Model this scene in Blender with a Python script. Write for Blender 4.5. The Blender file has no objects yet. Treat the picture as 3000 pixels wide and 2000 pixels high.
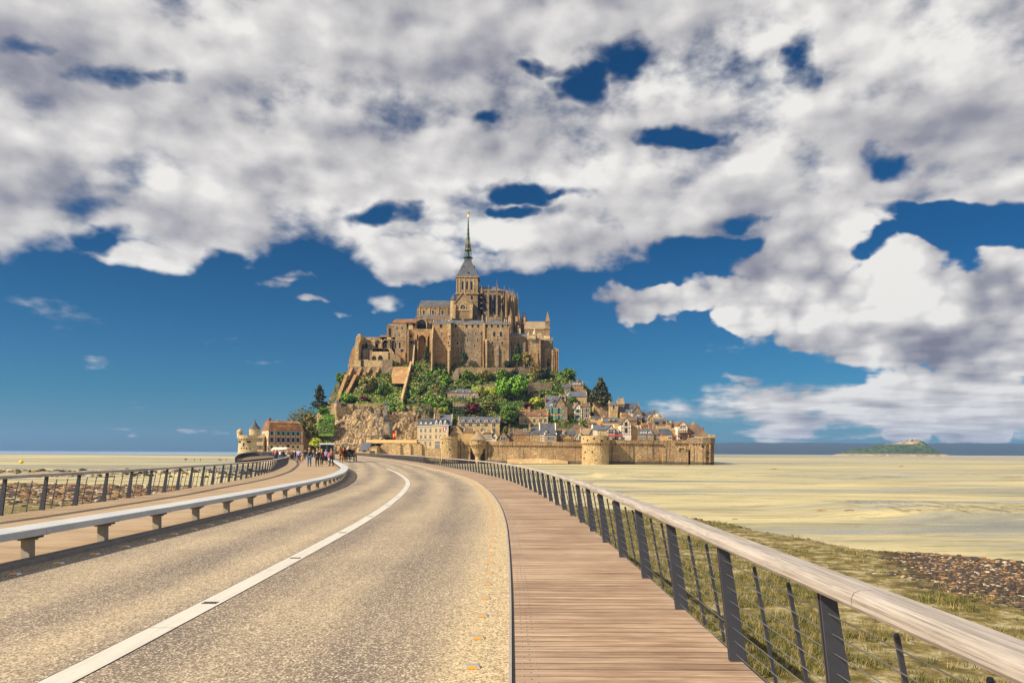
import bpy, bmesh, math, random
from mathutils import Vector, Matrix, noise
R=math.radians; random.seed(7)
S=bpy.context.scene; COL=S.collection
F=2000.0; CH=1.55; SAND=-3.55
def hy(px): return 1319.5+0.0045*px
def P(px,py,D): return Vector(((px-1500)/F*D, D, CH+(hy(px)-py)/F*D))
def sstep(a,b,x):
    t=max(0,min(1,(x-a)/(b-a))); return t*t*(3-2*t)
def lerp(a,b,t): return a+(b-a)*t
def interp(tab,x):
    if x<=tab[0][0]: return tab[0][1]
    for (a,b),(c,d) in zip(tab,tab[1:]):
        if x<=c: return lerp(b,d,(x-a)/(c-a))
    return tab[-1][1]
def smooth_interp(tab,x):
    n=len(tab)
    if x<=tab[0][0]: return tab[0][1]
    if x>=tab[-1][0]: return tab[-1][1]
    for i in range(n-1):
        if x<=tab[i+1][0]:
            x0,y0=tab[i];x1,y1=tab[i+1];h=x1-x0;t=(x-x0)/h
            m0=(y1-tab[i-1][1])/(x1-tab[i-1][0]) if i>0 else (y1-y0)/h
            m1=(tab[i+2][1]-y0)/(tab[i+2][0]-x0) if i<n-2 else (y1-y0)/h
            return (2*t**3-3*t*t+1)*y0+(t**3-2*t*t+t)*h*m0+(-2*t**3+3*t*t)*y1+(t**3-t*t)*h*m1
# crop frames used when measuring
def crop(ox,oy,s): return (lambda x:ox+x*s),(lambda y:oy+y*s)
FR={'A':(980,820,.1913),'B':(1240,820,.19134),'C':(680,1130,.1722),'D':(960,1060,.1913),'E':(1280,1060,.1913),
    'F':(1560,1080,.185),'G':(1780,1140,.15304),'H':(1300,590,.2105),'K':(820,1270,.12755)}
# ---------------------------------------------------------------- mesh helper
class MB:
    def __init__(s): s.v=[];s.f=[];s.m=[];s.uv=[];s.mi=0
    def face(s,idx,m=None): s.f.append(idx); s.m.append(s.mi if m is None else m)
    def add(s,vs,fs,m=None):
        o=len(s.v); s.v+= [Vector(v) for v in vs]
        for f in fs: s.face([o+i for i in f],m)
        return s
    def box(s,x0,x1,y0,y1,z0,z1,m=None):
        vs=[(x0,y0,z0),(x1,y0,z0),(x1,y1,z0),(x0,y1,z0),(x0,y0,z1),(x1,y0,z1),(x1,y1,z1),(x0,y1,z1)]
        return s.add(vs,[(0,3,2,1),(4,5,6,7),(0,1,5,4),(1,2,6,5),(2,3,7,6),(3,0,4,7)],m)
    def hexa(s,vs,m=None):
        return s.add(vs,[(0,3,2,1),(4,5,6,7),(0,1,5,4),(1,2,6,5),(2,3,7,6),(3,0,4,7)],m)
    def prismX(s,poly,x0,x1,m=None):   # poly in (y,z), extruded along x
        n=len(poly); vs=[(x0,a,b) for a,b in poly]+[(x1,a,b) for a,b in poly]
        fs=[tuple(range(n)),tuple(range(2*n-1,n-1,-1))]+[(i,i+n,(i+1)%n+n,(i+1)%n) for i in range(n)]
        return s.add(vs,fs,m)
    def prismY(s,poly,y0,y1,m=None):   # poly in (x,z), extruded along y
        n=len(poly); vs=[(a,y0,b) for a,b in poly]+[(a,y1,b) for a,b in poly]
        fs=[tuple(range(n)),tuple(range(2*n-1,n-1,-1))]+[(i,i+n,(i+1)%n+n,(i+1)%n) for i in range(n)]
        return s.add(vs,fs,m)
    def prismZ(s,poly,z0,z1,m=None):
        n=len(poly); vs=[(a,b,z0) for a,b in poly]+[(a,b,z1) for a,b in poly]
        fs=[tuple(range(n-1,-1,-1)),tuple(range(n,2*n))]+[(i,(i+1)%n,(i+1)%n+n,i+n) for i in range(n)]
        return s.add(vs,fs,m)
    def lathe(s,cx,cy,prof,n=20,m=None,a0=0.0,cap=True):   # prof list of (r,z)
        vs=[];fs=[]
        for r,z in prof:
            for i in range(n):
                a=a0+2*math.pi*i/n; vs.append((cx+r*math.cos(a),cy+r*math.sin(a),z))
        for k in range(len(prof)-1):
            for i in range(n):
                j=(i+1)%n; fs.append((k*n+i,k*n+j,(k+1)*n+j,(k+1)*n+i))
        if cap:
            fs.append(tuple(range(n-1,-1,-1))); fs.append(tuple((len(prof)-1)*n+i for i in range(n)))
        return s.add(vs,fs,m)
    def tube(s,p,q,r0,r1=None,n=8,m=None):
        p=Vector(p);q=Vector(q); r1=r0 if r1 is None else r1
        d=(q-p); 
        if d.length<1e-6: return s
        d.normalize(); u=d.orthogonal().normalized(); w=d.cross(u)
        vs=[];
        for c,r in ((p,r0),(q,r1)):
            for i in range(n):
                a=2*math.pi*i/n; vs.append(c+u*(r*math.cos(a))+w*(r*math.sin(a)))
        fs=[(i,(i+1)%n,(i+1)%n+n,i+n) for i in range(n)]+[tuple(range(n-1,-1,-1)),tuple(range(n,2*n))]
        return s.add(vs,fs,m)
    def pyr(s,x0,x1,y0,y1,z0,ax,ay,z1,m=None,tx=0.02):
        vs=[(x0,y0,z0),(x1,y0,z0),(x1,y1,z0),(x0,y1,z0),(ax-tx,ay-tx,z1),(ax+tx,ay-tx,z1),(ax+tx,ay+tx,z1),(ax-tx,ay+tx,z1)]
        return s.hexa(vs,m)
    def build(s,name,mats,parent=None,smooth=False,loc=None,rot=None):
        me=bpy.data.meshes.new(name); me.from_pydata([tuple(v) for v in s.v],[],s.f)
        if not isinstance(mats,(list,tuple)): mats=[mats]
        for m in mats: me.materials.append(m)
        if len(mats)>1: me.polygons.foreach_set('material_index',s.m)
        if smooth: me.polygons.foreach_set('use_smooth',[True]*len(s.f))
        me.update()
        bm=bmesh.new(); bm.from_mesh(me); bmesh.ops.recalc_face_normals(bm,faces=bm.faces) if len(s.f)<6000 else None; bm.to_mesh(me); bm.free()
        o=bpy.data.objects.new(name,me); COL.objects.link(o)
        if parent: o.parent=parent
        if loc is not None: o.location=loc
        if rot is not None: o.rotation_euler=(0,0,rot)
        return o
def tag(o,label=None,cat=None,group=None,kind=None):
    if label: o['label']=label
    if cat: o['category']=cat
    if group: o['group']=group
    if kind: o['kind']=kind
    return o
def empty(name,loc,rz=0,label=None,cat=None,group=None):
    o=bpy.data.objects.new(name,None); COL.objects.link(o); o.location=loc; o.rotation_euler=(0,0,rz)
    o.empty_display_size=.2
    return tag(o,label,cat,group)
KIDS={}
def copy_tree(o,parent=None):
    c=o.copy(); COL.objects.link(c)
    if parent: c.parent=parent
    for ch in list(o.children): copy_tree(ch,c)
    return c
# ---------------------------------------------------------------- node helper
class NT:
    def __init__(s,tree): s.t=tree; s.n=tree.nodes; s.l=tree.links
    def node(s,typ,ins=None,**kw):
        n=s.n.new(typ)
        for k,v in kw.items(): setattr(n,k,v)
        if ins:
            for k,v in ins.items():
                sock=n.inputs[k]
                if isinstance(v,bpy.types.NodeSocket): s.l.new(v,sock)
                else: sock.default_value=v
        return n
    def math(s,op,a,b=None,c=None,clamp=False):
        d={0:a}
        if b is not None: d[1]=b
        if c is not None: d[2]=c
        return s.node('ShaderNodeMath',d,operation=op,use_clamp=clamp).outputs[0]
    def vmath(s,op,a,b=None):
        d={0:a}
        if b is not None: d[1]=b
        n=s.node('ShaderNodeVectorMath',d,operation=op)
        return n.outputs[1] if op in('LENGTH','DOT_PRODUCT') else n.outputs[0]
    def noise(s,vec,scale=1,detail=4,rough=.55,dist=0,out=0,lac=2.0):
        n=s.node('ShaderNodeTexNoise',{'Scale':scale,'Detail':detail,'Roughness':rough,'Distortion':dist,'Lacunarity':lac})
        if vec is not None: s.l.new(vec,n.inputs['Vector'])
        return n.outputs[out]
    def voro(s,vec,scale=1,feature='F1',out=0,rnd=1):
        n=s.node('ShaderNodeTexVoronoi',{'Scale':scale,'Randomness':rnd},feature=feature)
        if vec is not None: s.l.new(vec,n.inputs['Vector'])
        return n.outputs[out]
    def ramp(s,fac,stops,interp='LINEAR'):
        n=s.n.new('ShaderNodeValToRGB'); n.color_ramp.interpolation=interp
        e=n.color_ramp.elements
        while len(e)<len(stops): e.new(0.5)
        for el,(p,c) in zip(e,stops):
            el.position=p; el.color=(c,c,c,1) if isinstance(c,(int,float)) else (*c,1)
        s.l.new(fac,n.inputs[0]); return n.outputs[0]
    def mr(s,v,a,b,c=0,d=1,smooth=False):
        n=s.node('ShaderNodeMapRange',{1:a,2:b,3:c,4:d},interpolation_type='SMOOTHSTEP' if smooth else 'LINEAR')
        if isinstance(v,bpy.types.NodeSocket): s.l.new(v,n.inputs[0])
        else: n.inputs[0].default_value=v
        return n.outputs[0]
    def mix(s,f,a,b,mode='MIX'):
        n=s.n.new('ShaderNodeMix'); n.data_type='RGBA'; n.blend_type=mode; n.clamp_factor=True
        for k,v in ((0,f),(6,a),(7,b)):
            sock=n.inputs[k]
            if isinstance(v,bpy.types.NodeSocket): s.l.new(v,sock)
            elif k and len(v)==3: sock.default_value=(*v,1)
            else: sock.default_value=v
        return n.outputs[2]
    def mapv(s,vec,scale=(1,1,1),loc=(0,0,0),rot=(0,0,0)):
        n=s.node('ShaderNodeMapping',{'Vector':vec}); n.inputs['Scale'].default_value=scale; n.inputs['Location'].default_value=loc; n.inputs['Rotation'].default_value=rot
        return n.outputs[0]
    def bump(s,h,strength=.3,dist=.02,normal=None):
        n=s.node('ShaderNodeBump',{'Strength':strength,'Distance':dist,'Height':h})
        if normal is not None: s.l.new(normal,n.inputs['Normal'])
        return n.outputs[0]
MATS={}
def newmat(name):
    m=bpy.data.materials.new(name); m.use_nodes=True; t=NT(m.node_tree)
    b=m.node_tree.nodes['Principled BSDF']; MATS[name]=m
    tc=t.n.new('ShaderNodeTexCoord')
    return m,t,b,tc
def flat(name,col,rough=.6,metal=0,var=.25,scale=3,bump=0):
    m,t,b,tc=newmat(name)
    n=t.noise(tc.outputs['Object'],scale,4,.6)
    c=t.mix(n,tuple(x*(1-var) for x in col),tuple(min(1,x*(1+var)) for x in col))
    t.l.new(c,b.inputs['Base Color']); b.inputs['Roughness'].default_value=rough; b.inputs['Metallic'].default_value=metal
    if bump: t.l.new(t.bump(n,bump,.01),b.inputs['Normal'])
    return m
def stone(name,c1,c2,c3,streak=.5,big=.12,small=.9,rough=.9,orange=.0,tide=False):
    m,t,b,tc=newmat(name); v=tc.outputs['Object']
    n1=t.noise(v,big,5,.65); n2=t.noise(v,small,6,.75); n3=t.noise(t.mapv(v,(1.2,1.2,.12)),.8,4,.6)
    base=t.ramp(n1,[(.3,c1),(.5,c2),(.7,c3)])
    cell=t.math('MULTIPLY_ADD',t.node('ShaderNodeSeparateColor',{0:t.voro(t.mapv(v,(1,1,1.9)),.85,out=1)}).outputs[0],.55,.25)
    base=t.mix(.5,base,cell,'SOFT_LIGHT')
    base=t.mix(t.mr(n2,.42,.60,0,.75),base,tuple(x*.40 for x in c2),'MIX')
    base=t.mix(t.mr(n2,.55,.72,0,.55),base,tuple(min(1,x*1.5) for x in c3),'MIX')
    base=t.mix(t.mr(n3,.56,.72,0,streak),base,(.05,.038,.03))
    if orange: base=t.mix(t.mr(t.noise(v,.35,4,.6),.55,.7,0,orange),base,(.55,.25,.05))
    if tide:
        z_=t.node('ShaderNodeSeparateXYZ',{0:t.n.new('ShaderNodeNewGeometry').outputs['Position']}).outputs[2]
        base=t.mix(t.mr(t.math('ADD',z_,t.math('MULTIPLY',n1,2.0)),-.9,-1.9,0,.85),base,(.05,.045,.03))
        s3=t.noise(t.mapv(v,(1.1,1.1,.05)),.9,3,.6); base=t.mix(t.mr(s3,.56,.66,0,.7),base,(.06,.045,.035))
    t.l.new(base,b.inputs['Base Color']); b.inputs['Roughness'].default_value=rough
    t.l.new(t.bump(t.math('ADD',n2,t.voro(v,1.3)),.7,.25),b.inputs['Normal'])
    return m
def roofm(name,c1,c2,lichen=None,amt=.5):
    m,t,b,tc=newmat(name); v=tc.outputs['Object']
    n1=t.noise(v,.3,5,.7); n2=t.noise(t.mapv(v,(1,1,3)),2.2,4,.7)
    base=t.ramp(n1,[(.3,c1),(.7,c2)]); base=t.mix(t.mr(n2,.35,.7,0,.5),base,tuple(x*.5 for x in c1))
    if lichen: base=t.mix(t.mr(t.noise(v,.22,5,.7),.48,.62,0,amt),base,lichen)
    t.l.new(base,b.inputs['Base Color']); b.inputs['Roughness'].default_value=.75
    t.l.new(t.bump(n2,.4,.06),b.inputs['Normal']); return m
ST=stone('stone_brown',(.19,.12,.06),(.345,.23,.12),(.52,.37,.21))
STR=stone('rampart_stone',(.24,.155,.075),(.39,.26,.135),(.53,.37,.20),.9,tide=True)
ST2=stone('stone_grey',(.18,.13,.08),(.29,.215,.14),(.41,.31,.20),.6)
STG=stone('stone_gold',(.36,.245,.11),(.54,.38,.19),(.68,.51,.27),.5)
STP=stone('stone_pale',(.44,.34,.19),(.62,.49,.29),(.74,.62,.40),.4)
STO=stone('stone_orange',(.27,.145,.065),(.42,.245,.105),(.56,.35,.15),.4,orange=.5)
WHT=flat('white_render',(.74,.66,.52),.8,var=.12,scale=.4)
CRM=flat('cream_render',(.60,.47,.28),.8,var=.18,scale=.4)
YEL=flat('ochre_render',(.55,.36,.14),.8,var=.2,scale=.4)
SLT=roofm('slate_roof',(.055,.06,.085),(.11,.12,.16),(.20,.16,.11),.35)
SLB=roofm('slate_blue_roof',(.07,.085,.12),(.15,.17,.22))
RBR=roofm('brown_tile_roof',(.11,.07,.05),(.20,.135,.095),(.30,.19,.08),.4)
ROR=roofm('orange_lichen_roof',(.13,.07,.04),(.24,.12,.06),(.46,.19,.04),.8)
RST=roofm('stone_slab_roof',(.24,.17,.10),(.38,.28,.17),(.46,.33,.15),.4)
GLS=flat('window_glass',(.025,.03,.04),.12,var=.3)
FRM=flat('pale_frame',(.55,.5,.42),.6)
WFR=flat('white_frame',(.8,.78,.74),.5,var=.05)
GRN=flat('green_shutter',(.10,.26,.22),.6)
RED=flat('red_paint',(.42,.03,.03),.5)
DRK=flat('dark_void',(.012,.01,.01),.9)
WOODD=flat('dark_timber',(.10,.05,.03),.7)
BRK=flat('brick_red',(.26,.11,.065),.85,var=.3,scale=2)
COP=flat('green_copper',(.025,.065,.05),.5,.4,var=.5,scale=2)
GLD=flat('gilded_metal',(.9,.55,.08),.25,.9,var=.1)
LEAD=flat('lead_grey',(.18,.2,.24),.5,.3)
# ---------------------------------------------------------------- camera
cam=bpy.data.cameras.new('camera'); co=bpy.data.objects.new('camera',cam); COL.objects.link(co)
cam.sensor_width=36; cam.lens=24; cam.clip_start=.05; cam.clip_end=60000
co.location=(0,0,CH); 
ROLL=math.atan(.0045)
co.rotation_euler=(Matrix.Rotation(R(90),4,'X')@Matrix.Rotation(ROLL,4,'Z')).to_euler()
cam.shift_y=(1326.25-1000)/3000
S.camera=co
# ---------------------------------------------------------------- light
SUN_EL=R(37); SUN_AZ=R(29)   # azimuth: degrees from -X towards the camera side (-Y)
sd=Vector((-math.cos(SUN_EL)*math.cos(SUN_AZ),-math.cos(SUN_EL)*math.sin(SUN_AZ),math.sin(SUN_EL)))
sl=bpy.data.lights.new('sun','SUN'); so=bpy.data.objects.new('sun',sl); COL.objects.link(so)
sl.energy=5.0; sl.angle=R(.5); sl.color=(1,.85,.63)
so.rotation_euler=sd.to_track_quat('Z','Y').to_euler(); so.location=(-100,-50,100)
w=bpy.data.worlds.new('World'); S.world=w; w.use_nodes=True
t=NT(w.node_tree); t.n.clear()
out=t.n.new('ShaderNodeOutputWorld')
tc=t.n.new('ShaderNodeTexCoord'); d=tc.outputs['Generated']
sky=t.n.new('ShaderNodeTexSky'); sky.sky_type='NISHITA'; sky.sun_disc=False; sky.sun_elevation=SUN_EL
sky.sun_rotation=math.atan2(sd.x,sd.y); sky.air_density=1.0; sky.dust_density=.6; sky.ozone_density=4.0; sky.altitude=0
sep=t.node('ShaderNodeSeparateXYZ',{0:d}); X,Y,Z=sep.outputs
ay=t.math('MAXIMUM',t.math('ABSOLUTE',Y),.12)
U=t.math('MULTIPLY',t.math('DIVIDE',X,ay),2000); V=t.math('MULTIPLY',t.math('DIVIDE',Z,ay),2000)
uv=t.node('ShaderNodeCombineXYZ',{0:U,1:V,2:0}).outputs[0]
# warp so that outlines are ragged
wn=t.noise(d,7,4,.6,out=1)
warp=t.vmath('MULTIPLY',t.vmath('SUBTRACT',wn,(.5,.5,.5)),(330,190,0))
uvw=t.vmath('ADD',uv,warp)
zz=t.math('ADD',t.math('MAXIMUM',Z,0),.10)
pl=t.node('ShaderNodeCombineXYZ',{0:t.math('DIVIDE',X,zz),1:t.math('DIVIDE',t.math('ABSOLUTE',Y),zz),2:0}).outputs[0]
g=bpy.data.node_groups.new('cloud_blob','ShaderNodeTree')
for nm,ty in (('P','NodeSocketVector'),('C','NodeSocketVector'),('I','NodeSocketVector')): g.interface.new_socket(nm,in_out='INPUT',socket_type=ty)
g.interface.new_socket('A',in_out='INPUT',socket_type='NodeSocketFloat'); g.interface.new_socket('S',in_out='INPUT',socket_type='NodeSocketFloat')
g.interface.new_socket('O',in_out='OUTPUT',socket_type='NodeSocketFloat')
gt=NT(g); gi=g.nodes.new('NodeGroupInput'); go=g.nodes.new('NodeGroupOutput')
q_=gt.node('ShaderNodeVectorMath',{0:gi.outputs['P'],1:gi.outputs['I'],2:gi.outputs['C']},operation='MULTIPLY_ADD').outputs[0]
ft=gt.mr(gt.vmath('DOT_PRODUCT',q_,q_),2.1,.05,0,1)
g.links.new(gt.math('MULTIPLY_ADD',ft,gi.outputs['A'],gi.outputs['S']),go.inputs[0])
def blobs(p,lst,start):
    acc=start
    for (x,y,rx,ry,a) in lst:   # measured in 2352-wide frame
        n=t.n.new('ShaderNodeGroup'); n.node_tree=g
        k=1.27551; px=x*k; py=y*k
        t.l.new(p,n.inputs['P']); n.inputs['C'].default_value=(-(px-1500)/(rx*k),-(hy(px)-py)/(ry*k),0)
        n.inputs['I'].default_value=(1/(rx*k),1/(ry*k),0); n.inputs['A'].default_value=a
        if isinstance(acc,(int,float)): n.inputs['S'].default_value=acc
        else: t.l.new(acc,n.inputs['S'])
        acc=n.outputs[0]
    return acc
# overcast deck: rises from just above V=600
sepw=t.node('ShaderNodeSeparateXYZ',{0:uvw}); Vw=sepw.outputs[1]; Uw=sepw.outputs[0]
edge=t.math('ADD',Vw,t.math('MULTIPLY',Uw,-.02))
deck=t.mr(edge,525,660,-.75,.55,True)
holes=[(250,165,90,30,-.8),(400,165,60,22,-.6),(40,95,60,22,-.8),(1400,115,80,46,-.85),(1330,180,44,36,-.75),(1240,158,50,14,-.55),(1835,130,30,66,-.7),(1540,308,85,22,-1.0),
 (2030,382,62,38,-1.0),(1215,432,60,26,-.85),(1320,440,60,14,-.5),(1155,478,40,14,-.8),(858,502,78,24,-1.0),(275,545,80,26,-1.0),(1690,508,60,20,-.75),(1790,500,30,26,-.5),
 (2250,486,190,20,-1.1),(2250,530,180,32,-1.5),(2010,560,60,24,-1.0),(1850,560,40,20,-.2),(1620,575,120,22,-.7),(500,590,60,24,-.5),(1200,690,60,60,-.5),
 (60,28,60,22,-.5),(1130,280,34,14,-.6),
 (350,592,125,30,.95),(955,612,120,40,1.15),(880,690,52,20,1.15),(1160,622,65,34,1.0),(1400,590,130,40,.5),(990,640,110,30,.8),
 (675,637,55,11,1.0),(630,652,55,10,.7),(705,694,45,10,1.2),(770,719,35,7,.9),
 (1480,700,110,30,1.5),(1640,690,110,40,1.35),(1470,742,60,18,1.3),(1760,640,70,60,1.3),(1900,620,120,80,1.3),(2100,605,80,62,1.5),(2330,655,120,80,1.7),(1950,730,220,60,1.4),
 (2150,760,260,90,1.6),(2300,770,160,90,1.8),(2060,700,180,70,.9),(1900,800,80,40,1.0),(1690,745,60,20,1.1),
 (1710,868,50,9,.9),(2000,910,380,30,1.05),(2250,930,240,50,1.15),(1800,950,300,34,.95),(2110,985,300,34,1.0),(2090,1002,30,26,1.1),(2310,1000,30,22,1.1),(2240,1008,34,16,1.0),(2170,1010,30,12,.8),
 (470,1008,40,9,.8),(530,1004,26,7,.6),(320,1012,18,5,.6),(170,610,40,8,.4),(470,772,50,9,.3)]
mask=blobs(uvw,holes,deck)
def fbm(off,det=5):
    a=t.noise(t.vmath('ADD',pl,(off[0],off[1],1.3)),1.7,det,.54,0)
    b=t.noise(t.vmath('ADD',t.mapv(d,(1,1,1.6)),(off[2],0,off[3])),9,det,.55,0)
    return t.math('ADD',t.math('MULTIPLY',a,.42),t.math('MULTIPLY',b,.58))
n0=fbm((0,0,0,0)); n0s=fbm((0,0,0,0),2); n1=fbm((-.17,.13,-.018,.018),2)
cm=blobs(uv,[(2080,680,330,190,1.0),(1600,700,260,90,.8),(2300,700,200,200,.6)],0.0); cm=t.math('MINIMUM',cm,1.0)
dw=t.vmath('ADD',d,t.vmath('MULTIPLY',t.vmath('SUBTRACT',wn,(.5,.5,.5)),(.06,.06,.06)))
b1=t.voro(t.mapv(dw,(1,1,1.25)),15,out=0); b2=t.voro(dw,38,out=0)
bil=t.math('SUBTRACT',.62,t.math('ADD',t.math('MULTIPLY',b1,.75),t.math('MULTIPLY',b2,.35)))
bw=t.math('MULTIPLY_ADD',cm,1.0,.30)
bilw=t.math('MULTIPLY',bil,bw)
den=t.math('ADD',t.math('ADD',mask,t.math('MULTIPLY',bilw,1.1)),t.math('MULTIPLY',t.math('SUBTRACT',n0,.5),4.6))
alpha=t.node('ShaderNodeMapRange',{0:den,1:-.28,2:t.math('MULTIPLY_ADD',cm,-.42,.55),3:0,4:1},interpolation_type='SMOOTHSTEP').outputs[0]
alpha=t.math('MULTIPLY',alpha,t.mr(Z,.0,.02,0,1,True))
lit=t.math('ADD',t.math('MULTIPLY',t.math('SUBTRACT',n0s,n1),2.9),t.math('ADD',t.math('MULTIPLY',t.math('SUBTRACT',n0,n0s),2.2),t.math('MULTIPLY',t.math('SUBTRACT',bilw,t.math('MULTIPLY',cm,.10)),1.0)))
big=t.noise(t.vmath('ADD',pl,(4.4,2.2,0)),1.1,2,.5,0)
br=t.math('ADD',t.math('ADD',lit,.70),t.math('MULTIPLY',t.math('SUBTRACT',.52,big),1.15))
br=t.math('SUBTRACT',br,t.mr(V,800,1500,0,.10))
cum=blobs(uvw,[(2130,620,300,120,.14),(2150,800,330,60,-.04),(1560,700,160,50,.14),(950,620,150,60,.15),(2150,110,180,70,.40),(2250,840,260,36,-.15),(2000,950,600,60,.10),(200,120,260,100,-.10),(1330,30,400,120,-.10),(2260,210,200,70,-.2)],0.0)
br=t.math('ADD',br,cum)
ccol=t.ramp(br,[(.0,(.21,.215,.27)),(.30,(.32,.32,.37)),(.58,(.52,.51,.52)),(.84,(.73,.705,.69)),(1,(.88,.86,.82))])
tint=t.ramp(t.mr(V,0,620),[(0,(.175,.375,.52)),(.06,(.165,.365,.51)),(.3,(.10,.32,.44)),(1,(.036,.22,.35))])
skyc=t.mix(1.0,sky.outputs[0],tint,'MULTIPLY')
K=t.n.new('ShaderNodeVectorMath'); K.operation='SCALE'; t.l.new(ccol,K.inputs[0]); K.inputs['Scale'].default_value=6.5
col=t.mix(alpha,skyc,K.outputs[0])
bg=t.node('ShaderNodeBackground',{'Color':col,'Strength':.1})
t.l.new(bg.outputs[0],out.inputs[0])
w.cycles.sampling_method='MANUAL'; w.cycles.sample_map_resolution=256
S.view_settings.view_transform='Standard'; S.view_settings.look='None'; S.view_settings.exposure=.62; S.view_settings.gamma=1
# ---------------------------------------------------------------- ground sheet
def seg_dist(x,y,a,b):
    ax,ay=a;bx,by=b; dx,dy=bx-ax,by-ay; t_=max(0,min(1,((x-ax)*dx+(y-ay)*dy)/(dx*dx+dy*dy)))
    return math.hypot(x-ax-t_*dx,y-ay-t_*dy)
SHORE=[(300,-40),(60,4),(40,15),(24,32.5),(19,38),(15,52),(9,64),(-2,75),(-20,76),(-120,60),(-300,30)]   # edge of the grassy bank
def shore_y(x):
    pts=sorted(SHORE); return interp(pts,x)
def ground_z(x,y,mask=False):
    z=SAND
    s_=shore_y(x)+2.5*noise.noise(Vector((x*.15,0,3.1)))
    bank=1-sstep(s_-1.0,s_+1.0,y)
    if mask: return bank
    z+= -.35*(1-bank) if y<400 else -.35*(1-sstep(400,700,y))
    if y<120: z+=.12*noise.noise(Vector((x*.25,y*.25,0)))*bank
    # mud banks out on the flats
    z+=.12*noise.noise(Vector((x*.02,y*.05,5)))
    if x>10 and 40<y<75:
        c=smooth_interp([(10,70),(28,62),(40,58),(60,54),(90,50),(200,46)],x)
        b=sstep(c-6,c-1,y)*(1-sstep(c+9,c+22,y))*sstep(24,38,x)
        z+=.85*b+ (.10*noise.noise(Vector((x*.9,y*.28,9)))+.06*noise.noise(Vector((x*2.3+y,y*.5,9))))*b
    if x>20 and 120<y<260:
        b=sstep(0,1,(y-150)/3.)*(1-sstep(0,1,(y-160)/50.)); z+=.5*b*(1+.8*noise.noise(Vector((x*.10,y*.2,2))))
    if x<-10 and 110<y<230:
        c=150+12*noise.noise(Vector((x*.02,0,1))); b=sstep(c-8,c-2,y)*(1-sstep(c+15,c+60,y)); z+=b*(.9+.7*noise.noise(Vector((x*.12,y*.12,2))))
    return z
def weed(x,y):
    if y<10 or y>44 or x<15: return 0.
    xl=interp([(22,18.2),(25.5,16.6),(29,17.2),(37,21)],y) if y>22 else 18.2+(22-y)*1.3
    s_=shore_y(x)-y
    return sstep(-1.5,1.0,x-xl+1.5*noise.noise(Vector((x*.5,y*.5,0))))*sstep(-.6,.2,s_)
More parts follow.
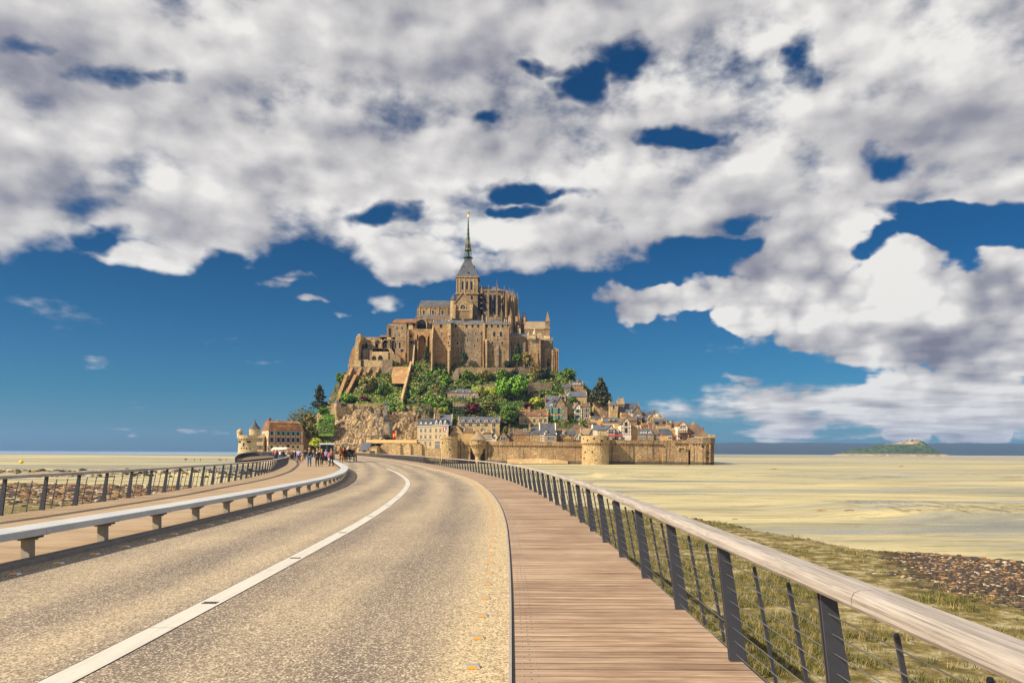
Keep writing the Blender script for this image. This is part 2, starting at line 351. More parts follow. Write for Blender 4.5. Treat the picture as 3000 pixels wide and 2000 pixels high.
def build_ground():
    ys=[]; y=-60.0
    while y<0: ys.append(y); y+=5
    while y<26000:
        ys.append(y); y+= max(.45,y*.012) if y<70 else (y*.013 if y<300 else y*.03)
    m=MB(); us=[]; u=-1.6
    n=300
    rows=[]
    for y in ys:
        row=[]
        W=max(abs(y),35)
        for i in range(n+1):
            uu=(i/n*2-1); uu=uu*(.55+.45*uu*uu)*2.2
            x=uu*W; row.append(len(m.v)); m.v.append(Vector((x,y,ground_z(x,y))))
        rows.append(row)
    for a,b in zip(rows,rows[1:]):
        for i in range(n): m.face((a[i],a[i+1],b[i+1],b[i]))
    mt,t,b,tc=newmat('tidal_flat')
    pos=t.n.new('ShaderNodeNewGeometry').outputs['Position']
    sp=t.node('ShaderNodeSeparateXYZ',{0:pos}); x_,y_,z_=sp.outputs
    # streaks stretched along x, growing with distance
    ly=t.math('MULTIPLY',t.math('LOGARITHM',t.math('MAXIMUM',y_,5),2.718),11)
    sv=t.node('ShaderNodeCombineXYZ',{0:t.math('MULTIPLY',t.math('DIVIDE',x_,t.math('MAXIMUM',y_,20)),2.2),1:ly,2:0}).outputs[0]
    st=t.noise(sv,1.0,7,.62,.15); st2=t.noise(sv,2.6,6,.7,.3)
    fine=t.noise(t.mapv(pos,(1,1,1)),2.2,6,.7)
    sandc=t.ramp(t.mr(st,.33,.67),[(.10,(.15,.17,.17)),(.30,(.26,.25,.18)),(.42,(.42,.38,.25)),(.56,(.54,.48,.31)),(.68,(.32,.29,.20)),(.80,(.52,.47,.31)),(.95,(.28,.26,.18))])
    bandv=t.node('ShaderNodeCombineXYZ',{0:t.math('MULTIPLY',t.math('DIVIDE',x_,t.math('MAXIMUM',y_,20)),.9),1:t.math('MULTIPLY',ly,.33),2:3.3}).outputs[0]
    bn=t.noise(bandv,1.0,4,.5,.3); flatc=t.ramp(t.mr(bn,.33,.67),[(.0,(.20,.22,.20)),(.3,(.32,.32,.25)),(.5,(.48,.45,.32)),(.75,(.59,.54,.37)),(1,(.36,.34,.25))])
    sandc=t.mix(.62,sandc,flatc)
    sandc=t.mix(t.mr(st2,.53,.60,0,.6),sandc,(.17,.16,.115))
    sandc=t.mix(t.mr(fine,.4,.75,0,.35),sandc,(.32,.27,.17))
    # grassy bank
    at=t.node('ShaderNodeAttribute',attribute_name='bank').outputs['Fac']; 
    edge=t.math('ADD',at,t.math('MULTIPLY',t.math('SUBTRACT',t.noise(pos,.35,5,.65),.5),1.2))
    gm=t.math('MULTIPLY',t.mr(edge,.35,.75,0,1),t.mr(y_,110,60,0,1,True))
    g1=t.noise(pos,1.1,8,.75); g2=t.noise(t.mapv(pos,(1,1,1)),7,5,.75)
    gc=t.ramp(g1,[(.32,(.05,.045,.014)),(.44,(.13,.105,.035)),(.52,(.24,.195,.085)),(.62,(.42,.37,.23))])
    gc=t.mix(t.mr(g2,.46,.62,0,.6),gc,(.07,.06,.025))
    sandc=t.mix(1.0,sandc,(.93,.91,.80),'MULTIPLY')
    c=t.mix(gm,sandc,gc)
    # dark wet mud rim
    dk=t.math('MULTIPLY',t.mr(t.noise(t.mapv(pos,(.4,1,1)),.5,5,.7),.5,.6,0,1),t.mr(y_,400,100,0,.6))
    c=t.mix(t.math('MULTIPLY',dk,t.math('MULTIPLY',t.mr(z_,SAND+.2,SAND+.5,0,1),t.math('SUBTRACT',1,gm))),c,(.10,.09,.06))
    wd=t.node('ShaderNodeAttribute',attribute_name='weed').outputs['Fac']; c=t.mix(t.math('MULTIPLY',wd,.92),c,(.045,.032,.022))
    gul=t.noise(t.mapv(pos,(1.1,.16,1),rot=(0,0,.75)),1,6,.72,.4); up=t.math('MULTIPLY',t.mr(z_,SAND+.12,SAND+.4,0,1),t.mr(y_,430,120,0,1)); up=t.math('MULTIPLY',up,t.math('SUBTRACT',1,gm))
    c=t.mix(t.math('MULTIPLY',t.mr(gul,.53,.60,0,.8),up),c,(.12,.11,.07))
    t.l.new(c,b.inputs['Base Color'])
    wet=t.math('MAXIMUM',t.math('MULTIPLY',t.mr(bn,.49,.43,0,1),t.mr(st,.62,.42,0,1)),t.mr(st,.43,.38,0,1))
    wet=t.math('MULTIPLY',wet,t.math('SUBTRACT',1,gm))
    t.l.new(t.mr(wet,0,1,.85,.16),b.inputs['Roughness'])
    t.l.new(t.mr(wet,0,1,.15,.6),b.inputs['Specular IOR Level'])
    hb=t.math('ADD',t.math('ADD',t.math('MULTIPLY',fine,.5),t.math('MULTIPLY',g2,.5)),t.math('MULTIPLY',t.math('MULTIPLY',gul,up),-2.5))
    t.l.new(t.bump(hb,.5,.08),b.inputs['Normal'])
    o=m.build('sand',mt,smooth=True); a_=o.data.attributes.new('bank','FLOAT','POINT'); a_.data.foreach_set('value',[ground_z(v.x,v.y,True) if v.y<140 else 0. for v in m.v]); a_=o.data.attributes.new('weed','FLOAT','POINT'); a_.data.foreach_set('value',[weed(v.x,v.y) for v in m.v])
    tag(o,kind="structure"); o['label']='wide tidal sand and mud flats with a grassy bank by the bridge'
build_ground()
# sea beyond the flats on the left
m=MB(); m.add([(-26000,820,0),(-150,1000,0),(600,26000,0),(-26000,26000,0)],[(0,1,2,3)]); 
WM,t,b,tc=newmat('sea_water')
nn=t.noise(t.mapv(tc.outputs['Object'],(.004,.02,1)),1,5,.6)
t.l.new(t.ramp(nn,[(.35,(.20,.33,.46)),(.6,(.42,.50,.56))]),b.inputs['Base Color']); b.inputs['Roughness'].default_value=.25
t.l.new(t.bump(t.noise(t.mapv(tc.outputs['Object'],(.3,.6,1)),1,3),.3,.1),b.inputs['Normal'])
o=m.build('sea',WM,loc=(0,0,SAND+.16)); tag(o,'blue sea along the left horizon',kind='structure')
# ---------------------------------------------------------------- rocks and tufts (stuff)
def rockmesh(m,c,r,mi):
    vs=[];n=6
    ph=random.random()*6
    for k,(rr,zz) in enumerate(((.75,-.3),(1,.15),(.55,.62))):
        for i in range(n):
            a=ph+2*math.pi*i/n; q=rr*random.uniform(.7,1.15); vs.append((c[0]+r[0]*q*math.cos(a),c[1]+r[1]*q*math.sin(a),c[2]+r[2]*(zz+random.uniform(-.12,.12))))
    fs=[(i,(i+1)%n,(i+1)%n+n,i+n) for i in range(n)]+[(n+i,n+(i+1)%n,(i+1)%n+2*n,i+2*n) for i in range(n)]+[tuple(range(2*n,3*n))]
    m.add(vs,fs,mi)
RK=[flat('rock_rust',(.19,.095,.045),.9,var=.45,scale=.8),flat('rock_ochre',(.30,.20,.10),.9,var=.4,scale=.8),flat('rock_dark',(.045,.035,.03),.85,var=.5,scale=.8),flat('rock_pale',(.42,.37,.29),.9,var=.3,scale=.8)]
def rocks(name,label,n,fn,wts=(3,3,4,1)):
    m=MB(); idx=[i for i,w_ in enumerate(wts) for _ in range(w_)]
    for _ in range(n):
        x,y,r=fn()
        rockmesh(m,(x,y,ground_z(x,y)+r*.1),(r*random.uniform(.7,1.5),r*random.uniform(.6,1.1),r*random.uniform(.4,.9)),random.choice(idx))
    tag(m.build(name,RK),label,kind='stuff')
def f1():
    y=random.uniform(80,108); x=random.uniform(-95,-4-y*.1); return x,y+4*math.sin(x*.05),random.uniform(.2,.55)
rocks('riprap','band of rusty brown boulders across the mud left of the bridge',4200,f1)
def f2():
    y=random.gauss(69,3); x=random.uniform(-75,-12); return x,y,random.uniform(.12,.35)
rocks('riprap','thin second line of small brown stones left of the bridge',1500,f2)
def f3():
    while 1:
        x=random.uniform(13,46); y=random.uniform(12,40)
        s_=shore_y(x)
        d_=(s_-y); xl=interp([(22,18.2),(25.5,16.6),(29,17.2),(37,21)],y) if y>22 else 18.2+(22-y)*1.3
        if -.4<d_ and (x>xl+random.gauss(0,.7)+1.5*noise.noise(Vector((x*.5,y*.5,0))) and y>10 or d_<.7): return x,y,random.uniform(.03,.10)*(1+.8*(random.random()<.06))
rocks('pebble_bank','dark brown stones heaped along the waterline on the right',30000,f3,(3,2,13,1))
def f4():
    x=random.uniform(6,24); y=shore_y(x)+random.gauss(0,.35); return x,y,random.uniform(.06,.22)
rocks('pebble_bank','line of dark stones along the edge of the grassy bank',1100,f4,(2,2,8,0))
def f5():
    x=random.uniform(-150,-30); y=150+12*noise.noise(Vector((x*.02,0,1)))+random.gauss(-2,4); return x,y,random.uniform(.2,.8)
rocks('mud_clods','grey weedy boulders on the far mud bank at left',700,f5,(0,1,5,2))
GR=[flat('grass_olive',(.16,.15,.035),.8,var=.4,scale=4),flat('grass_dry',(.34,.26,.10),.8,var=.3,scale=4),flat('grass_dark',(.05,.065,.015),.8,var=.4,scale=4)]
m=MB()
def tuft(x,y,hh,mi,n=9,sp=.12):
    z=ground_z(x,y)
    for _ in range(n):
        a=random.random()*6.28; r=random.random()*sp; bx,by=x+r*math.cos(a),y+r*math.sin(a); q=random.uniform(.5,1)*hh
        lx,ly=random.gauss(0,.35)*q,random.gauss(0,.35)*q; w_=.008+.004*hh*10*.3
        a2=random.random()*3.14; dx,dy=w_*math.cos(a2),w_*math.sin(a2)
        m.add([(bx-dx,by-dy,z-.03),(bx+dx,by+dy,z-.03),(bx+lx,by+ly,z+q)],[(0,1,2)],mi)
cnt=0
while cnt<21000:
    y=5+random.random()**.75*55; x=random.uniform(2.2,2.2+y*.95)
    if y>shore_y(x)-.3: continue
    dn=noise.noise(Vector((x*.22,y*.22,4)))+.5*noise.noise(Vector((x*.7,y*.7,1)))
    if dn< -.25+.62*sstep(0,10,x-6) and random.random()<.95: continue
    if y>22 and x>interp([(22,18),(29,17),(37,21)],y): continue
    tuft(x,y,random.uniform(.10,.34),random.choice((0,0,1,2,2)),7 if y<25 else 4,.16); cnt+=1
for _ in range(2500):
    y=random.uniform(14,60); x=-random.uniform(12.8,12.8+y*.7)
    tuft(x,y,random.uniform(.15,.35),random.choice((0,1,2)),4,.25)
tag(m.build('grass',GR),'olive and straw coloured salt grass beside the bridge',kind='stuff')
# seaweed clumps on the flats
for i,(px,py,r) in enumerate([(2405,1500,.5),(2490,1504,.42),(2153,1518,.28),(2512,1537,.2),(1700,1412,.5),(1733,1412,.45),(2012,1365,.9),(1960,1362,.6),(2268,1373,1.2),(2640,1365,1.2)]):
    D=(CH-SAND+.2)*F/(py-hy(px)); c=P(px,py,D); mm=MB()
    z=ground_z(c.x,c.y)
    for _ in range(26):
        a=random.random()*6.28;q=r*random.random()
        rockmesh(mm,(q*math.cos(a),q*.6*math.sin(a),0),(r*.3,r*.3,r*.35*random.random()),random.choice((0,1)))
    o=mm.build('seaweed_clump',RK,loc=(c.x,c.y,z)); tag(o,'clump of rusty seaweed stranded on the wet sand','seaweed','seaweed clumps on the flats')
# ---------------------------------------------------------------- bridge curves
KX=[(-12,.0),(0,0),(5,0),(8,-.01),(12,-.06),(15.4,-.14),(20.5,-.38),(28.2,-.98),(38.6,-2.2),(53.8,-4.95),(66,-7.6),(78,-10.3),(92,-13.7),(107,-17.6),(130,-24),(160,-32.8),(214,-49.7),(262,-65)]
def dz(y): return .5*sstep(50,240,y)
def kx(y): return smooth_interp(KX,y)
LEN=[0.0]; YS=[-12.0]
while YS[-1]<262:
    y=YS[-1]; st=.5; x0,x1=kx(y),kx(y+st); YS.append(y+st); LEN.append(LEN[-1]+math.hypot(st,x1-x0))
def y_at(s):
    lo,hi=0,len(LEN)-1
    if s<=0: return YS[0]
    if s>=LEN[-1]: return YS[-1]
    while hi-lo>1:
        mid=(lo+hi)//2
        if LEN[mid]<=s: lo=mid
        else: hi=mid
    return lerp(YS[lo],YS[hi],(s-LEN[lo])/(LEN[hi]-LEN[lo]))
def frame(s):
    y=y_at(s); x=kx(y); e=.6; tx=(kx(y+e)-kx(y-e)); T=Vector((tx,2*e,0)).normalized(); Nn=Vector((T.y,-T.x,0))
    return Vector((x,y,dz(y))),T,Nn
def pt(s,off,z=0):
    p,T,Nn=frame(s); q=p+Nn*off; q.z+=z; return q
def s_of(y):   # arclength at forward distance y
    lo,hi=0.0,LEN[-1]
    for _ in range(40):
        mid=(lo+hi)/2
        if y_at(mid)<y: lo=mid
        else: hi=mid
    return lo
o_right=lambda y: interp([(5,1.70),(20,1.72),(60,2.15),(270,2.3)],y)
o_cl=lambda y: -interp([(5,3.05),(15,3.2),(32,3.5),(63,4.4),(90,5)],y)
o_lk=lambda y: -interp([(9,6.50),(30,6.6),(50,7.5),(82,9.4),(100,10.3),(115,12.5),(125,15.5),(300,16)],y)
o_bf=lambda y: o_lk(y)-.06
o_lr=lambda y: -interp([(16,11.8),(24,12.0),(30,12.4),(44,12.9),(59,13.7),(118,17.4),(130,19),(300,21)],y)
S_END=LEN[-1]
def ribbon(name,offa,offb,za,zb,s0,s1,mats,step=None,parent=None,smooth=False,nx=1):
    """flat strip between two offsets, uv in metres"""
    s=s0; ss=[]
    while s<s1:
        ss.append(s); y=y_at(s); s+= step or (.5 if y<60 else 1.5)
    ss.append(s1)
    me=bpy.data.meshes.new(name); vs=[];fs=[];uvs=[]
    for s in ss:
        y=y_at(s); a=offa(y) if callable(offa) else offa; b=offb(y) if callable(offb) else offb
        for i in range(nx+1):
            q=i/nx; vs.append(pt(s,lerp(a,b,q),lerp(za,zb,q))); uvs.append((s,lerp(a,b,q)))
    w_=nx+1
    for k in range(len(ss)-1):
        for i in range(nx): fs.append((k*w_+i,k*w_+i+1,(k+1)*w_+i+1,(k+1)*w_+i) )
    me.from_pydata([tuple(v) for v in vs],[],fs)
    me.materials.append(mats); ul=me.uv_layers.new(name='UVMap')
    for lp in me.loops: ul.data[lp.index].uv=uvs[lp.vertex_index]
    me.update()
    o=bpy.data.objects.new(name,me); COL.objects.link(o)
    if me.polygons and me.polygons[0].normal.z<0: me.flip_normals()
    if parent: o.parent=parent
    return o
def extrude_profile(name,prof,s0,s1,mat,parent=None,step=None,closed=True,gaps=None,yoff=None):
    """prof: list of (offset,z) about yoff(y); swept along the bridge"""
    s=s0; ss=[]
    while s<s1-1e-4:
        ss.append(s); y=y_at(s); s+= step or (.5 if y<60 else 1.5)
    ss.append(s1); m=MB(); n=len(prof); uvs=[]
    for s in ss:
        y=y_at(s); b=yoff(y) if yoff else 0
        for a,z in prof: m.v.append(pt(s,a+b,z)); uvs.append((s,a*1.0+z))
    for k in range(len(ss)-1):
        for i in range(n if closed else n-1):
            j=(i+1)%n; m.face((k*n+i,k*n+j,(k+1)*n+j,(k+1)*n+i))
    if closed: m.face(tuple(range(n))); m.face(tuple((len(ss)-1)*n+i for i in range(n)))
    o=m.build(name,mat,parent); me=o.data; ul=me.uv_layers.new(name='UVMap')
    for lp in me.loops: ul.data[lp.index].uv=uvs[lp.vertex_index]
    return o
# materials in bridge coordinates (u along, v across, metres)
def uvm(name):
    m,t,b,tc=newmat(name); uv=tc.outputs['UV']; sp=t.node('ShaderNodeSeparateXYZ',{0:uv}); return m,t,b,uv,sp.outputs[0],sp.outputs[1]
ASP,t,b,uv,u,v=uvm('aggregate_asphalt')
sp1=t.noise(uv,42,4,.85); sp2=t.noise(uv,13,5,.8); sp3=t.node('ShaderNodeSeparateColor',{0:t.voro(uv,80,out=1)}).outputs[0]; sp4=t.node('ShaderNodeSeparateColor',{0:t.voro(uv,44,out=1)}).outputs[1]
big=t.noise(t.mapv(uv,(.10,1.3,1)),1,5,.6,.2); pat=t.noise(uv,.5,5,.6)
# wheel bands along the lanes
vv=t.math('DIVIDE',t.math('ADD',v,8.0),1.0)
band=t.math('MULTIPLY',t.math('ADD',t.math('SINE',t.math('MULTIPLY',v,3.9)),1),.5)
tone=t.math('ADD',t.math('MULTIPLY',band,.30),t.math('MULTIPLY',big,.75))
tone=t.math('ADD',tone,t.math('MULTIPLY',t.math('SUBTRACT',pat,.5),.5))
base=t.ramp(tone,[(.26,(.46,.375,.25)),(.50,(.31,.255,.185)),(.76,(.15,.125,.11))])
base=t.mix(t.mr(v,-.75,-.2,0,.75,True),base,(.62,.49,.27))
base=t.mix(t.mr(sp3,.62,.80,0,.66),base,(.075,.055,.045))
base=t.mix(t.mr(sp4,.70,.85,0,.4),base,(.10,.075,.055))
base=t.mix(t.mr(sp3,.28,.10,0,.75),base,(.66,.56,.43))
base=t.mix(t.mr(sp2,.50,.62,0,.4),base,(.14,.10,.07))
sc=t.noise(t.mapv(uv,(.5,7,1)),1,6,.75); base=t.mix(t.mr(sc,.58,.70,0,.35),base,(.16,.12,.09))
stn=t.mr(t.noise(t.mapv(uv,(1,1,1)),.33,5,.62),.66,.76,0,.55); base=t.mix(stn,base,(.10,.075,.055))
t.l.new(base,b.inputs['Base Color']); b.inputs['Roughness'].default_value=.85
t.l.new(t.bump(t.math('ADD',sp3,sp2),.45,.006),b.inputs['Normal'])
def deckmat(name,cols,plank=.145,gap=.07,dirt=None):
    m,t,b,uv,u,v=uvm(name)
    us=t.math('DIVIDE',u,plank); idx=t.math('FLOOR',us); fr=t.math('FRACT',us)
    wn=t.node('ShaderNodeTexWhiteNoise',{'W':idx},noise_dimensions='1D'); rnd=wn.outputs[0]
    gv=t.node('ShaderNodeCombineXYZ',{0:t.math('MULTIPLY',u,26),1:t.math('MULTIPLY',v,1.3),2:t.math('MULTIPLY',idx,7.3)}).outputs[0]
    gr=t.noise(gv,1,6,.7,.2); gr2=t.noise(t.node('ShaderNodeCombineXYZ',{0:t.math('MULTIPLY',u,9),1:t.math('MULTIPLY',v,.5),2:idx}).outputs[0],1,5,.7)
    c=t.ramp(gr,[(.30,cols[0]),(.5,cols[1]),(.68,cols[2])])
    c=t.mix(t.mr(rnd,.3,1,0,.55),c,cols[0]); c=t.mix(t.mr(gr2,.55,.75,0,.6),c,cols[3])
    pt_=t.noise(uv,.55,5,.65); c=t.mix(t.mr(pt_,.42,.68,0,.45),c,cols[2])
    ed=t.math('MINIMUM',fr,t.math('SUBTRACT',1,fr)); gp=t.mr(ed,gap*.5,gap*1.1,1,0)
    c=t.mix(t.math('MULTIPLY',gp,t.mr(t.math('FRACT',t.math('MULTIPLY',rnd,7.7)),0,1,.35,1)),c,(.035,.018,.012))
    t.l.new(c,b.inputs['Base Color']); b.inputs['Roughness'].default_value=.75
    h=t.math('ADD',t.math('MULTIPLY',gr,.25),t.mr(ed,0,gap*1.4,0,1))
    t.l.new(t.bump(h,.6,.012),b.inputs['Normal']); return m
BWK=deckmat('boardwalk_timber',[(.15,.09,.056),(.32,.215,.145),(.55,.42,.31),(.085,.05,.03)])
LWK=deckmat('footway_timber',[(.24,.16,.09),(.37,.265,.165),(.49,.385,.26),(.17,.10,.06)],gap=.05)
def railmat(name,cols,rough=.6):
    m,t,b,uv,u,v=uvm(name)
    gv=t.node('ShaderNodeCombineXYZ',{0:t.math('MULTIPLY',u,1.6),1:t.math('MULTIPLY',v,85),2:0}).outputs[0]
    gr=t.noise(gv,1,7,.72,.9); pa=t.noise(t.mapv(uv,(1,6,1)),1.3,5,.65)
    c=t.ramp(gr,[(.32,cols[0]),(.5,cols[1]),(.66,cols[2])]); c=t.mix(t.mr(pa,.45,.66,0,.65),c,cols[2])
    c=t.mix(t.mr(gr,.62,.7,0,.5),c,cols[0])
    t.l.new(c,b.inputs['Base Color']); b.inputs['Roughness'].default_value=rough
    t.l.new(t.bump(gr,.4,.004),b.inputs['Normal']); return m
RWD=railmat('weathered_oak_rail',[(.14,.12,.105),(.31,.275,.25),(.48,.44,.41)])
PST=flat('charcoal_steel',(.085,.092,.125),.42,.55,var=.3,scale=5)
CBL=flat('steel_cable',(.30,.30,.30),.35,.8)
CONC,t,b,uv,u,v=uvm('bench_concrete')
n1=t.noise(uv,1.4,6,.7); n2=t.noise(uv,30,4,.7)
c=t.ramp(n1,[(.3,(.36,.39,.43)),(.6,(.50,.52,.545))]); c=t.mix(t.mr(n2,.5,.7,0,.35),c,(.25,.24,.22)); t.l.new(c,b.inputs['Base Color']); b.inputs['Roughness'].default_value=.6
t.l.new(t.bump(n2,.3,.004),b.inputs['Normal'])
CONL=flat('bench_leg_concrete',(.33,.30,.25),.85,var=.35,scale=6)
LIC=flat('bench_bracket_stained',(.16,.13,.08),.9,var=.6,scale=14)
STRIP,t,b,uv,u,v=uvm('white_concrete_channel')
n1=t.noise(t.mapv(uv,(.6,9,1)),1,6,.7); n2=t.noise(uv,22,4,.7)
c=t.ramp(n1,[(.3,(.42,.40,.36)),(.5,(.58,.56,.52)),(.7,(.45,.42,.38))]); c=t.mix(t.mr(n2,.56,.7,0,.3),c,(.35,.31,.26)); 
fr=t.math('FRACT',t.math('DIVIDE',u,3.0)); c=t.mix(t.mr(t.math('MINIMUM',fr,t.math('SUBTRACT',1,fr)),.001,.003,.8,0),c,(.12,.1,.08))
t.l.new(c,b.inputs['Base Color']); b.inputs['Roughness'].default_value=.6
KRB=flat('kerb_concrete',(.28,.26,.25),.8,var=.3,scale=8); KST=flat('dark_steel_edge',(.02,.02,.022),.5,.3)
TMB=flat('dark_footway_timber',(.10,.065,.04),.8,var=.5,scale=6)
# ---------------------------------------------------------------- surfaces
KERBW=.07
o=ribbon('road',lambda y:o_lk(y),-.0,0,0,0,S_END,ASP,nx=4); tag(o,'sandy exposed aggregate road curving towards the mount',kind='structure')
o=extrude_profile('kerb',[(-.018,.0),(-.016,.028),(.005,.030),(.008,.0)],0,S_END,KRB,step=1); tag(o,'thin pale kerb strip between road and right boardwalk',kind='structure')
o=extrude_profile('kerb',[(.008,-.05),(.008,.02),(.030,.02),(.030,-.05)],0,S_END,KST,step=1); tag(o,'black steel edge beside the right boardwalk',kind='structure')
o=ribbon('boardwalk',.03,o_right,.024,.024,0,S_END,BWK,nx=2); tag(o,'weathered plank boardwalk on the right of the road',kind='structure')
BOARD=o
tag(ribbon('joint_seal',lambda y:o_cl(y)-.127,lambda y:o_cl(y)+.127,.002,.002,0,s_of(66),KST),'thin dark joints either side of the pale centre strip',kind='structure')
tag(ribbon('drain_strip',lambda y:o_cl(y)-.115,lambda y:o_cl(y)+.115,.004,.004,0,s_of(66),STRIP),'smooth pale concrete centre strip down the road',kind='structure')
o=ribbon('footway',o_lr,lambda y:o_lk(y)-.36,.03,.03,0,s_of(150),LWK,nx=2); tag(o,'light plank footway between bench and left railing',kind='structure')
# raised timber edge and kerb under the bench
KR2=flat('shaded_kerb',(.20,.185,.18),.85,var=.35,scale=8)  # darker grey than the right kerb, bench shade put into the colour
o=extrude_profile('kerb',[(0,-.02),(0,.055),(-.10,.055),(-.10,.075),(-.17,.075),(-.17,.03),(-.17,-.02)],0,s_of(108),KR2,yoff=o_lk,step=1); tag(o,'low grey kerb below the concrete bench',kind='structure')
o=ribbon('kerb_board',lambda y:o_lk(y)-.36,lambda y:o_lk(y)-.17,.031,.031,0,s_of(108),TMB); tag(o,'dark timber edging between kerb and footway',kind='structure')
# forecourt past the end of the bench
DECKM=flat('deck_steel',(.09,.09,.10),.6,.4)
def deck_solid():
    m=MB(); ss=[0+i*3.0 for i in range(int(S_END/3)+1)]
    for s in ss:
        y=y_at(s); a=o_lr(y)-.1; b=o_right(y)+.04
        for off,z in ((a,-.03),(b,-.03),(b-.02,-.35),(b-2.4,-.75),(a+2.4,-.75),(a+.02,-.35)): m.v.append(pt(s,off,z))
    for k in range(len(ss)-1):
        for i in range(6): j=(i+1)%6; m.face((k*6+i,k*6+j,(k+1)*6+j,(k+1)*6+i))
    o=m.build('bridge_deck',DECKM); tag(o,'steel deck carrying the road and footways above the flats',kind='structure')
deck_solid()
m=MB()
s=6.0
while s<S_END-4:
    y=y_at(s)
    for f_ in (.3,.75):
        p=pt(s,lerp(o_lr(y),o_right(y),f_),-.7); m.lathe(p.x,p.y,[(.22,SAND-1),(.22,p.z)],10)
    s+=12
tag(m.build('bridge_piers',DECKM),'slender steel piers under the bridge',kind='structure')
# grates on the centre strip
m=MB(); GS=[]
for y in (7.0,10.0,13.2,16.6,20.2,24,28,32,37,42):
    p,T,N_=frame(s_of(y)); c=p+N_*o_cl(y); root=empty('drain_grate',(c.x,c.y,c.z+.0045),math.atan2(N_.y,N_.x),'small slotted drain in the pale centre strip','drain grate','drain slots in the centre strip')
    g=MB()
    for k in range(6): g.box(-.07+k*.026,-.057+k*.026,-.045,.045,0,.0035)
    g.build('slot',KST,root)
# ---------------------------------------------------------------- road studs
AMB=flat('amber_reflector',(.60,.28,.05),.25,var=.1); STE=flat('cast_aluminium',(.55,.54,.52),.4,.6)
def stud():
    r=empty('road_stud',(0,0,0))
    g=MB(); g.hexa([(-.06,-.03,0),(.06,-.03,0),(.06,.045,0),(-.06,.045,0),(-.045,-.012,.02),(.045,-.012,.02),(.045,.04,.02),(-.045,.04,.02)]); g.build('casing',STE,r)
    g=MB(); g.hexa([(-.043,-.034,.002),(.043,-.034,.002),(.043,-.022,.002),(-.043,-.022,.002),(-.036,-.017,.0185),(.036,-.017,.0185),(.036,-.009,.0185),(-.036,-.009,.0185)]); g.build('reflector',AMB,r)
    return r
st0=stud(); first=True
def put_stud(s,off,label,group):
    global first
    o=st0 if first else copy_tree(st0); first=False
    p,T,N_=frame(s); q=p+N_*off; o.location=(q.x,q.y,q.z+.001); o.rotation_euler=(0,0,math.atan2(N_.y,N_.x)); tag(o,label,'road stud',group)
s=s_of(4.15)
for i in range(90):
    put_stud(s,-.28,'sunlit amber reflector stud set in the road along the right kerb','amber studs along the right kerb'); s+=.775
s=s_of(5.2)
for i in range(80):
    y=y_at(s); put_stud(s,o_lk(y)+.30,'amber reflector stud in the shadow of the concrete bench','amber studs along the left kerb'); s+=.85
# tactile nails on the boardwalk
nail=MB(); nail.lathe(0,0,[(.008,0),(.0075,.003),(.004,.0055)],8); NAILM=flat('nail_steel',(.40,.38,.36),.35,.7)
nm=None; cnt=0; rest=MB()
s=s_of(4.4); k=0
while y_at(s)<34:
    for j,off in enumerate((.085,.135,.18)):
        p=pt(s+(.07 if j==1 else 0),off,.0245)
        if cnt<100:
            if nm is None:
                o=nail.build('nail',NAILM,BOARD); nm=o.data
            else: o=bpy.data.objects.new('nail',nm); COL.objects.link(o); o.parent=BOARD
            o.location=p
        else: rest.lathe(p.x,p.y,[(.008,p.z),(.0075,p.z+.003),(.004,p.z+.0055)],5)
        cnt+=1
    s+=.14
o=rest.build('nails',NAILM,BOARD); o['kind']='stuff'
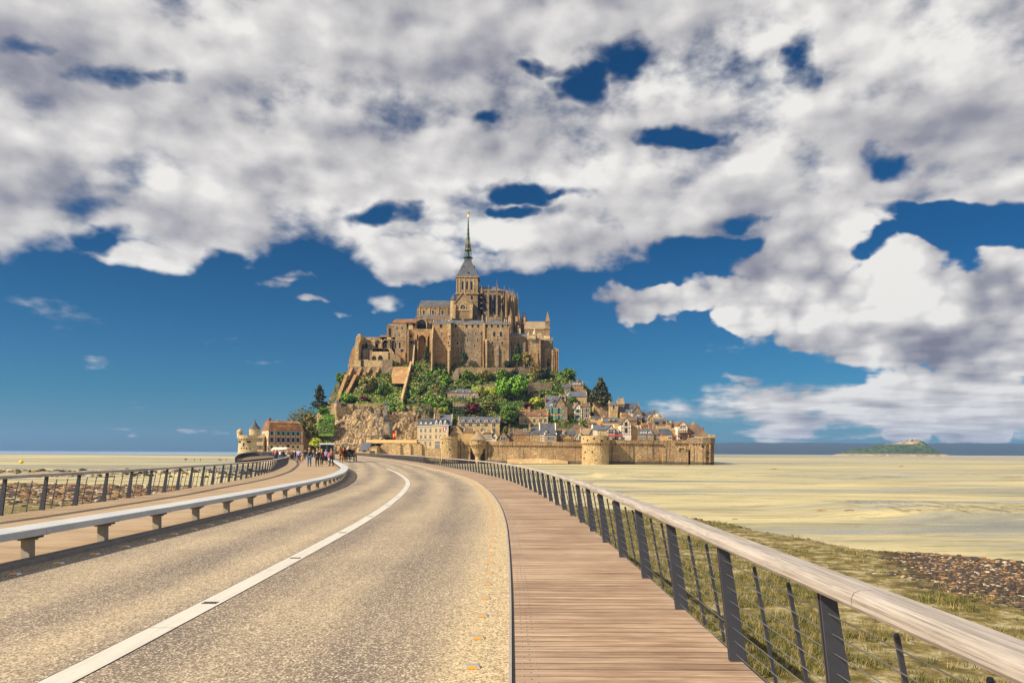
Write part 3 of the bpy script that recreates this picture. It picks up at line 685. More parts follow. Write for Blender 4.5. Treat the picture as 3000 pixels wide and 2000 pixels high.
# ---------------------------------------------------------------- railings
LEANV=.15
def railing(name,label,yo,side,s0,s1,first_s,profs,railm):
    """side=+1: outside is to the right"""
    root=empty(name,(0,0,0),0,label,'railing')
    zt=.89
    # handrail in oak lengths
    def sh(prof): return [(side*(a),z) for a,z in prof]
    s=first_s-8*2.05
    cuts=[]; s=first_s
    while s>s0: s-=2.15
    npart=0
    while s<s1:
        a=max(s,s0); b_=min(s+2.15-.008,s1)
        if npart>=95 : b_=s1
        if b_>a+.05:
            for pn,pf in profs:
                o=extrude_profile('handrail' if pn=='inner' else 'handrail_slat',sh(pf),a,b_,railm,root,step=(.54 if npart<95 else 3),yoff=yo)
                if npart>=95: o['kind']='stuff'
            npart+=1
        if b_==s1: break
        s+=2.15
    # posts
    step=1.66; s=first_s
    while s-step>s0: s-=step
    posts=[]
    while s<s1: posts.append(s); s+=step
    def postm(m,s):
        y=y_at(s); p,T,N_=frame(s); N_=N_*side; base=p+N_*(abs(yo(y))*1.0) if side>0 else p+frame(s)[2]*yo(y)
        h=zt; w0,w1=.17,.085; th=.012
        def q(a,z): return base+N_*a+Vector((0,0,z))
        for tt in (-.016,.016):
            o_=T*tt; e=T*th*.5
            pts=[q(.035,-.22),q(.035-w0,-.22+0),q(.035-w0-.0,.0),q(-LEANV-w1*.75,h),q(-LEANV+w1*.45,h),q(.035,.0)]
            pts=[q(-.085,-.20),q(.045,-.20),q(.045,.0),q(-LEANV+.042,h),q(-LEANV-.034,h),q(-.085,0)]
            n=len(pts); vs=[a+o_-e for a in pts]+[a+o_+e for a in pts]
            m.add(vs,[tuple(range(n)),tuple(range(2*n-1,n-1,-1))]+[(i,i+n,(i+1)%n+n,(i+1)%n) for i in range(n)])
        # cable bolts
        for k in range(8):
            z=.08+k*.098; a=lerp(-.035,-LEANV,z/h)
            m.tube(q(a,z)-T*.028,q(a,z)+T*.028,.006,n=5)
    posts.sort(key=lambda s: abs(s-s_of(0)))
    rest=MB(); nr=0
    for i,s in enumerate(posts):
        if i<100: m=MB(); postm(m,s); m.build('post',PST,root)
        else: postm(rest,s); nr+=1
    if nr: rest.build('posts',PST,root)['kind']='stuff'
    # thin stanchions
    def stan(m,s):
        y=y_at(s); p,T,N_=frame(s); N_=N_*side; base=p+frame(s)[2]*yo(y)
        def q(a,z): return base+N_*a+Vector((0,0,z))
        pts=[q(-.06,-.18),q(.045,.03),q(-.105,.80)]
        for a,b_ in zip(pts,pts[1:]):
            d_=(b_-a).normalized(); w_=T*.006; e=N_*.011
            m.hexa([a-w_-e,a+w_-e,a+w_+e,a-w_+e,b_-w_-e,b_+w_-e,b_+w_+e,b_-w_+e])
        m.lathe(pts[2].x,pts[2].y,[(.009,pts[2].z-.008),(.014,pts[2].z),(.009,pts[2].z+.012)],6)
    ss=sorted([s+step*k/3 for s in posts for k in (1,2)],key=lambda s: abs(s-s_of(0)))
    rest=MB()
    for i,s in enumerate(ss):
        if s>s1: continue
        if i<100: m=MB(); stan(m,s); m.build('stanchion',PST,root)
        else: stan(rest,s)
    rest.build('stanchions',PST,root)['kind']='stuff'
    # cables
    for k in range(8):
        z=.08+k*.098; a=lerp(-.035,-LEANV,z/zt) if k<7 else lerp(-.035,-LEANV,.80/zt)
        r=.0035; n=4
        prof=[(side*a+r*math.cos(i*math.pi/2),z+r*math.sin(i*math.pi/2)) for i in range(n)]
        extrude_profile('cable',prof,s0,min(s1,s_of(130)),CBL,root,step=1.66,yoff=yo)
    return root
inner=[(-.250,.895),(-.262,.912),(-.264,.945),(-.252,.966),(-.228,.976),(-.170,.977),(-.160,.970),(-.158,.895)]
sl1=[(-.138,.90),(-.134,.952),(-.130,.956),(-.090,.956),(-.086,.954),(-.086,.90)]
sl2=[(-.066,.90),(-.066,.938),(-.062,.942),(-.016,.942),(-.008,.935),(-.008,.90)]
pro=[('inner',inner),('s',sl1),('s',sl2)]
railing('railing','curved bridge railing with pale oak handrail and dark steel blades on the right',o_right,1,0.2,S_END,s_of(5.04),pro,RWD)
inner2=[(-.250,.895),(-.262,.915),(-.262,.945),(-.250,.968),(-.225,.975),(-.022,.975),(-.022,.895)]
railing('railing','bridge railing with dark leaning blades along the left footway',o_lr,-1,0.2,s_of(118),s_of(16.4),[('inner',inner2)],RWD)
# sweeping far end of the left railing
def far_rail():
    root=empty('railing',(0,0,0),0,'far end of the left railing sweeping back above the ramp','railing')
    pts=[pt(s_of(118),o_lr(118)+.0,0)]
    e=[(-44.5,134,.50),(-50,150,.62),(-56.5,159,.66),(-60.5,158,.5),(-61.5,154,.1),(-60,148,-.5)]
    P0=[Vector(pts[0])]+[Vector(a) for a in e]
    # resample
    out=[]
    for i in range(len(P0)-1):
        a=P0[max(i-1,0)];b_=P0[i];c=P0[i+1];d_=P0[min(i+2,len(P0)-1)]
        for k in range(10):
            t_=k/10; out.append(.5*((2*b_)+(c-a)*t_+(2*a-5*b_+4*c-d_)*t_*t_+(3*b_-a-3*c+d_)*t_**3))
    out.append(P0[-1])
    m=MB(); mm=MB(); pl_=MB()
    for a,b_ in zip(out,out[1:]):
        T=(b_-a).normalized(); N_=Vector((-T.y,T.x,0))
        m.hexa([a+N_*-.12+Vector((0,0,.9)),a+N_*.12+Vector((0,0,.9)),b_+N_*.12+Vector((0,0,.9)),b_+N_*-.12+Vector((0,0,.9)),a+N_*-.12+Vector((0,0,.99)),a+N_*.12+Vector((0,0,.99)),b_+N_*.12+Vector((0,0,.99)),b_+N_*-.12+Vector((0,0,.99))])
        for f_ in (0,.33,.66):
            q=a.lerp(b_,f_); mm.hexa([q+T*-.07-N_*.1+Vector((0,0,-.2)),q+T*.07-N_*.1+Vector((0,0,-.2)),q+T*.07+N_*.07+Vector((0,0,-.2)),q+T*-.07+N_*.07+Vector((0,0,-.2)),q+T*-.05-N_*.04+Vector((0,0,.9)),q+T*.05-N_*.04+Vector((0,0,.9)),q+T*.05+N_*.04+Vector((0,0,.9)),q+T*-.05+N_*.04+Vector((0,0,.9))])
    m.build('handrail',RWD,root); mm.build('posts',PST,root)
    # deck of the widening under it
    d=MB(); c=pt(s_of(118),o_lr(118)+2,-.03)
    ring=[p+Vector((0,0,-.0)) for p in out]+[pt(s_of(175),-22,.0),pt(s_of(118),o_lr(118)+3,0)]
    n=len(ring); d.add([p+Vector((0,0,-.02)) for p in ring]+[p+Vector((0,0,-.6)) for p in ring],[tuple(range(n))]+[(i,(i+1)%n,(i+1)%n+n,i+n) for i in range(n)])
    tag(d.build('ramp',LWK),'platform at the far end of the left footway',kind='structure')
far_rail()
# ---------------------------------------------------------------- bench of precast slabs
LS=1.86*1.0; s=s_of(9.75)
while s>.5: s-=LS
k=0; BR=empty('bench',(0,0,0),0,'long low curved concrete bench separating road and left footway','bench')
SEnd=s_of(104)
while s<SEnd:
    e=min(s+LS,SEnd)
    pf=[(-.0,.37),(-.0,.455),(-.012,.468),(-.50,.468),(-.512,.455),(-.512,.37)]
    extrude_profile('slab',pf,s+.006,e-.006,CONC,BR,step=.47,yoff=o_bf)
    # leg under the joint with stepped bracket
    y=y_at(s); p,T,N_=frame(s); b_=p+N_*(o_bf(y)-.25)
    def bx(g,a0,a1,n0,n1,z0,z1):
        vs=[]
        for z in (z0,z1):
            for (a,n_) in ((a0,n0),(a1,n0),(a1,n1),(a0,n1)): vs.append(b_+T*a+N_*n_+Vector((0,0,z)))
        g.hexa(vs)
    g=MB(); bx(g,-.06,.06,-.07,.05,.02,.30); bx(g,-.085,.085,-.10,.08,.285,.31); g.build('leg',CONL,BR)
    g=MB(); bx(g,-.17,.17,-.22,.10,.31,.345); bx(g,-.24,.24,-.24,.14,.345,.372); g.build('bracket',LIC,BR)
    s=e; k+=1
# ---------------------------------------------------------------- the mount: terrain
TOP=[(820,1335),(840,1318),(860,1290),(890,1255),(905,1240),(950,1195),(985,1130),(1000,1105),(1015,1085),(1060,1070),(1150,1068),(1260,1058),(1330,1072),(1400,1076),(1500,1074),(1600,1085),(1650,1092),(1700,1120),(1740,1150),(1780,1170),(1840,1205),(1900,1228),(1960,1245),(2020,1268),(2080,1285),(2110,1300),(2130,1318)]
LOW=[(820,1342),(1100,1342),(1180,1330),(1300,1322),(1450,1312),(1750,1306),(2000,1304),(2110,1308),(2130,1320)]
D0,D1=350.0,405.0
def cliff(px,py): pass
def tpy(px,D):
    a=interp(LOW,px); b=smooth_interp(TOP,px)
    t_=max(0,min(1,(D-D0)/(D1-D0)))
    e=.9
    if px<1330:      # steep rock just behind the lower town at the left
        k=sstep(880,940,px)*(1-sstep(1240,1330,px)); t2=t_
        f=interp([(0,0),(.10,.30),(.22,.46),(.5,.60),(1,1)],t_)
        return lerp(lerp(a,b,t_**e),lerp(a,b,f),k)
    return lerp(a,b,t_**e)
def tz(px,D): return CH+(hy(px)-tpy(px,D))/F*D
def terr_D(px,py):   # distance at which the slope reaches picture height py
    lo,hi=D0,D1
    for _ in range(30):
        mid=(lo+hi)/2
        if tpy(px,mid)>py: lo=mid
        else: hi=mid
    return (lo+hi)/2
def build_terrain():
    m=MB(); rows=[]
    Ds=[343+i*1.0 for i in range(0,63)]+[406+i*4 for i in range(0,14)]+[470+i*10 for i in range(12)]
    pxs=[812+i*2.6 for i in range(int((2140-812)/2.6)+1)]
    for D in Ds:
        row=[]
        for px in pxs:
            if D<=405: z=tz(px,D)
            else:
                z0=tz(px,405); f=1-sstep(440,560,D); z=lerp(SAND-1,z0,f)
            x=(px-1500)/F*min(D,430) if D>430 else (px-1500)/F*D
            ed=sstep(812,840,px)*(1-sstep(2060,2100,px))
            if D<349.5: z=lerp(SAND-.5,z,sstep(343,347,D)) if px>1150 else z
            z=lerp(SAND-1.5,z,ed)
            if D>352:
                town=sstep(1330,1420,px)
                rk=noise.fractal(Vector((x*.11,D*.11,z*.05)),.6,2.0,5)
                rk2=abs(noise.noise(Vector((x*.35,D*.35,z*.35))))
                z+= (1-town*.85)*(rk*2.6+rk2*1.8-.6)*ed
                D_=D+(1-town)*(noise.noise(Vector((x*.2,z*.25,3)))*2.2)
            else: D_=D
            row.append(len(m.v)); m.v.append(Vector((x,D_,z)))
        rows.append(row)
    for a,b in zip(rows,rows[1:]):
        for i in range(len(a)-1): m.face((a[i],a[i+1],b[i+1],b[i]))
    mt,t,b,tc=newmat('mount_slope'); v=tc.outputs['Object']
    ge=t.n.new('ShaderNodeNewGeometry'); nz=t.node('ShaderNodeSeparateXYZ',{0:ge.outputs['Normal']}).outputs[2]
    sx=t.node('ShaderNodeSeparateXYZ',{0:v}); 
    n1=t.noise(v,.22,6,.7,.4); n2=t.noise(t.mapv(v,(1,1,1),rot=(.5,.6,.3)),.9,7,.75,1.0); vo=t.voro(t.vmath('ADD',v,t.vmath('SCALE',t.noise(v,.5,3,out=1),None) if 0 else v),.28)
    ck=t.voro(t.mapv(v,(1,1,.7),rot=(.4,.5,.2)),.30,feature='DISTANCE_TO_EDGE'); ck2=t.voro(t.mapv(v,(1,1,.6),rot=(.9,.3,.2)),1.1,feature='DISTANCE_TO_EDGE')
    rock=t.ramp(n2,[(.37,(.09,.05,.03)),(.44,(.34,.22,.11)),(.52,(.56,.41,.23)),(.63,(.76,.64,.43))])
    rock=t.mix(t.mr(ck,.0,.09,.7,0),rock,(.09,.05,.028)); rock=t.mix(t.mr(ck2,.0,.08,.3,0),rock,(.13,.08,.04))
    rock=t.mix(t.mr(n1,.5,.7,0,.7),rock,(.55,.33,.12))
    green=t.ramp(t.noise(v,.8,6,.75),[(.36,(.015,.03,.006)),(.5,(.06,.085,.015)),(.64,(.17,.17,.035))])
    xl=t.math('DIVIDE',sx.outputs[0],sx.outputs[1])   # where along the slope
    bare=t.math('MULTIPLY',t.mr(xl,-.325,-.30,0,1),t.mr(xl,-.125,-.16,0,1))
    low=t.mr(sx.outputs[2],30,20,0,1)
    gmask=t.math('ADD',t.mr(nz,.45,.85,-.1,.9),t.math('MULTIPLY',t.math('SUBTRACT',n1,.5),2.6))
    gmask=t.math('SUBTRACT',t.math('ADD',gmask,.60),t.math('MULTIPLY',bare,t.math('MULTIPLY',low,1.6)))
    rock=t.mix(t.math('MULTIPLY',t.math('SUBTRACT',1,t.math('MULTIPLY',bare,low)),.75),rock,(.20,.13,.07))
    c=t.mix(t.mr(gmask,.35,.6,0,1),rock,green)
    t.l.new(c,b.inputs['Base Color']); b.inputs['Roughness'].default_value=.9
    t.l.new(t.bump(t.math('ADD',n2,t.math('MULTIPLY',t.mr(ck,0,.25,0,1),.8)),1.0,1.6),b.inputs['Normal'])
    o=m.build('rocky_mount',mt,smooth=False); tag(o,'steep rocky mount with patches of green below the abbey',kind='structure')
    # sandy forecourt that the bridge arrives at
    m=MB(); poly=[(-88,240),(-104,285),(-112,312),(-112,352),(-62,352),(-44,343),(-40,300),(-52,262),(-58,240),(-64,215),(-74,215)]
    ring=[(x,y) for x,y in poly]
    m.prismZ(ring,SAND-1,.38)
    tag(m.build('forecourt',flat('forecourt_paving',(.50,.42,.30),.9,var=.2,scale=.3)),'pale forecourt between the bridge and the mount',kind='structure')
build_terrain()
# ---------------------------------------------------------------- building helper
WIN={}
def winmesh(w,h,kind):
    key=(round(w,1),round(h,1),kind)
    if key in WIN: return WIN[key]
    w,h=key[0],key[1]; m=MB(); f=.12 if w>.5 else .07
    if kind in('arch','gothic'):
        n=7; pts=[]
        for i in range(n+1):
            a=math.pi*i/n; rr=w/2
            if kind=='gothic': pts.append((rr*math.cos(a),h-w*.5+(w*.75)*math.sin(a)**.8*.9))
            else: pts.append((rr*math.cos(a),h-w/2+rr*math.sin(a)))
        inner=[(-w/2,0),(w/2,0)]+pts; sc=lambda p,k:(p[0]*(1+k/w*2),p[1]+(k if p[1]>0 else -k)*.9)
        m.prismY([sc(p,f) for p in inner],-.05,.1,0); m.prismY(inner,-.07,.0,1)
    else:
        fr=0 if kind!='void' else 1
        m.box(-w/2-f,w/2+f,-.05,.1,-f,h+f,fr); m.box(-w/2,w/2,-.07,.0,0,h,1)
        if kind=='white' or kind=='cross':
            m.box(-.05,.05,-.10,-.071,0,h,0); m.box(-w/2,w/2,-.098,-.0712,h*.62,h*.62+.08,0)
        if kind in('shut','shut2'):
            for s_ in(-1,1): m.box(s_*(w*.5+.05),s_*(w*.95+.05),-.14,-.06,0,h,2)
    mats={'void':[ST2,DRK],'white':[WFR,GLS],'cross':[FRM,GLS],'shut':[FRM,GLS,GRN],'shut2':[FRM,DRK,LEAD],'dark':[ST2,DRK]}.get(kind,[FRM,DRK])
    me_o=m.build('window',mats); me=me_o.data; bpy.data.objects.remove(me_o)
    WIN[key]=me; return me
class Bd:
    def __init__(s,name,label,cat,fr,x0,x1,yb,D=None,rot=0,group=None,depth=9,sink=4):
        ox,oy,k=FR[fr]; s.fx=lambda x:ox+x*k; s.fy=lambda y:oy+y*k; s.ks=k
        a=s.fx(x0); b=s.fx(x1); py=s.fy(yb); mid=(a+b)/2
        if D is None: D=terr_D(mid,py)
        s.D=D; s.k=D/F; s.cr=math.cos(rot); s.rot=rot; s.pxl=a; s.h=hy(mid)
        if rot:   # solve facade length so that it spans a..b in the picture
            A=(a-1500)/F*D; t_=(b-1500)/F
            s.w=(t_*D-A)/(math.cos(rot)-t_*math.sin(rot))
        else: s.w=(b-a)*s.k
        s.z0=CH+(s.h-py)*s.k; s.root=empty(name,((a-1500)/F*D,D,s.z0),rot,label,cat,group)
        s.dep=depth; s.sink=sink; s.nw=0; s.x0=x0; s.x1=x1
    def X(s,x): return (x-s.x0)/(s.x1-s.x0)*s.w
    def W(s,w): return w/(s.x1-s.x0)*s.w
    def Z(s,y): return CH+(s.h-s.fy(y))*s.k-s.z0
    def L(s,n): return n*s.ks*s.k
    def part(s,name,m,mat): return m.build(name,mat,s.root)
    def wall(s,x0,x1,ytop,ybot=None,mat=None,y0=0,y1=None,name='wall'):
        m=MB(); z0=-s.sink if ybot is None else s.Z(ybot)
        m.box(s.X(x0),s.X(x1),y0,s.dep if y1 is None else y1,z0,s.Z(ytop)); return s.part(name,m,mat)
    def roof(s,x0,x1,ye,yr,kind='S',mat=None,y0=0,y1=None,ov=.25,hipl=.0,hipr=.0,gw=None):
        y1=s.dep if y1 is None else y1; a,b=s.X(x0),s.X(x1); e,r=s.Z(ye),s.Z(yr); m=MB(); ym=(y0+y1)/2
        if kind=='S':     # ridge parallel to the front
            hl,hr=hipl*(y1-y0)/2,hipr*(y1-y0)/2
            m.add([(a-ov,y0-ov,e),(b+ov,y0-ov,e),(b+ov,y1+ov,e),(a-ov,y1+ov,e),(a-ov*.5+hl,ym,r),(b+ov*.5-hr,ym,r)],[(0,1,5,4),(1,2,5),(2,3,4,5),(3,0,4),(0,3,2,1)])
            o=s.part('roof',m,mat)
            if hipl==0 and gw:
                for q in (a,b): 
                    g=MB(); g.prismX([(y0-.1,e-.3),(y1+.1,e-.3),(ym+.3,r+.35),(ym-.3,r+.35)],q-.22,q+.22); s.part('gable_wall',g,gw)
            return o
        if kind=='G':     # gable towards the viewer
            xm=(a+b)/2
            if gw: g=MB(); g.prismY([(a,e-.05),(b,e-.05),(xm,r-.15)],y0,y0+.4); s.part('gable_wall',g,gw)
            th=.3
            m.prismY([(a-ov,e-.2),(xm,r-.02),(b+ov,e-.2),(b+ov,e-.2+th),(xm,r+th),(a-ov,e-.2+th)],y0-ov,y1+ov)
            return s.part('roof',m,mat)
        if kind=='P':     # pyramid / hip
            m.pyr(a-ov,b+ov,y0-ov,y1+ov,e,(a+b)/2,ym,r,tx=(b-a)*hipl/2+.05); return s.part('roof',m,mat)
        if kind=='M':     # mansard: steep lower slopes then flat hip
            zi=lerp(e,r,.72); i=s.L(0)+1.1; 
            m.hexa([(a-.15,y0-.15,e),(b+.15,y0-.15,e),(b+.15,y1+.15,e),(a-.15,y1+.15,e),(a+i*.6,y0+i,zi),(b-i*.6,y0+i,zi),(b-i*.6,y1-i,zi),(a+i*.6,y1-i,zi)])
            m.hexa([(a+i*.5,y0+i*.9,zi),(b-i*.5,y0+i*.9,zi),(b-i*.5,y1-i*.9,zi),(a+i*.5,y1-i*.9,zi),(a+i*.9,ym-.2,r),(b-i*.9,ym-.2,r),(b-i*.9,ym+.2,r),(a+i*.9,ym+.2,r)])
            return s.part('roof',m,mat)
    def win(s,x,y,w,h,kind='rect',yy=0,side=None):
        """centre x,y ; size w,h in crop units"""
        me=winmesh(max(.3,s.W(w))*1.15,max(.4,s.L(h)),kind)
        o=bpy.data.objects.new('window',me); COL.objects.link(o); o.parent=s.root
        o.location=(s.X(x),yy,s.Z(y+h/2)); s.nw+=1
        return o
    def sidewin(s,fy,y,w,h,kind='rect',right=False):
        """window on the side wall; fy = distance from the front in metres, w in metres"""
        me=winmesh(w,max(.4,s.L(h)),kind); o=bpy.data.objects.new('window',me); COL.objects.link(o); o.parent=s.root
        o.location=(s.w if right else 0,fy,s.Z(y+h/2)); o.rotation_euler=(0,0,math.pi/2 if right else -math.pi/2); return o
    def grid(s,xs,ys,w,h,kind='rect',yy=0):
        for y in ys:
            for x in xs: s.win(x,y,w,h,kind,yy)
    def chim(s,x,ytop,ybot,w=None,yy=None,mat=None,dp=.8):
        m=MB(); ww=s.W(w) if w else 1.2; xx=s.X(x); yy=s.dep/2 if yy is None else yy
        m.box(xx-ww/2,xx+ww/2,yy-dp/2,yy+dp/2,s.Z(ybot)-.8,s.Z(ytop)); m.box(xx-ww/2-.12,xx+ww/2+.12,yy-dp/2-.12,yy+dp/2+.12,s.Z(ytop),s.Z(ytop)+.25)
        m.lathe(xx,yy,[(.16,s.Z(ytop)+.25),(.13,s.Z(ytop)+.7)],6)
        return s.part('chimney',m,mat or ST)
    def dormer(s,x,ytop,ybot,w,yy=.2,mat=None,rmat=None,kind='white',dp=2.6):
        a,b=s.X(x-w/2),s.X(x+w/2); z0,z1=s.Z(ybot),s.Z(ytop); zm=lerp(z0,z1,.68); m=MB(); m.mi=0
        m.box(a,b,yy,yy+dp,z0,zm); xm=(a+b)/2; m.prismY([(a,zm),(b,zm),(xm,z1-.1)],yy,yy+dp,0)
        o=s.part('dormer',m,mat or WFR)
        r=MB(); r.prismY([(a-.2,zm-.08),(xm,z1),(b+.2,zm-.08),(b+.2,zm+.1),(xm,z1+.2),(a-.2,zm+.1)],yy-.15,yy+dp); q=r.build('dormer_roof',rmat or SLT,o)
        me=winmesh(max(.3,(b-a)*.55),max(.5,(zm-z0)*.75),kind); wo=bpy.data.objects.new('window',me); COL.objects.link(wo); wo.parent=o; wo.location=(xm,yy,z0+(zm-z0)*.12)
        return o
    def butt(s,x0,x1,ytop,ybot=None,out=1.2,mat=None,slope=1.5,flare=0):
        a,b=s.X(x0),s.X(x1); z1=s.Z(ytop); z0=-s.sink if ybot is None else s.Z(ybot); m=MB()
        m.prismX([(.05,z0),(-out-flare,z0),(-out,z1-slope),(.05,z1)],a,b); return s.part('buttress',m,mat)
    def band(s,x0,x1,y,h=.35,out=.2,mat=None,yy=0):
        m=MB(); z=s.Z(y); m.box(s.X(x0)-out,s.X(x1)+out,yy-out,yy+.3,z-h/2,z+h/2); return s.part('cornice',m,mat)
    def gate(s,x,y,w,h,kind='arch',yy=0):
        m=MB(); ww=s.W(w); hh=s.L(h); z=s.Z(y+h/2); xx=s.X(x); n=9
        pts=[(xx-ww/2,z),(xx+ww/2,z)]+[(xx+ww/2*math.cos(math.pi*i/n),z+hh-ww/2+ww/2*math.sin(math.pi*i/n)) for i in range(n+1)]
        m.prismY(pts,yy-.06,yy+.1); return s.part('archway',m,DRK)
def cone(m,x,y,r,z0,z1,n=16,mi=None,bell=0):
    m.lathe(x,y,[(r,z0),(lerp(r,0,.35)-bell,lerp(z0,z1,.3)),(lerp(r,0,.7)-bell,lerp(z0,z1,.66)),(.03,z1)],n,mi)
# ================================================================ abbey church
B=Bd('abbey_church','great abbey church with green and gold spire crowning the mount','church','H',165,475,1600,D=440,depth=0,sink=0)
k=B.k; X=B.X; Z=B.Z; DW=B.w   # tower is square, width DW
B.dep=DW
B.wall(170,462,1045,1600,STG if 0 else ST,y0=.0,name='tower')
for yy in (1100,1225): pass
B.grid([250,313,376],[1168],26,120,'arch')
B.band(160,470,1282,.6,.5,STG); B.band(160,470,1050,.5,.45,STG); B.band(168,464,1385,.35,.2,STG)
B.grid([235,380],[1335],28,62,'arch')
m=MB()
for x in (170,213,282,345,410,455): m.box(X(x)-.28,X(x)+.28,-.25,.3,Z(1278),Z(1075))
B.part('pilaster',m,STG)
for i in range(3): B.sidewin(DW*(.25+.25*i),1168,1.3,120,'arch',True)
# pyramid roof and flèche
m=MB(); xm=X(335)*0+X(316); xc=(X(170)+X(462))/2; yc=DW/2
rt=B.L(48); hz=[(1045,.5*DW+.4),(1000,.5*DW*.86),(880,.5*DW*.55),(800,rt*1.05),(760,rt)]
vs=[];fs=[]
for y,r in hz:
    for sx,sy in((-1,-1),(1,-1),(1,1),(-1,1)): vs.append((xc+sx*r,yc+sy*r,Z(y)))
for i in range(len(hz)-1):
    for j in range(4): fs.append((i*4+j,i*4+(j+1)%4,(i+1)*4+(j+1)%4,(i+1)*4+j))
fs.append((16,17,18,19)); m.add(vs,fs); sr=B.part('roof',m,SLT)
m=MB(); 
for x,y in((322,975),(410,880),(255,880)): 
    xx=lerp(xc,X(x),1); m.box(xx-.35,xx+.35,yc-.5*DW*.92 if y>900 else yc-.5*DW*.6,yc,Z(y+12),Z(y-12))
m.build('roof_hatch',SLB,sr)
m=MB(); r=B.L(45)
m.lathe(xc,yc,[(r*1.5,Z(748)),(r*1.55,Z(738)),(r*1.0,Z(736))],8)      # gallery
for i in range(8):
    a=math.pi/8+i*math.pi/4; cx,cy=xc+r*math.cos(a),yc+r*math.sin(a)
    m.tube((cx,cy,Z(760)),(cx,cy,Z(620)),.22,.18,5)
    m.tube((xc+r*1.5*math.cos(a),yc+r*1.5*math.sin(a),Z(742)),(xc+r*1.9*math.cos(a),yc+r*1.9*math.sin(a),Z(745)),.14,.05,4)
m.lathe(xc,yc,[(r*.55,Z(760)),(r*.5,Z(620))],8)
m.lathe(xc,yc,[(r*1.12,Z(640)),(r*1.15,Z(628)),(r*.9,Z(622))],8)
m.lathe(xc,yc,[(r*.72,Z(622)),(r*.55,Z(520)),(r*.40,Z(430)),(r*.22,Z(280)),(r*.12,Z(165))],8)
for i in range(8):
    a=math.pi/8+i*math.pi/4; cx,cy=xc+r*.86*math.cos(a),yc+r*.86*math.sin(a)
    m.tube((cx,cy,Z(622)),(cx,cy,Z(548)),.16,.12,5)
for z_ in (470,400,340,280,230):
    rr=B.L(interp([(165,5),(280,10),(430,18),(520,25)],z_)); m.lathe(xc,yc,[(rr*1.25,Z(z_+4)),(rr*1.25,Z(z_-2))],8)
B.part('spire',m,COP)
m=MB()
for i in range(8):
    a=math.pi/8+i*math.pi/4; cx,cy=xc+r*.86*math.cos(a),yc+r*.86*math.sin(a)
    m.tube((cx,cy,Z(560)),(cx,cy,Z(500)),.26,.04,5)
    cx,cy=xc+r*1.05*math.cos(a),yc+r*1.05*math.sin(a); m.tube((cx,cy,Z(640)),(cx,cy,Z(612)),.25,.05,5)
m.lathe(xc,yc,[(r*1.0,Z(630)),(r*1.0,Z(620))],8); m.lathe(xc,yc,[(.3,Z(168)),(.42,Z(160)),(.3,Z(152))],8)
B.part('gilding',m,GLD)
m=MB(); zs=Z(158)   # winged statue with raised sword
m.lathe(xc,yc,[(.45,zs),(.35,zs+.8),(.42,zs+1.6),(.5,zs+2.4),(.2,zs+2.9)],8); m.lathe(xc,yc,[(.1,zs+2.8),(.24,zs+3.1),(.1,zs+3.4)],8)
for s_ in (-1,1): m.add([(xc+s_*.2,yc+.1,zs+1.6),(xc+s_*1.25,yc+.3,zs+3.7),(xc+s_*.9,yc+.3,zs+2.4),(xc+s_*.3,yc-.1,zs+2.6),(xc+s_*.2,yc+.3,zs+1.6),(xc+s_*1.25,yc+.45,zs+3.7)],[(0,1,2),(0,3,1),(4,5,2),(4,3,5),(0,2,4)])
m.tube((xc-.4,yc-.2,zs+2.4),(xc-.5,yc-.2,zs+4.2),.07,.03,5); m.tube((xc+.4,yc,zs+2.3),(xc-.45,yc-.2,zs+2.8),.1,.1,5)
B.part('statue',m,GLD)
# ---- nave (left of the tower), measured in frame A
A=FR['A']; H_=FR['H']
def a2h(x,y): px=A[0]+x*A[2]; py=A[1]+y*A[2]; return (px-H_[0])/H_[2],(py-H_[1])/H_[2]
def b2h(x,y): Q=FR['B']; px=Q[0]+x*Q[2]; py=Q[1]+y*Q[2]; return (px-H_[0])/H_[2],(py-H_[1])/H_[2]
ax=lambda x:a2h(x,0)[0]; ay_=lambda y:a2h(0,y)[1]; bx_=lambda x:b2h(x,0)[0]; by_=lambda y:b2h(0,y)[1]
B.wall(ax(1285),ax(1860),ay_(395),ay_(760),ST,y0=1.5,y1=DW-1.5,name='nave_wall')
B.roof(ax(1285),ax(1860),ay_(392),ay_(280),'S',SLT,y0=1.5,y1=DW-1.5,ov=.4,hipl=.12)
B.wall(ax(1243),ax(1286),ay_(412),ay_(760),ST,y0=3,y1=DW-3,name='nave_wall'); B.roof(ax(1243),ax(1300),ay_(410),ay_(340),'S',SLT,y0=3,y1=DW-3,hipl=.8)
B.band(ax(1285),ax(1790),ay_(397),.35,.25,STP,yy=1.5)
m=MB()
for i in range(26): x=lerp(ax(1290),ax(1780),i/25); m.box(X(x)-.14,X(x)+.14,1.2,1.5,Z(ay_(430)),Z(ay_(402)))
B.part('corbel_table',m,STG)
m=MB()
for x in (1290,1425,1440,1560,1578,1700,1722): m.box(X(ax(x))-.25,X(ax(x))+.25,1.15,1.6,Z(ay_(530)),Z(ay_(425)))
B.part('pilaster',m,STG)
B.grid([ax(x) for x in(1352,1493,1637)],[ay_(488)],22,62,'arch',yy=1.5)
m=MB(); a,b=X(ax(1250)),X(ax(1800)); m.hexa([(a,-3,Z(ay_(578))),(b,-3,Z(ay_(578))),(b,1.5,Z(ay_(578))),(a,1.5,Z(ay_(578))),(a,1.3,Z(ay_(530))-.1),(b,1.3,Z(ay_(530))-.1),(b,1.55,Z(ay_(530))),(a,1.55,Z(ay_(530)))]); B.part('aisle_roof',m,SLB)
B.wall(ax(1255),ax(1800),ay_(578),ay_(800),ST,y0=-3,y1=1.5,name='aisle_wall')
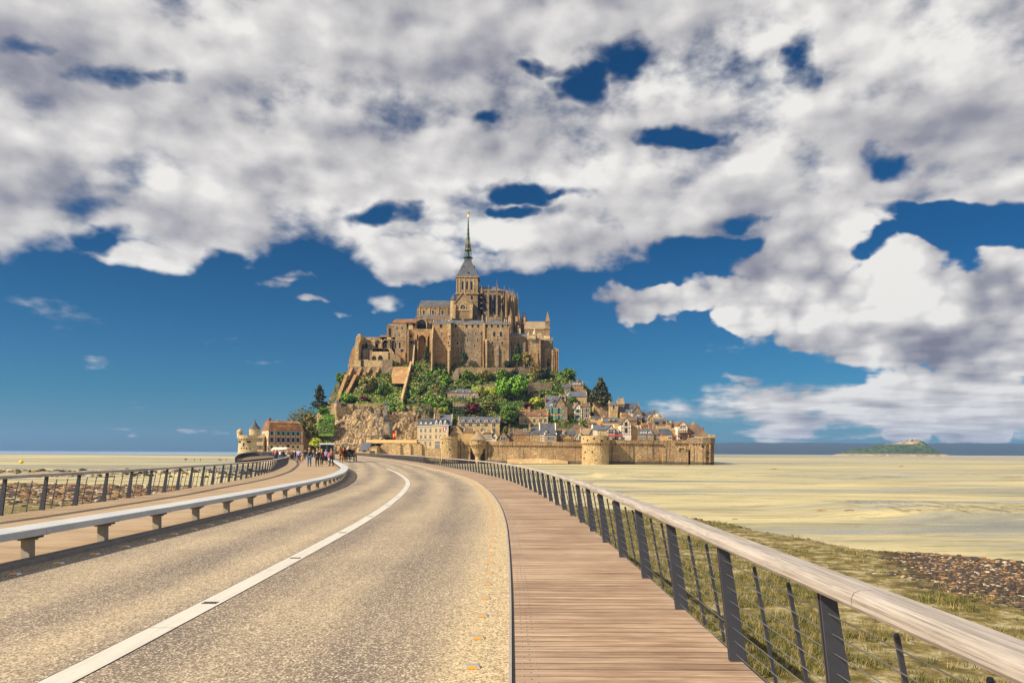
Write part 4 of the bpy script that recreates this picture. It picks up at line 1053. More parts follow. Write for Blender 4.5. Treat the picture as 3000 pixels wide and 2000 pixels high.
# ---- south transept with rose window
x0,x1=bx_(480),bx_(748); B.wall(x0,x1,by_(425),by_(640),ST,y0=-9,y1=.5,name='transept')
B.roof(x0,x1,by_(425),by_(245),'G',SLT,y0=-9,y1=.5,ov=.3,gw=ST)
m=MB(); a,b=X(x0),X(x1); xm=(a+b)/2; m.prismY([(a-.5,Z(by_(430))),(xm,Z(by_(240))),(b+.5,Z(by_(430))),(b+.5,Z(by_(415))),(xm,Z(by_(222))),(a-.5,Z(by_(415)))],-9.5,-8.9); B.part('gable_coping',m,STG)
m=MB(); rr=B.L(46*.909); zc=Z(by_(468)); n=20; ring=[(xm+rr*math.cos(2*math.pi*i/n),zc+rr*math.sin(2*math.pi*i/n)) for i in range(n)]; m.prismY(ring,-9.10,-8.9); B.part('rose_window',m,GLS)
m=MB()
for i in range(n):
    a0,a1=2*math.pi*i/n,2*math.pi*(i+1)/n
    m.tube((xm+rr*math.cos(a0),-9.15,zc+rr*math.sin(a0)),(xm+rr*math.cos(a1),-9.15,zc+rr*math.sin(a1)),.3,.3,5)
for i in range(8): a0=math.pi*i/4; m.tube((xm,-9.14,zc),(xm+rr*math.cos(a0),-9.14,zc+rr*math.sin(a0)),.07,.07,4)
B.part('rose_tracery',m,STG)
for q in (x0,x1-20): B.butt
for q in (a+.3,b-.3): m=MB(); m.box(q-.9,q+.9,-9.9,-8.7,Z(by_(640)),Z(by_(425))); m.box(q-.7,q+.7,-10.4,-9.6,Z(by_(640)),Z(by_(475))); B.part('buttress',m,STG)
B.band(x0,x1,by_(505),.9,.35,STG,yy=-9)
m=MB(); xx=X(bx_(467)); m.lathe(xx,-6,[(2.0,Z(by_(620))),(2.0,Z(by_(345))),(2.35,Z(by_(343)))],12); B.part('turret',m,STG)
m=MB(); cone(m,xx,-6,2.5,Z(by_(345)),Z(by_(238)),12); B.part('turret_roof',m,SLT)
# ---- choir
cx=X(bx_(1118)); Ro=B.L(300*.909); 
ycc=DW/2+1.5; Ri=Ro*.52; xs0=X(462)-.2
zt=Z(by_(150)); zb=Z(by_(800))
def apse(r,z0,z1,name,mat,n=7,x0=xs0):
    pts=[(x0,ycc-r)]+[(cx+r*math.cos(a),ycc+r*math.sin(a)) for a in [(-90+180*i/n)*math.pi/180 for i in range(n+1)]]+[(x0,ycc+r)]
    m=MB(); m.prismZ(pts,z0,z1); return B.part(name,m,mat)
apse(Ri,zb,zt,'choir_wall',ST2); apse(Ro*.97,zb,Z(by_(545)),'ambulatory',ST2)
n=7; pts=[(xs0,ycc-Ri-.4)]+[(cx+(Ri+.4)*math.cos(a),ycc+(Ri+.4)*math.sin(a)) for a in [(-90+180*i/n)*math.pi/180 for i in range(n+1)]]+[(xs0,ycc+Ri+.4)]
m=MB(); zr=Z(by_(55)); N_=len(pts); vs=[(x,y,zt) for x,y in pts]+[(xs0,ycc,zr),(cx-1.2,ycc,zr)]
fs=[(0,1,N_+1,N_),(N_-2,N_-1,N_,N_+1)]+[(i,i+1,N_+1) for i in range(1,N_-2)]; m.add(vs,fs); B.part('choir_roof',m,SLB)
mp=MB(); mf=MB(); mw=MB(); md=MB()
def pinnacle(m,x,y,z,w,hh):
    m.box(x-w,x+w,y-w,y+w,z-.6,z); m.pyr(x-w*.9,x+w*.9,y-w*.9,y+w*.9,z,x,y,z+hh)
    for sx in(-1,1):
        for sy in(-1,1): m.pyr(x+sx*w-.18,x+sx*w+.18,y+sy*w-.18,y+sy*w+.18,z-.2,x+sx*w,y+sy*w,z+hh*.42)
def pier(ang,straight=None,top=by_(230),apex=by_(110),w=.85):
    if straight is not None: dx,dy=0,-1; bx0=straight; by0=ycc
    else: dx,dy=math.cos(ang),math.sin(ang); bx0,by0=cx,ycc
    for rad,tp,ap,ww in ((Ro,top,apex,w),(Ro*.76,by_(200),by_(80),w*.7)):
        px_,py_=bx0+dx*rad,by0+dy*rad; zt_=Z(tp)
        # pier is a radial slab
        tx,ty=-dy,dx; L_=1.35 if rad==Ro else .8
        q=[(px_+tx*ww*.55+dx*L_,py_+ty*ww*.55+dy*L_),(px_-tx*ww*.55+dx*L_,py_-ty*ww*.55+dy*L_),(px_-tx*ww*.55-dx*L_,py_-ty*ww*.55-dy*L_),(px_+tx*ww*.55-dx*L_,py_+ty*ww*.55-dy*L_)]
        mp.prismZ(q,Z(by_(760)) if rad==Ro else Z(by_(545)),zt_)
        for sgn in (1,-1): pinnacle(mp,px_+dx*sgn*.55*L_,py_+dy*sgn*.55*L_,zt_,ww*.52,Z(ap)-zt_-(0 if sgn==1 else 1.2))
        for z__ in (.25,.5,.75):
            zz=lerp(Z(by_(545)),zt_,z__); q2=[(px_+(a-px_)*1.16,py_+(b-py_)*1.12) for a,b in q]; mp.prismZ(q2,zz,zz+.3)
    for z_out,z_in in ((Z(by_(330)),Z(by_(215))),(Z(by_(430)),Z(by_(330)))):
        prev=None
        for i in range(7):
            f_=i/6; rr=lerp(Ro-1,Ri,f_); zz=lerp(z_out,z_in,f_)+.0; lo=zz-.5-1.6*(math.sin(math.pi*(1-f_)*.5))**2*.0-1.3*(1-math.cos((1-f_)*math.pi/2))*0
            lo=zz-.55-1.5*(1-math.sin(math.pi*min(1,.15+f_*.85)))
            c=(bx0+dx*rr,by0+dy*rr); tx,ty=-dy*.3,dx*.3
            cur=[(c[0]+tx,c[1]+ty,lo),(c[0]-tx,c[1]-ty,lo),(c[0]-tx,c[1]-ty,zz),(c[0]+tx,c[1]+ty,zz)]
            if prev: mf.add(prev+cur,[(0,1,5,4),(1,2,6,5),(2,3,7,6),(3,0,4,7),(0,3,2,1),(4,5,6,7)])
            prev=cur
for xb in (886,990): pier(0,X(bx_(xb)),by_(205),by_(105))
for i,ang in enumerate((-90,-62,-36,-12,12,36,62,90)):
    pier(math.radians(ang),None,by_(185) if i==0 else by_(250),by_(5) if i==0 else by_(150)-i*2,1.0 if i==0 else .85)
pier(0,X(bx_(886))); 
B.part('buttress_pier',mp,ST); B.part('flying_buttress',mf,STG)
for i in range(4): 
    x=lerp(xs0,cx,(i+.5)/4); mw.box(x-.9,x+.9,ycc-Ri-.08,ycc-Ri+.2,Z(by_(470)),Z(by_(215)))
for i in range(7):
    a=math.radians(-90+180*(i+.5)/7); c,s_=math.cos(a),math.sin(a); rr=Ri*.985
    q=[(cx+c*rr-s_*w_+c*o_,ycc+s_*rr+c*w_+s_*o_) for w_,o_ in((-.8,.05),(.8,.05),(.8,-.3),(-.8,-.3))]; mw.prismZ(q,Z(by_(470)),Z(by_(215)))
B.part('choir_window',mw,GLS)
m=MB()
for i in range(30):
    a=math.radians(-90+180*i/29); m.box(cx+(Ri+.3)*math.cos(a)-.12,cx+(Ri+.3)*math.cos(a)+.12,ycc+(Ri+.3)*math.sin(a)-.12,ycc+(Ri+.3)*math.sin(a)+.12,zt,zt+.9)
for i in range(14): x=lerp(xs0,cx,i/14); m.box(x-.12,x+.12,ycc-Ri-.42,ycc-Ri-.2,zt,zt+.9)
m.box(xs0,cx,ycc-Ri-.45,ycc-Ri-.15,zt-.25,zt+.05)
B.part('balustrade',m,STG)
# radiating chapel stage under the choir at the right
m=MB()
for i in range(9):
    a=math.radians(-90+180*i/8); c,s_=math.cos(a),math.sin(a); R2=Ro*1.22; px_,py_=cx+3+c*R2,ycc+s_*R2
    q=[(px_+c*1.5-s_*.5,py_+s_*1.5+c*.5),(px_+c*1.5+s_*.5,py_+s_*1.5-c*.5),(px_-c*2.5+s_*.5,py_-s_*2.5-c*.5),(px_-c*2.5-s_*.5,py_-s_*2.5+c*.5)]; m.prismZ(q,Z(by_(900)),Z(by_(560)))
    pinnacle(m,px_,py_,Z(by_(560)),.6,B.L(105) if i not in(3,4) else B.L(110))
B.part('chapel_buttress',m,ST); apse(Ro*1.12,Z(by_(950)),Z(by_(590)),'crypt_wall',ST2)
m=MB()
for i in range(8):
    a=math.radians(-90+180*(i+.5)/8); c,s_=math.cos(a),math.sin(a); rr=Ro*1.115
    q=[(cx+c*rr-s_*w_+c*o_,ycc+s_*rr+c*w_+s_*o_) for w_,o_ in((-.75,.08),(.75,.08),(.75,-.3),(-.75,-.3))]; m.prismZ(q,Z(by_(760)),Z(by_(620)))
B.part('crypt_window',m,GLS)
# ================================================================ monastery blocks
def blk(*a,**k): return Bd(*a,**k)
# L3 right lodging block
L=blk('abbey_lodging','tall sheer abbey lodging with hipped slate roof and buttressed front','building','B',905,1330,1340,D=404,depth=16,sink=6)
L.wall(932,1326,665,None,ST); L.roof(908,1328,663,575,'S',SLB,hipl=1.0,hipr=1.3,ov=.4)
L.wall(905,936,665,None,STG,y0=-.7,y1=3,name='corner_buttress')
L.grid([965,1040,1135,1205,1290],[705],30,50,'rect'); L.grid([1078,1180],[830],34,72,'gothic')
L.win(1050,965,26,50,'rect'); L.win(1200,965,24,50,'rect'); L.win(1130,912,22,26,'rect'); L.grid([1050,1230],[1105],18,50,'rect'); L.win(1250,905,10,12,'void')
L.butt(940,973,905,None,2.2,STG,1.0,.6); L.butt(1108,1148,975,None,1.0,ST2,3); L.butt(1287,1305,700,None,1.1,ST,2); L.butt(905,925,905,None,2.6,STO,1.5,1.0)
L.band(975,1290,1002,.3,.12,ST2); L.band(975,1290,1145,.3,.12,ST2); L.band(975,1290,1245,.3,.12,ST2); L.band(932,1328,672,.4,.3,STG)
L.chim(890,530,600,14,4,STP); L.chim(953,530,640,14,5,STP); L.chim(1235,560,640,18,10,STP); L.chim(1262,552,640,16,12,STP); L.chim(1297,548,660,16,7,STP)
# L2 middle
L=blk('abbey_lodging','wide abbey block with patched lighter stone panel and small scattered windows','building','B',413,905,1270,D=407,depth=14,sink=7)
L.wall(413,904,663,None,ST); L.roof(370,912,661,583,'S',SLB,hipl=.0,hipr=.0)
m=MB(); m.box(L.X(585),L.X(882),-.35,.2,L.Z(1185),L.Z(778)); L.part('lighter_panel',m,ST2)
L.grid([488,655,745,833],[705],32,50,'rect'); L.win(518,848,16,50,'arch'); L.win(515,968,22,48,'rect'); L.win(450,850,10,40,'void')
L.grid([680,795],[820],16,50,'rect',-.35); L.grid([670,820],[920],16,50,'rect',-.35); L.grid([640,775],[1008],16,50,'rect',-.35); L.win(875,825,10,30,'void',-.35)
L.butt(540,572,1040,None,1.2,ST2,.5); L.butt(413,440,1045,None,.8,ST,.5); L.band(440,572,1043,.3,.6,ST2); L.band(413,904,670,.4,.3,STG)
m=MB(); m.box(L.X(600),L.X(880),-.6,.1,-L.sink,L.Z(1190)); L.part('base_recess',m,ST2)
L.chim(590,545,620,34,4,ST,1.6)
# L1 left lodging with corner tower
L=blk('abbey_lodging','narrow reddish abbey lodging beside the terrace with a shadowed buttress','building','B',130,445,1250,D=403,depth=14,sink=8)
L.wall(132,368,662,None,STO); L.roof(132,372,660,585,'S',SLB,gw=STP)
L.wall(365,413,662,None,STG,y0=-.8,y1=8,name='corner_tower'); L.roof(368,445,662,585,'P',SLB,y0=-.8,y1=6)
L.win(262,706,40,60,'rect'); L.win(270,826,22,60,'cross'); L.win(270,945,22,60,'cross'); L.win(377,960,8,34,'void',-.8); L.win(395,870,8,24,'void',-.8)
L.butt(132,150,700,None,5.2,STG,9.0,2.0); L.butt(375,400,1050,None,2.6,STG,2,1); L.band(365,413,1003,.3,.3,STG,-.8)
L.chim(175,550,600,22,5,STO,1.2); L.chim(403,540,600,26,6,STP,1.2); L.band(132,368,670,.35,.2,STG)
# L0 terrace block with great arches
L=blk('terrace_block','west terrace substructure with two tall pointed blind arches','building','A',1110,1490,1310,D=408,depth=20,sink=10)
L.wall(1110,1490,760,None,STO,y0=3.5); L.wall(1110,1490,760,838,STO,y0=0,y1=3.6,name='arch_wall')
m=MB()
def arch(m,xa,xb,ys,ya,yt,yb,y0,y1):
    a,b=L.X(xa),L.X(xb); n=10; xm=(a+b)/2; w_=(b-a)/2; pts=[]
    for i in range(n+1):
        f_=i/n; ang=math.pi*f_; x=xm-w_*math.cos(ang); z=lerp(L.Z(ys),L.Z(ya),math.sin(ang)**.75); pts.append((x,z))
    for (x0,z0),(x1,z1) in zip(pts,pts[1:]): m.hexa([(x0,y0,z0),(x1,y0,z1),(x1,y1,z1),(x0,y1,z0),(x0,y0,L.Z(yt)),(x1,y0,L.Z(yt)),(x1,y1,L.Z(yt)),(x0,y1,L.Z(yt))])
arch(m,1275,1392,940,845,838,0,0,3.6); arch(m,1415,1490,930,845,838,0,0,3.6)
m.box(L.X(1110),L.X(1275),0,3.6,L.Z(925) if 0 else L.Z(930),L.Z(838)); m.box(L.X(1392),L.X(1415),0,3.6,-8,L.Z(838)); m.box(L.X(1255),L.X(1275),0,3.6,-8,L.Z(838)); L.part('arcade',m,STO)
L.wall(1110,1135,760,None,ST,y0=-1.5,y1=4,name='pier'); L.wall(1135,1200,925,None,ST2,y0=1.0,y1=4,name='pier'); L.wall(1455,1490,760,None,STG,y0=-1.8,y1=3,name='pier')
L.win(1165,950,20,34,'void',1.0); L.win(1162,860,20,34,'void',0); L.win(1237,965,34,100,'dark',0.0); L.win(1360,915,8,50,'void',3.5)
m=MB(); m.prismX([(-.5,L.Z(1010)),(-7,L.Z(1330)),(-7,-8),(3,-8),(3,L.Z(900))],L.X(1205),L.X(1225)); L.part('raking_buttress',m,STG)
L.butt(1455,1490,1000,None,3.5,STO,8,2)
L.band(1110,1490,760,.5,.25,STG)
# gabled chapel on the terrace
L=blk('gabled_portal','shadowy gabled portal with one big round arch on the west terrace','building','A',1185,1490,755,D=418,depth=10,sink=2)
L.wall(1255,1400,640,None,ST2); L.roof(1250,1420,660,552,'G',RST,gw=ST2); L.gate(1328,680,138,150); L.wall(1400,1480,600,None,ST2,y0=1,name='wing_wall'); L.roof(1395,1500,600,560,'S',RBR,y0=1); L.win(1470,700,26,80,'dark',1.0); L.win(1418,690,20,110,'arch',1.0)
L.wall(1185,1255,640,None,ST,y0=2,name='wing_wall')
m=MB()
n=12; xm=L.X(1328); rr=L.W(76); zc=L.Z(680)+L.L(6)
for i in range(n):
    a0,a1=math.pi*i/n,math.pi*(i+1)/n; m.tube((xm+rr*math.cos(a0),-.1,zc+rr*math.sin(a0)),(xm+rr*math.cos(a1),-.1,zc+rr*math.sin(a1)),.35,.35,5)
m.tube((xm+rr,-.1,zc),(xm+rr,-.1,0),.35,.35,5); L.part('arch_moulding',m,STG)
# W1
L=blk('abbey_guesthouse','abbey wing with rust coloured roof and three tall arched windows','building','A',875,1110,1310,D=409,depth=13,sink=8)
L.wall(877,1095,655,None,ST); L.roof(877,1235,655,566,'S',ROR,hipl=.15); L.wall(1080,1235,700,None,STO,y0=1.5,name='wall')
L.grid([945,1025],[732],26,54,'cross'); L.grid([918,980],[838],20,54,'cross'); L.grid([922,990],[998],26,100,'arch'); L.win(1163,700,24,40,'void',1.5)
m=MB(); xx,zz=L.X(1025),L.Z(1082); m.prismY([(xx+.9*math.cos(i*.5236),zz+.9*math.sin(i*.5236)) for i in range(12)],-.1,.1); L.part('round_window',m,GLS)
L.wall(1070,1100,800,None,ST,y0=-1.2,y1=2,name='pier'); L.wall(985,1085,1110,None,STO,y0=-2.0,y1=1,name='base'); L.band(877,1090,920,.35,.2,STG)
L.chim(1215,540,640,22,6,ST); L.chim(1228,640,700,20,2,STG)
m=MB(); a,b=L.X(1120),L.X(1190); m.prismY([(a,L.Z(760)),(b,L.Z(760)),(b,L.Z(690)),(lerp(a,b,.5),L.Z(655)),(a,L.Z(640))],.6,1.5); L.part('buttress_wall',m,STG)
# W1b
L=blk('stair_tower','narrow stair tower with tall dark opening under a small orange roof','building','A',790,880,1000,D=410,depth=9,sink=8)
L.wall(792,878,706,None,ST2); L.roof(792,878,706,648,'S',ROR,hipl=.2); m=MB(); m.box(L.X(820),L.X(856),-.1,.3,L.Z(880),L.Z(738)); L.part('opening',m,DRK); m=MB(); m.box(L.X(800),L.X(860),-1.2,.1,L.Z(918),L.Z(885)); L.part('balcony',m,STP); L.win(852,985,26,90,'arch')
# W2 ruined western hall
L=blk('ruined_hall','roofless ruined abbey hall with broken arches at the western edge','building','A',300,880,1225,D=400,depth=26,sink=6)
L.wall(390,880,835,None,ST,y0=9,y1=22,name='back_wall'); L.wall(645,790,803,None,ST,y0=9,y1=22,name='back_wall')
for x,w_ in((425,50),(595,38),(733,44)): L.win(x,975,w_,78,'gothic',9)
m=MB()
for x in (540,560,655,672,780,790): m.box(L.X(x)-.35,L.X(x)+.35,8.0,9,L.Z(1040),L.Z(870))
L.part('shaft',m,STG)
for xa,xb in((385,540),(560,665),(675,790)):
    m=MB(); a,b=L.X(xa),L.X(xb); n=9
    pts=[(lerp(a,b,i/n),lerp(L.Z(950),L.Z(880),math.sin(math.pi*i/n)**.7)) for i in range(n+1)]
    for (x0_,z0_),(x1_,z1_) in zip(pts,pts[1:]): m.hexa([(x0_,8.0,z0_),(x1_,8.0,z1_),(x1_,9.05,z1_),(x0_,9.05,z0_),(x0_,8.0,z0_+.5),(x1_,8.0,z1_+.5),(x1_,9.05,z1_+.5),(x0_,9.05,z0_+.5)])
    L.part('arch_rib',m,STG)
L.wall(390,520,1040,None,ST2,y0=6,y1=9.2,name='lower_wall'); L.wall(515,555,1060,None,ST,y0=3,y1=9.2,name='pier')
# bright terrace wall with two arches
L.wall(555,805,1085,1220,STG,y0=2.5,y1=9.2,name='terrace_wall'); m=MB(); xs=[800,760,740,700,650,610,560]; 
m=MB()
for i in range(14):
    x=lerp(560,800,(i+.5)/14); h_=1030+40*noise.noise(Vector((i*.9,0,0))); m.box(L.X(x)-1.2,L.X(x)+1.2,5,9.2,L.Z(1090),L.Z(h_))
L.part('broken_masonry',m,STO)
L.gate(585,1190,62,78,yy=2.5); L.gate(683,1185,72,84,yy=2.5); L.win(590,1050,22,30,'void',5); L.win(730,1050,18,22,'void',5)
L.wall(720,880,1215,None,ST2,y0=0,y1=9,name='wall')
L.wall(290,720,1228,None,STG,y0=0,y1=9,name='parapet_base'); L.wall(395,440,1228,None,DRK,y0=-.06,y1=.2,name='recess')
m=MB(); m.box(L.X(355),L.X(500),2,9,L.Z(1225),L.Z(1222)+.4); L.part('floor',m,STP)
# west pier & sloping outer buttress
m=MB(); m.prismY([(L.X(300),-6),(L.X(300),L.Z(1010)),(L.X(318),L.Z(870)),(L.X(355),L.Z(822)),(L.X(385),L.Z(825)),(L.X(395),L.Z(900)),(L.X(360),L.Z(980)),(L.X(355),-6)],0.5,22); L.part('west_wall',m,STG)
m=MB(); m.prismY([(L.X(193),L.Z(1395)),(L.X(193),L.Z(1300)),(L.X(205),L.Z(1180)),(L.X(240),L.Z(1060)),(L.X(285),L.Z(985)),(L.X(305),L.Z(960)),(L.X(305),-6)],3,16); L.part('sloping_buttress',m,STO)
L.wall(192,305,1280,None,ST,y0=1.5,y1=12,name='base_wall')
m=MB()
m.prismY([(L.X(805),L.Z(1220)),(L.X(820),L.Z(1040)),(L.X(840),L.Z(1030)),(L.X(900),L.Z(1120)),(L.X(990),L.Z(1170)),(L.X(990),L.Z(1310)),(L.X(805),L.Z(1310))],3,5.2); L.part('shadow_wall',m,ST)
# raking buttresses below the ruined hall (frame D)
L=blk('raking_buttresses','row of four tall sloping buttresses holding up the western walls','buttress','D',180,840,470,D=394,depth=8,sink=8)
L.wall(290,1000,62,None,ST2,y0=3.5,y1=14,name='wall')
for i,(xt,xm_,xb_,yb_) in enumerate(((365,300,190,560),(500,440,320,470),(640,570,520,300),(775,720,690,260))):
    m=MB(); w_=L.W(46)
    zt_,zm_,zb_=L.Z(72),L.Z(200 if i<2 else 150),L.Z(yb_)
    a=[(xt-46,0),(xt,0)]
    pf=L.fx(xb_+20); yf=max(-26,terr_D(pf,L.fy(yb_))-394-2.5); ym=yf*.25
    for (xA,zA,yA),(xB,zB,yB) in (((xt,zt_,3.4),(xm_+20,zm_,ym)),((xm_+20,zm_,ym),(xb_+30,zb_,yf))):
        xa,xb2=L.X(xA),L.X(xB)
        m.hexa([(xb2-w_,yB,zB-3),(xb2,yB,zB-3),(xb2,yB+6,zB-3),(xb2-w_,yB+6,zB-3),(xa-w_,yA,zA),(xa,yA,zA),(xa,yA+4,zA),(xa-w_,yA+4,zA)])
    L.part('buttress',m,STO)
# reddish retaining slope and inclined ramp
m=MB(); f=FR['D']; g_=lambda x,y,D:P(f[0]+x*f[2],f[1]+y*f[2],D)
q=[g_(1000,70,398),(g_(1250,70,398)),(g_(1180,330,386)),(g_(985,330,386)),g_(970,200,392)]; n=len(q)
m.add(q+[Vector((v.x,v.y+6,v.z)) for v in q],[tuple(range(n)),tuple(range(2*n-1,n-1,-1))]+[(i,i+n,(i+1)%n+n,(i+1)%n) for i in range(n)])
tag(m.build('retaining_wall',STO),'reddish smooth sloping retaining wall left of the long stone ramp','wall')
a,b=g_(1270,-10,403),g_(1130,545,371); T=(b-a); N_=Vector((1,0,0))*.6
m=MB(); m.hexa([a-N_+Vector((0,0,-3)),a+N_+Vector((0,0,-3)),b+N_+Vector((0,0,-3)),b-N_+Vector((0,0,-3)),a-N_,a+N_,b+N_,b-N_]); tag(m.build('hoist_ramp',STG),'long pale stone ramp running straight down from the abbey','ramp')
# right end: chatelet, great hall roof, wall
L=blk('great_hall','abbey hall with long lichen grey roof and tall corner spirelet at the eastern end','building','B',1545,1930,960,D=432,depth=14,sink=12)
L.wall(1545,1915,748,None,ST); L.roof(1545,1880,750,604,'S',RST,gw=ST); L.band(1545,1880,748,.4,.3,STP)
L.wall(1862,1925,640,None,ST,y0=-1,y1=4,name='corner_turret'); L.roof(1862,1925,640,475,'P',ST,y0=-1,y1=3,ov=.2); L.band(1850,1925,745,.6,.4,STG,-1); L.butt(1840,1930,850,None,3,STG,2)
L.win(1490,640,8,8) if 0 else None
L=blk('east_wing','low shaded abbey wing with blue slate roof and stubby buttresses','building','B',1330,1600,1300,D=410,depth=14,sink=8)
L.wall(1330,1600,868,None,ST); L.roof(1330,1590,866,780,'S',SLB); L.band(1330,1600,868,.4,.3,STG); L.butt(1462,1555,915,None,2.4,ST2,3); L.butt(1330,1345,900,None,1.5,ST,1)
L.win(1345,975,18,50,'rect'); L.win(1383,912,14,26,'rect'); L.win(1520,990,14,24,'rect',-2.4); L.win(1540,925,12,20,'rect'); L.chim(1447,690,840,20,5,STP,1.2); L.chim(1470,735,850,26,4,STP,1.4)
L=blk('gatehouse_turrets','fortified gatehouse with two pale pointed turrets','building','B',1585,1850,1250,D=406,depth=12,sink=8)
L.wall(1618,1800,900,None,ST,y0=2); m=MB()
m.lathe(L.X(1605),1.5,[(L.W(14),L.Z(900)),(L.W(16),L.Z(870)),(L.W(16),L.Z(838))],12); L.part('turret',m,STP)
m=MB(); cone(m,L.X(1605),1.5,L.W(22),L.Z(838),L.Z(772),12); L.part('turret_roof',m,STP)
m=MB(); m.hexa([(L.X(1700),1.2,L.Z(1110)),(L.X(1722),1.0,L.Z(1110)),(L.X(1722),4,L.Z(1110)),(L.X(1700),4,L.Z(1110)),(L.X(1622),-1.2,L.Z(915)),(L.X(1712),-1.2,L.Z(915)),(L.X(1712),4,L.Z(915)),(L.X(1622),4,L.Z(915))]); m.box(L.X(1618),L.X(1712),-1.6,4,L.Z(915),L.Z(855)); L.part('bartizan',m,STP)
m=MB()
for i in range(6): x=lerp(1624,1706,i/5); m.box(L.X(x)-.25,L.X(x)+.25,-1.7,-1.5,L.Z(925),L.Z(905))
for i in range(5): x=lerp(1626,1704,i/4); m.box(L.X(x)-.5,L.X(x)+.5,-1.6,-1.0,L.Z(855),L.Z(842))
L.part('battlement',m,ST)
m=MB(); cone(m,L.X(1697),2.5,L.W(54),L.Z(852),L.Z(712),12,bell=.3); L.part('turret_roof',m,STP)
L.wall(1712,1790,905,None,ST,y0=-.5,name='wall'); L.butt(1720,1745,900,None,2,STO,20,1)
m=MB(); a,b=L.X(1725),L.X(1840); m.hexa([(a,-.5,L.Z(915)),(b,-.5,L.Z(915)),(b,8,L.Z(915)),(a,8,L.Z(915)),(a,3,L.Z(800)),(L.X(1800),3,L.Z(790)),(L.X(1800),5,L.Z(790)),(a,5,L.Z(800))]); L.part('roof',m,RST)
L=blk('east_bastion','tall shaded eastern abbey wall stepping down to thin buttresses','building','B',1790,2065,1340,D=410,depth=24,sink=14)
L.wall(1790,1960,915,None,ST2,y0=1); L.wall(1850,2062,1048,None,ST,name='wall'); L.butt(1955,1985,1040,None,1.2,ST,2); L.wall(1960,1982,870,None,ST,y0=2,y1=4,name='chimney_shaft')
for x in (2000,2028,2052): L.butt(x,x+10,1070,None,.9,STO,1)
L.win(1910,1290,34,60,'dark'); L.win(1912,1225,20,30,'void'); m=MB()
for i in range(9): x=1990+i*8; m.box(L.X(x),L.X(x+5),0,2,L.Z(1048),L.Z(1048-8*(1-i/9)))
L.part('battlement',m,STP)
# ---- retaining walls in the gardens
def rwall(name,label,fr,pts,ybot,D0_,D1_,mat,th=1.4):
    """free-standing terrace wall: pts=[(x,ytop)], from distance D0_ to D1_"""
    ox,oy,k_=FR[fr]; m=MB(); n=len(pts); pre=None
    for i,(x,y) in enumerate(pts):
        D=lerp(D0_,D1_,i/(n-1)); a=P(ox+x*k_,oy+y*k_,D); zb=P(0,oy+ybot*k_,D).z-2
        cur=[Vector((a.x,a.y,zb)),Vector((a.x,a.y+th,zb)),Vector((a.x,a.y+th,a.z)),a]
        if pre: m.add(pre+cur,[(0,4,7,3),(3,7,6,2),(2,6,5,1),(0,1,5,4),(0,3,2,1),(4,5,6,7)])
        pre=cur
    o=m.build(name,mat); tag(o,label,'wall'); return o
rwall('terrace_wall','garden wall directly under the tallest lodging blocks','E',[(300,92),(500,84),(760,86),(1010,88),(1190,92)],135,399,399,ST)
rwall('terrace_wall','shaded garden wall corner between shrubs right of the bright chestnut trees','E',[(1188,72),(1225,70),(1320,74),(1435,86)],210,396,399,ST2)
rwall('terrace_wall','long curved grey retaining wall right of the big chestnut trees','E',[(1385,322),(1500,310),(1620,315),(1755,322),(1760,372),(1900,380)],520,385,391,ST2)
rwall('terrace_wall','low wall with a small arch behind the chestnut trees','E',[(560,372),(700,350),(900,335)],400,388,388,ST2)
rwall('terrace_wall','small squared wall piece under the long grey retaining wall','E',[(1470,480),(1575,482)],560,381,381,ST)
rwall('terrace_wall','pinkish terrace wall below the flat garden house','E',[(240,628),(330,622),(420,640)],700,372,372,ST2)
rwall('terrace_wall','dark garden wall behind the clipped shrubs on the left','D',[(900,632),(1100,628),(1460,640)],700,378,378,ST2)
rwall('terrace_wall','big brown retaining wall left of the cream hotel','D',[(925,808),(1000,804),(1200,806),(1392,806)],1080,357,360,ST)
rwall('terrace_wall','long grey wall below the hedges on the left','D',[(1130,545),(1300,520),(1480,500)],560,384,388,ST2)
rwall('rock_rampart','ragged old wall running along the top of the bare rock','D',[(165,692),(285,690),(288,640),(380,640),(384,652),(400,636),(620,634),(850,632)],760,366,372,STG,2.0)
rwall('terrace_wall','small ivy framed arch wall near the top of the garden','E',[(240,190),(290,100),(330,90)],260,394,394,ST2)
# watch turret on the rock
L=blk('watch_turret','slim round watch turret with grey cone roof on the bare rock','turret','D',78,172,880,D=364,depth=1,sink=3)
m=MB(); xx=L.X(125); r=L.W(44); m.lathe(xx,r,[(r*.4,L.Z(900)),(r*.62,L.Z(840)),(r*.8,L.Z(760)),(r,L.Z(690)),(r,L.Z(628))],14); L.part('wall',m,STG)
m=MB(); cone(m,xx,r,r*1.1,L.Z(630),L.Z(562),14); L.part('roof',m,SLB)
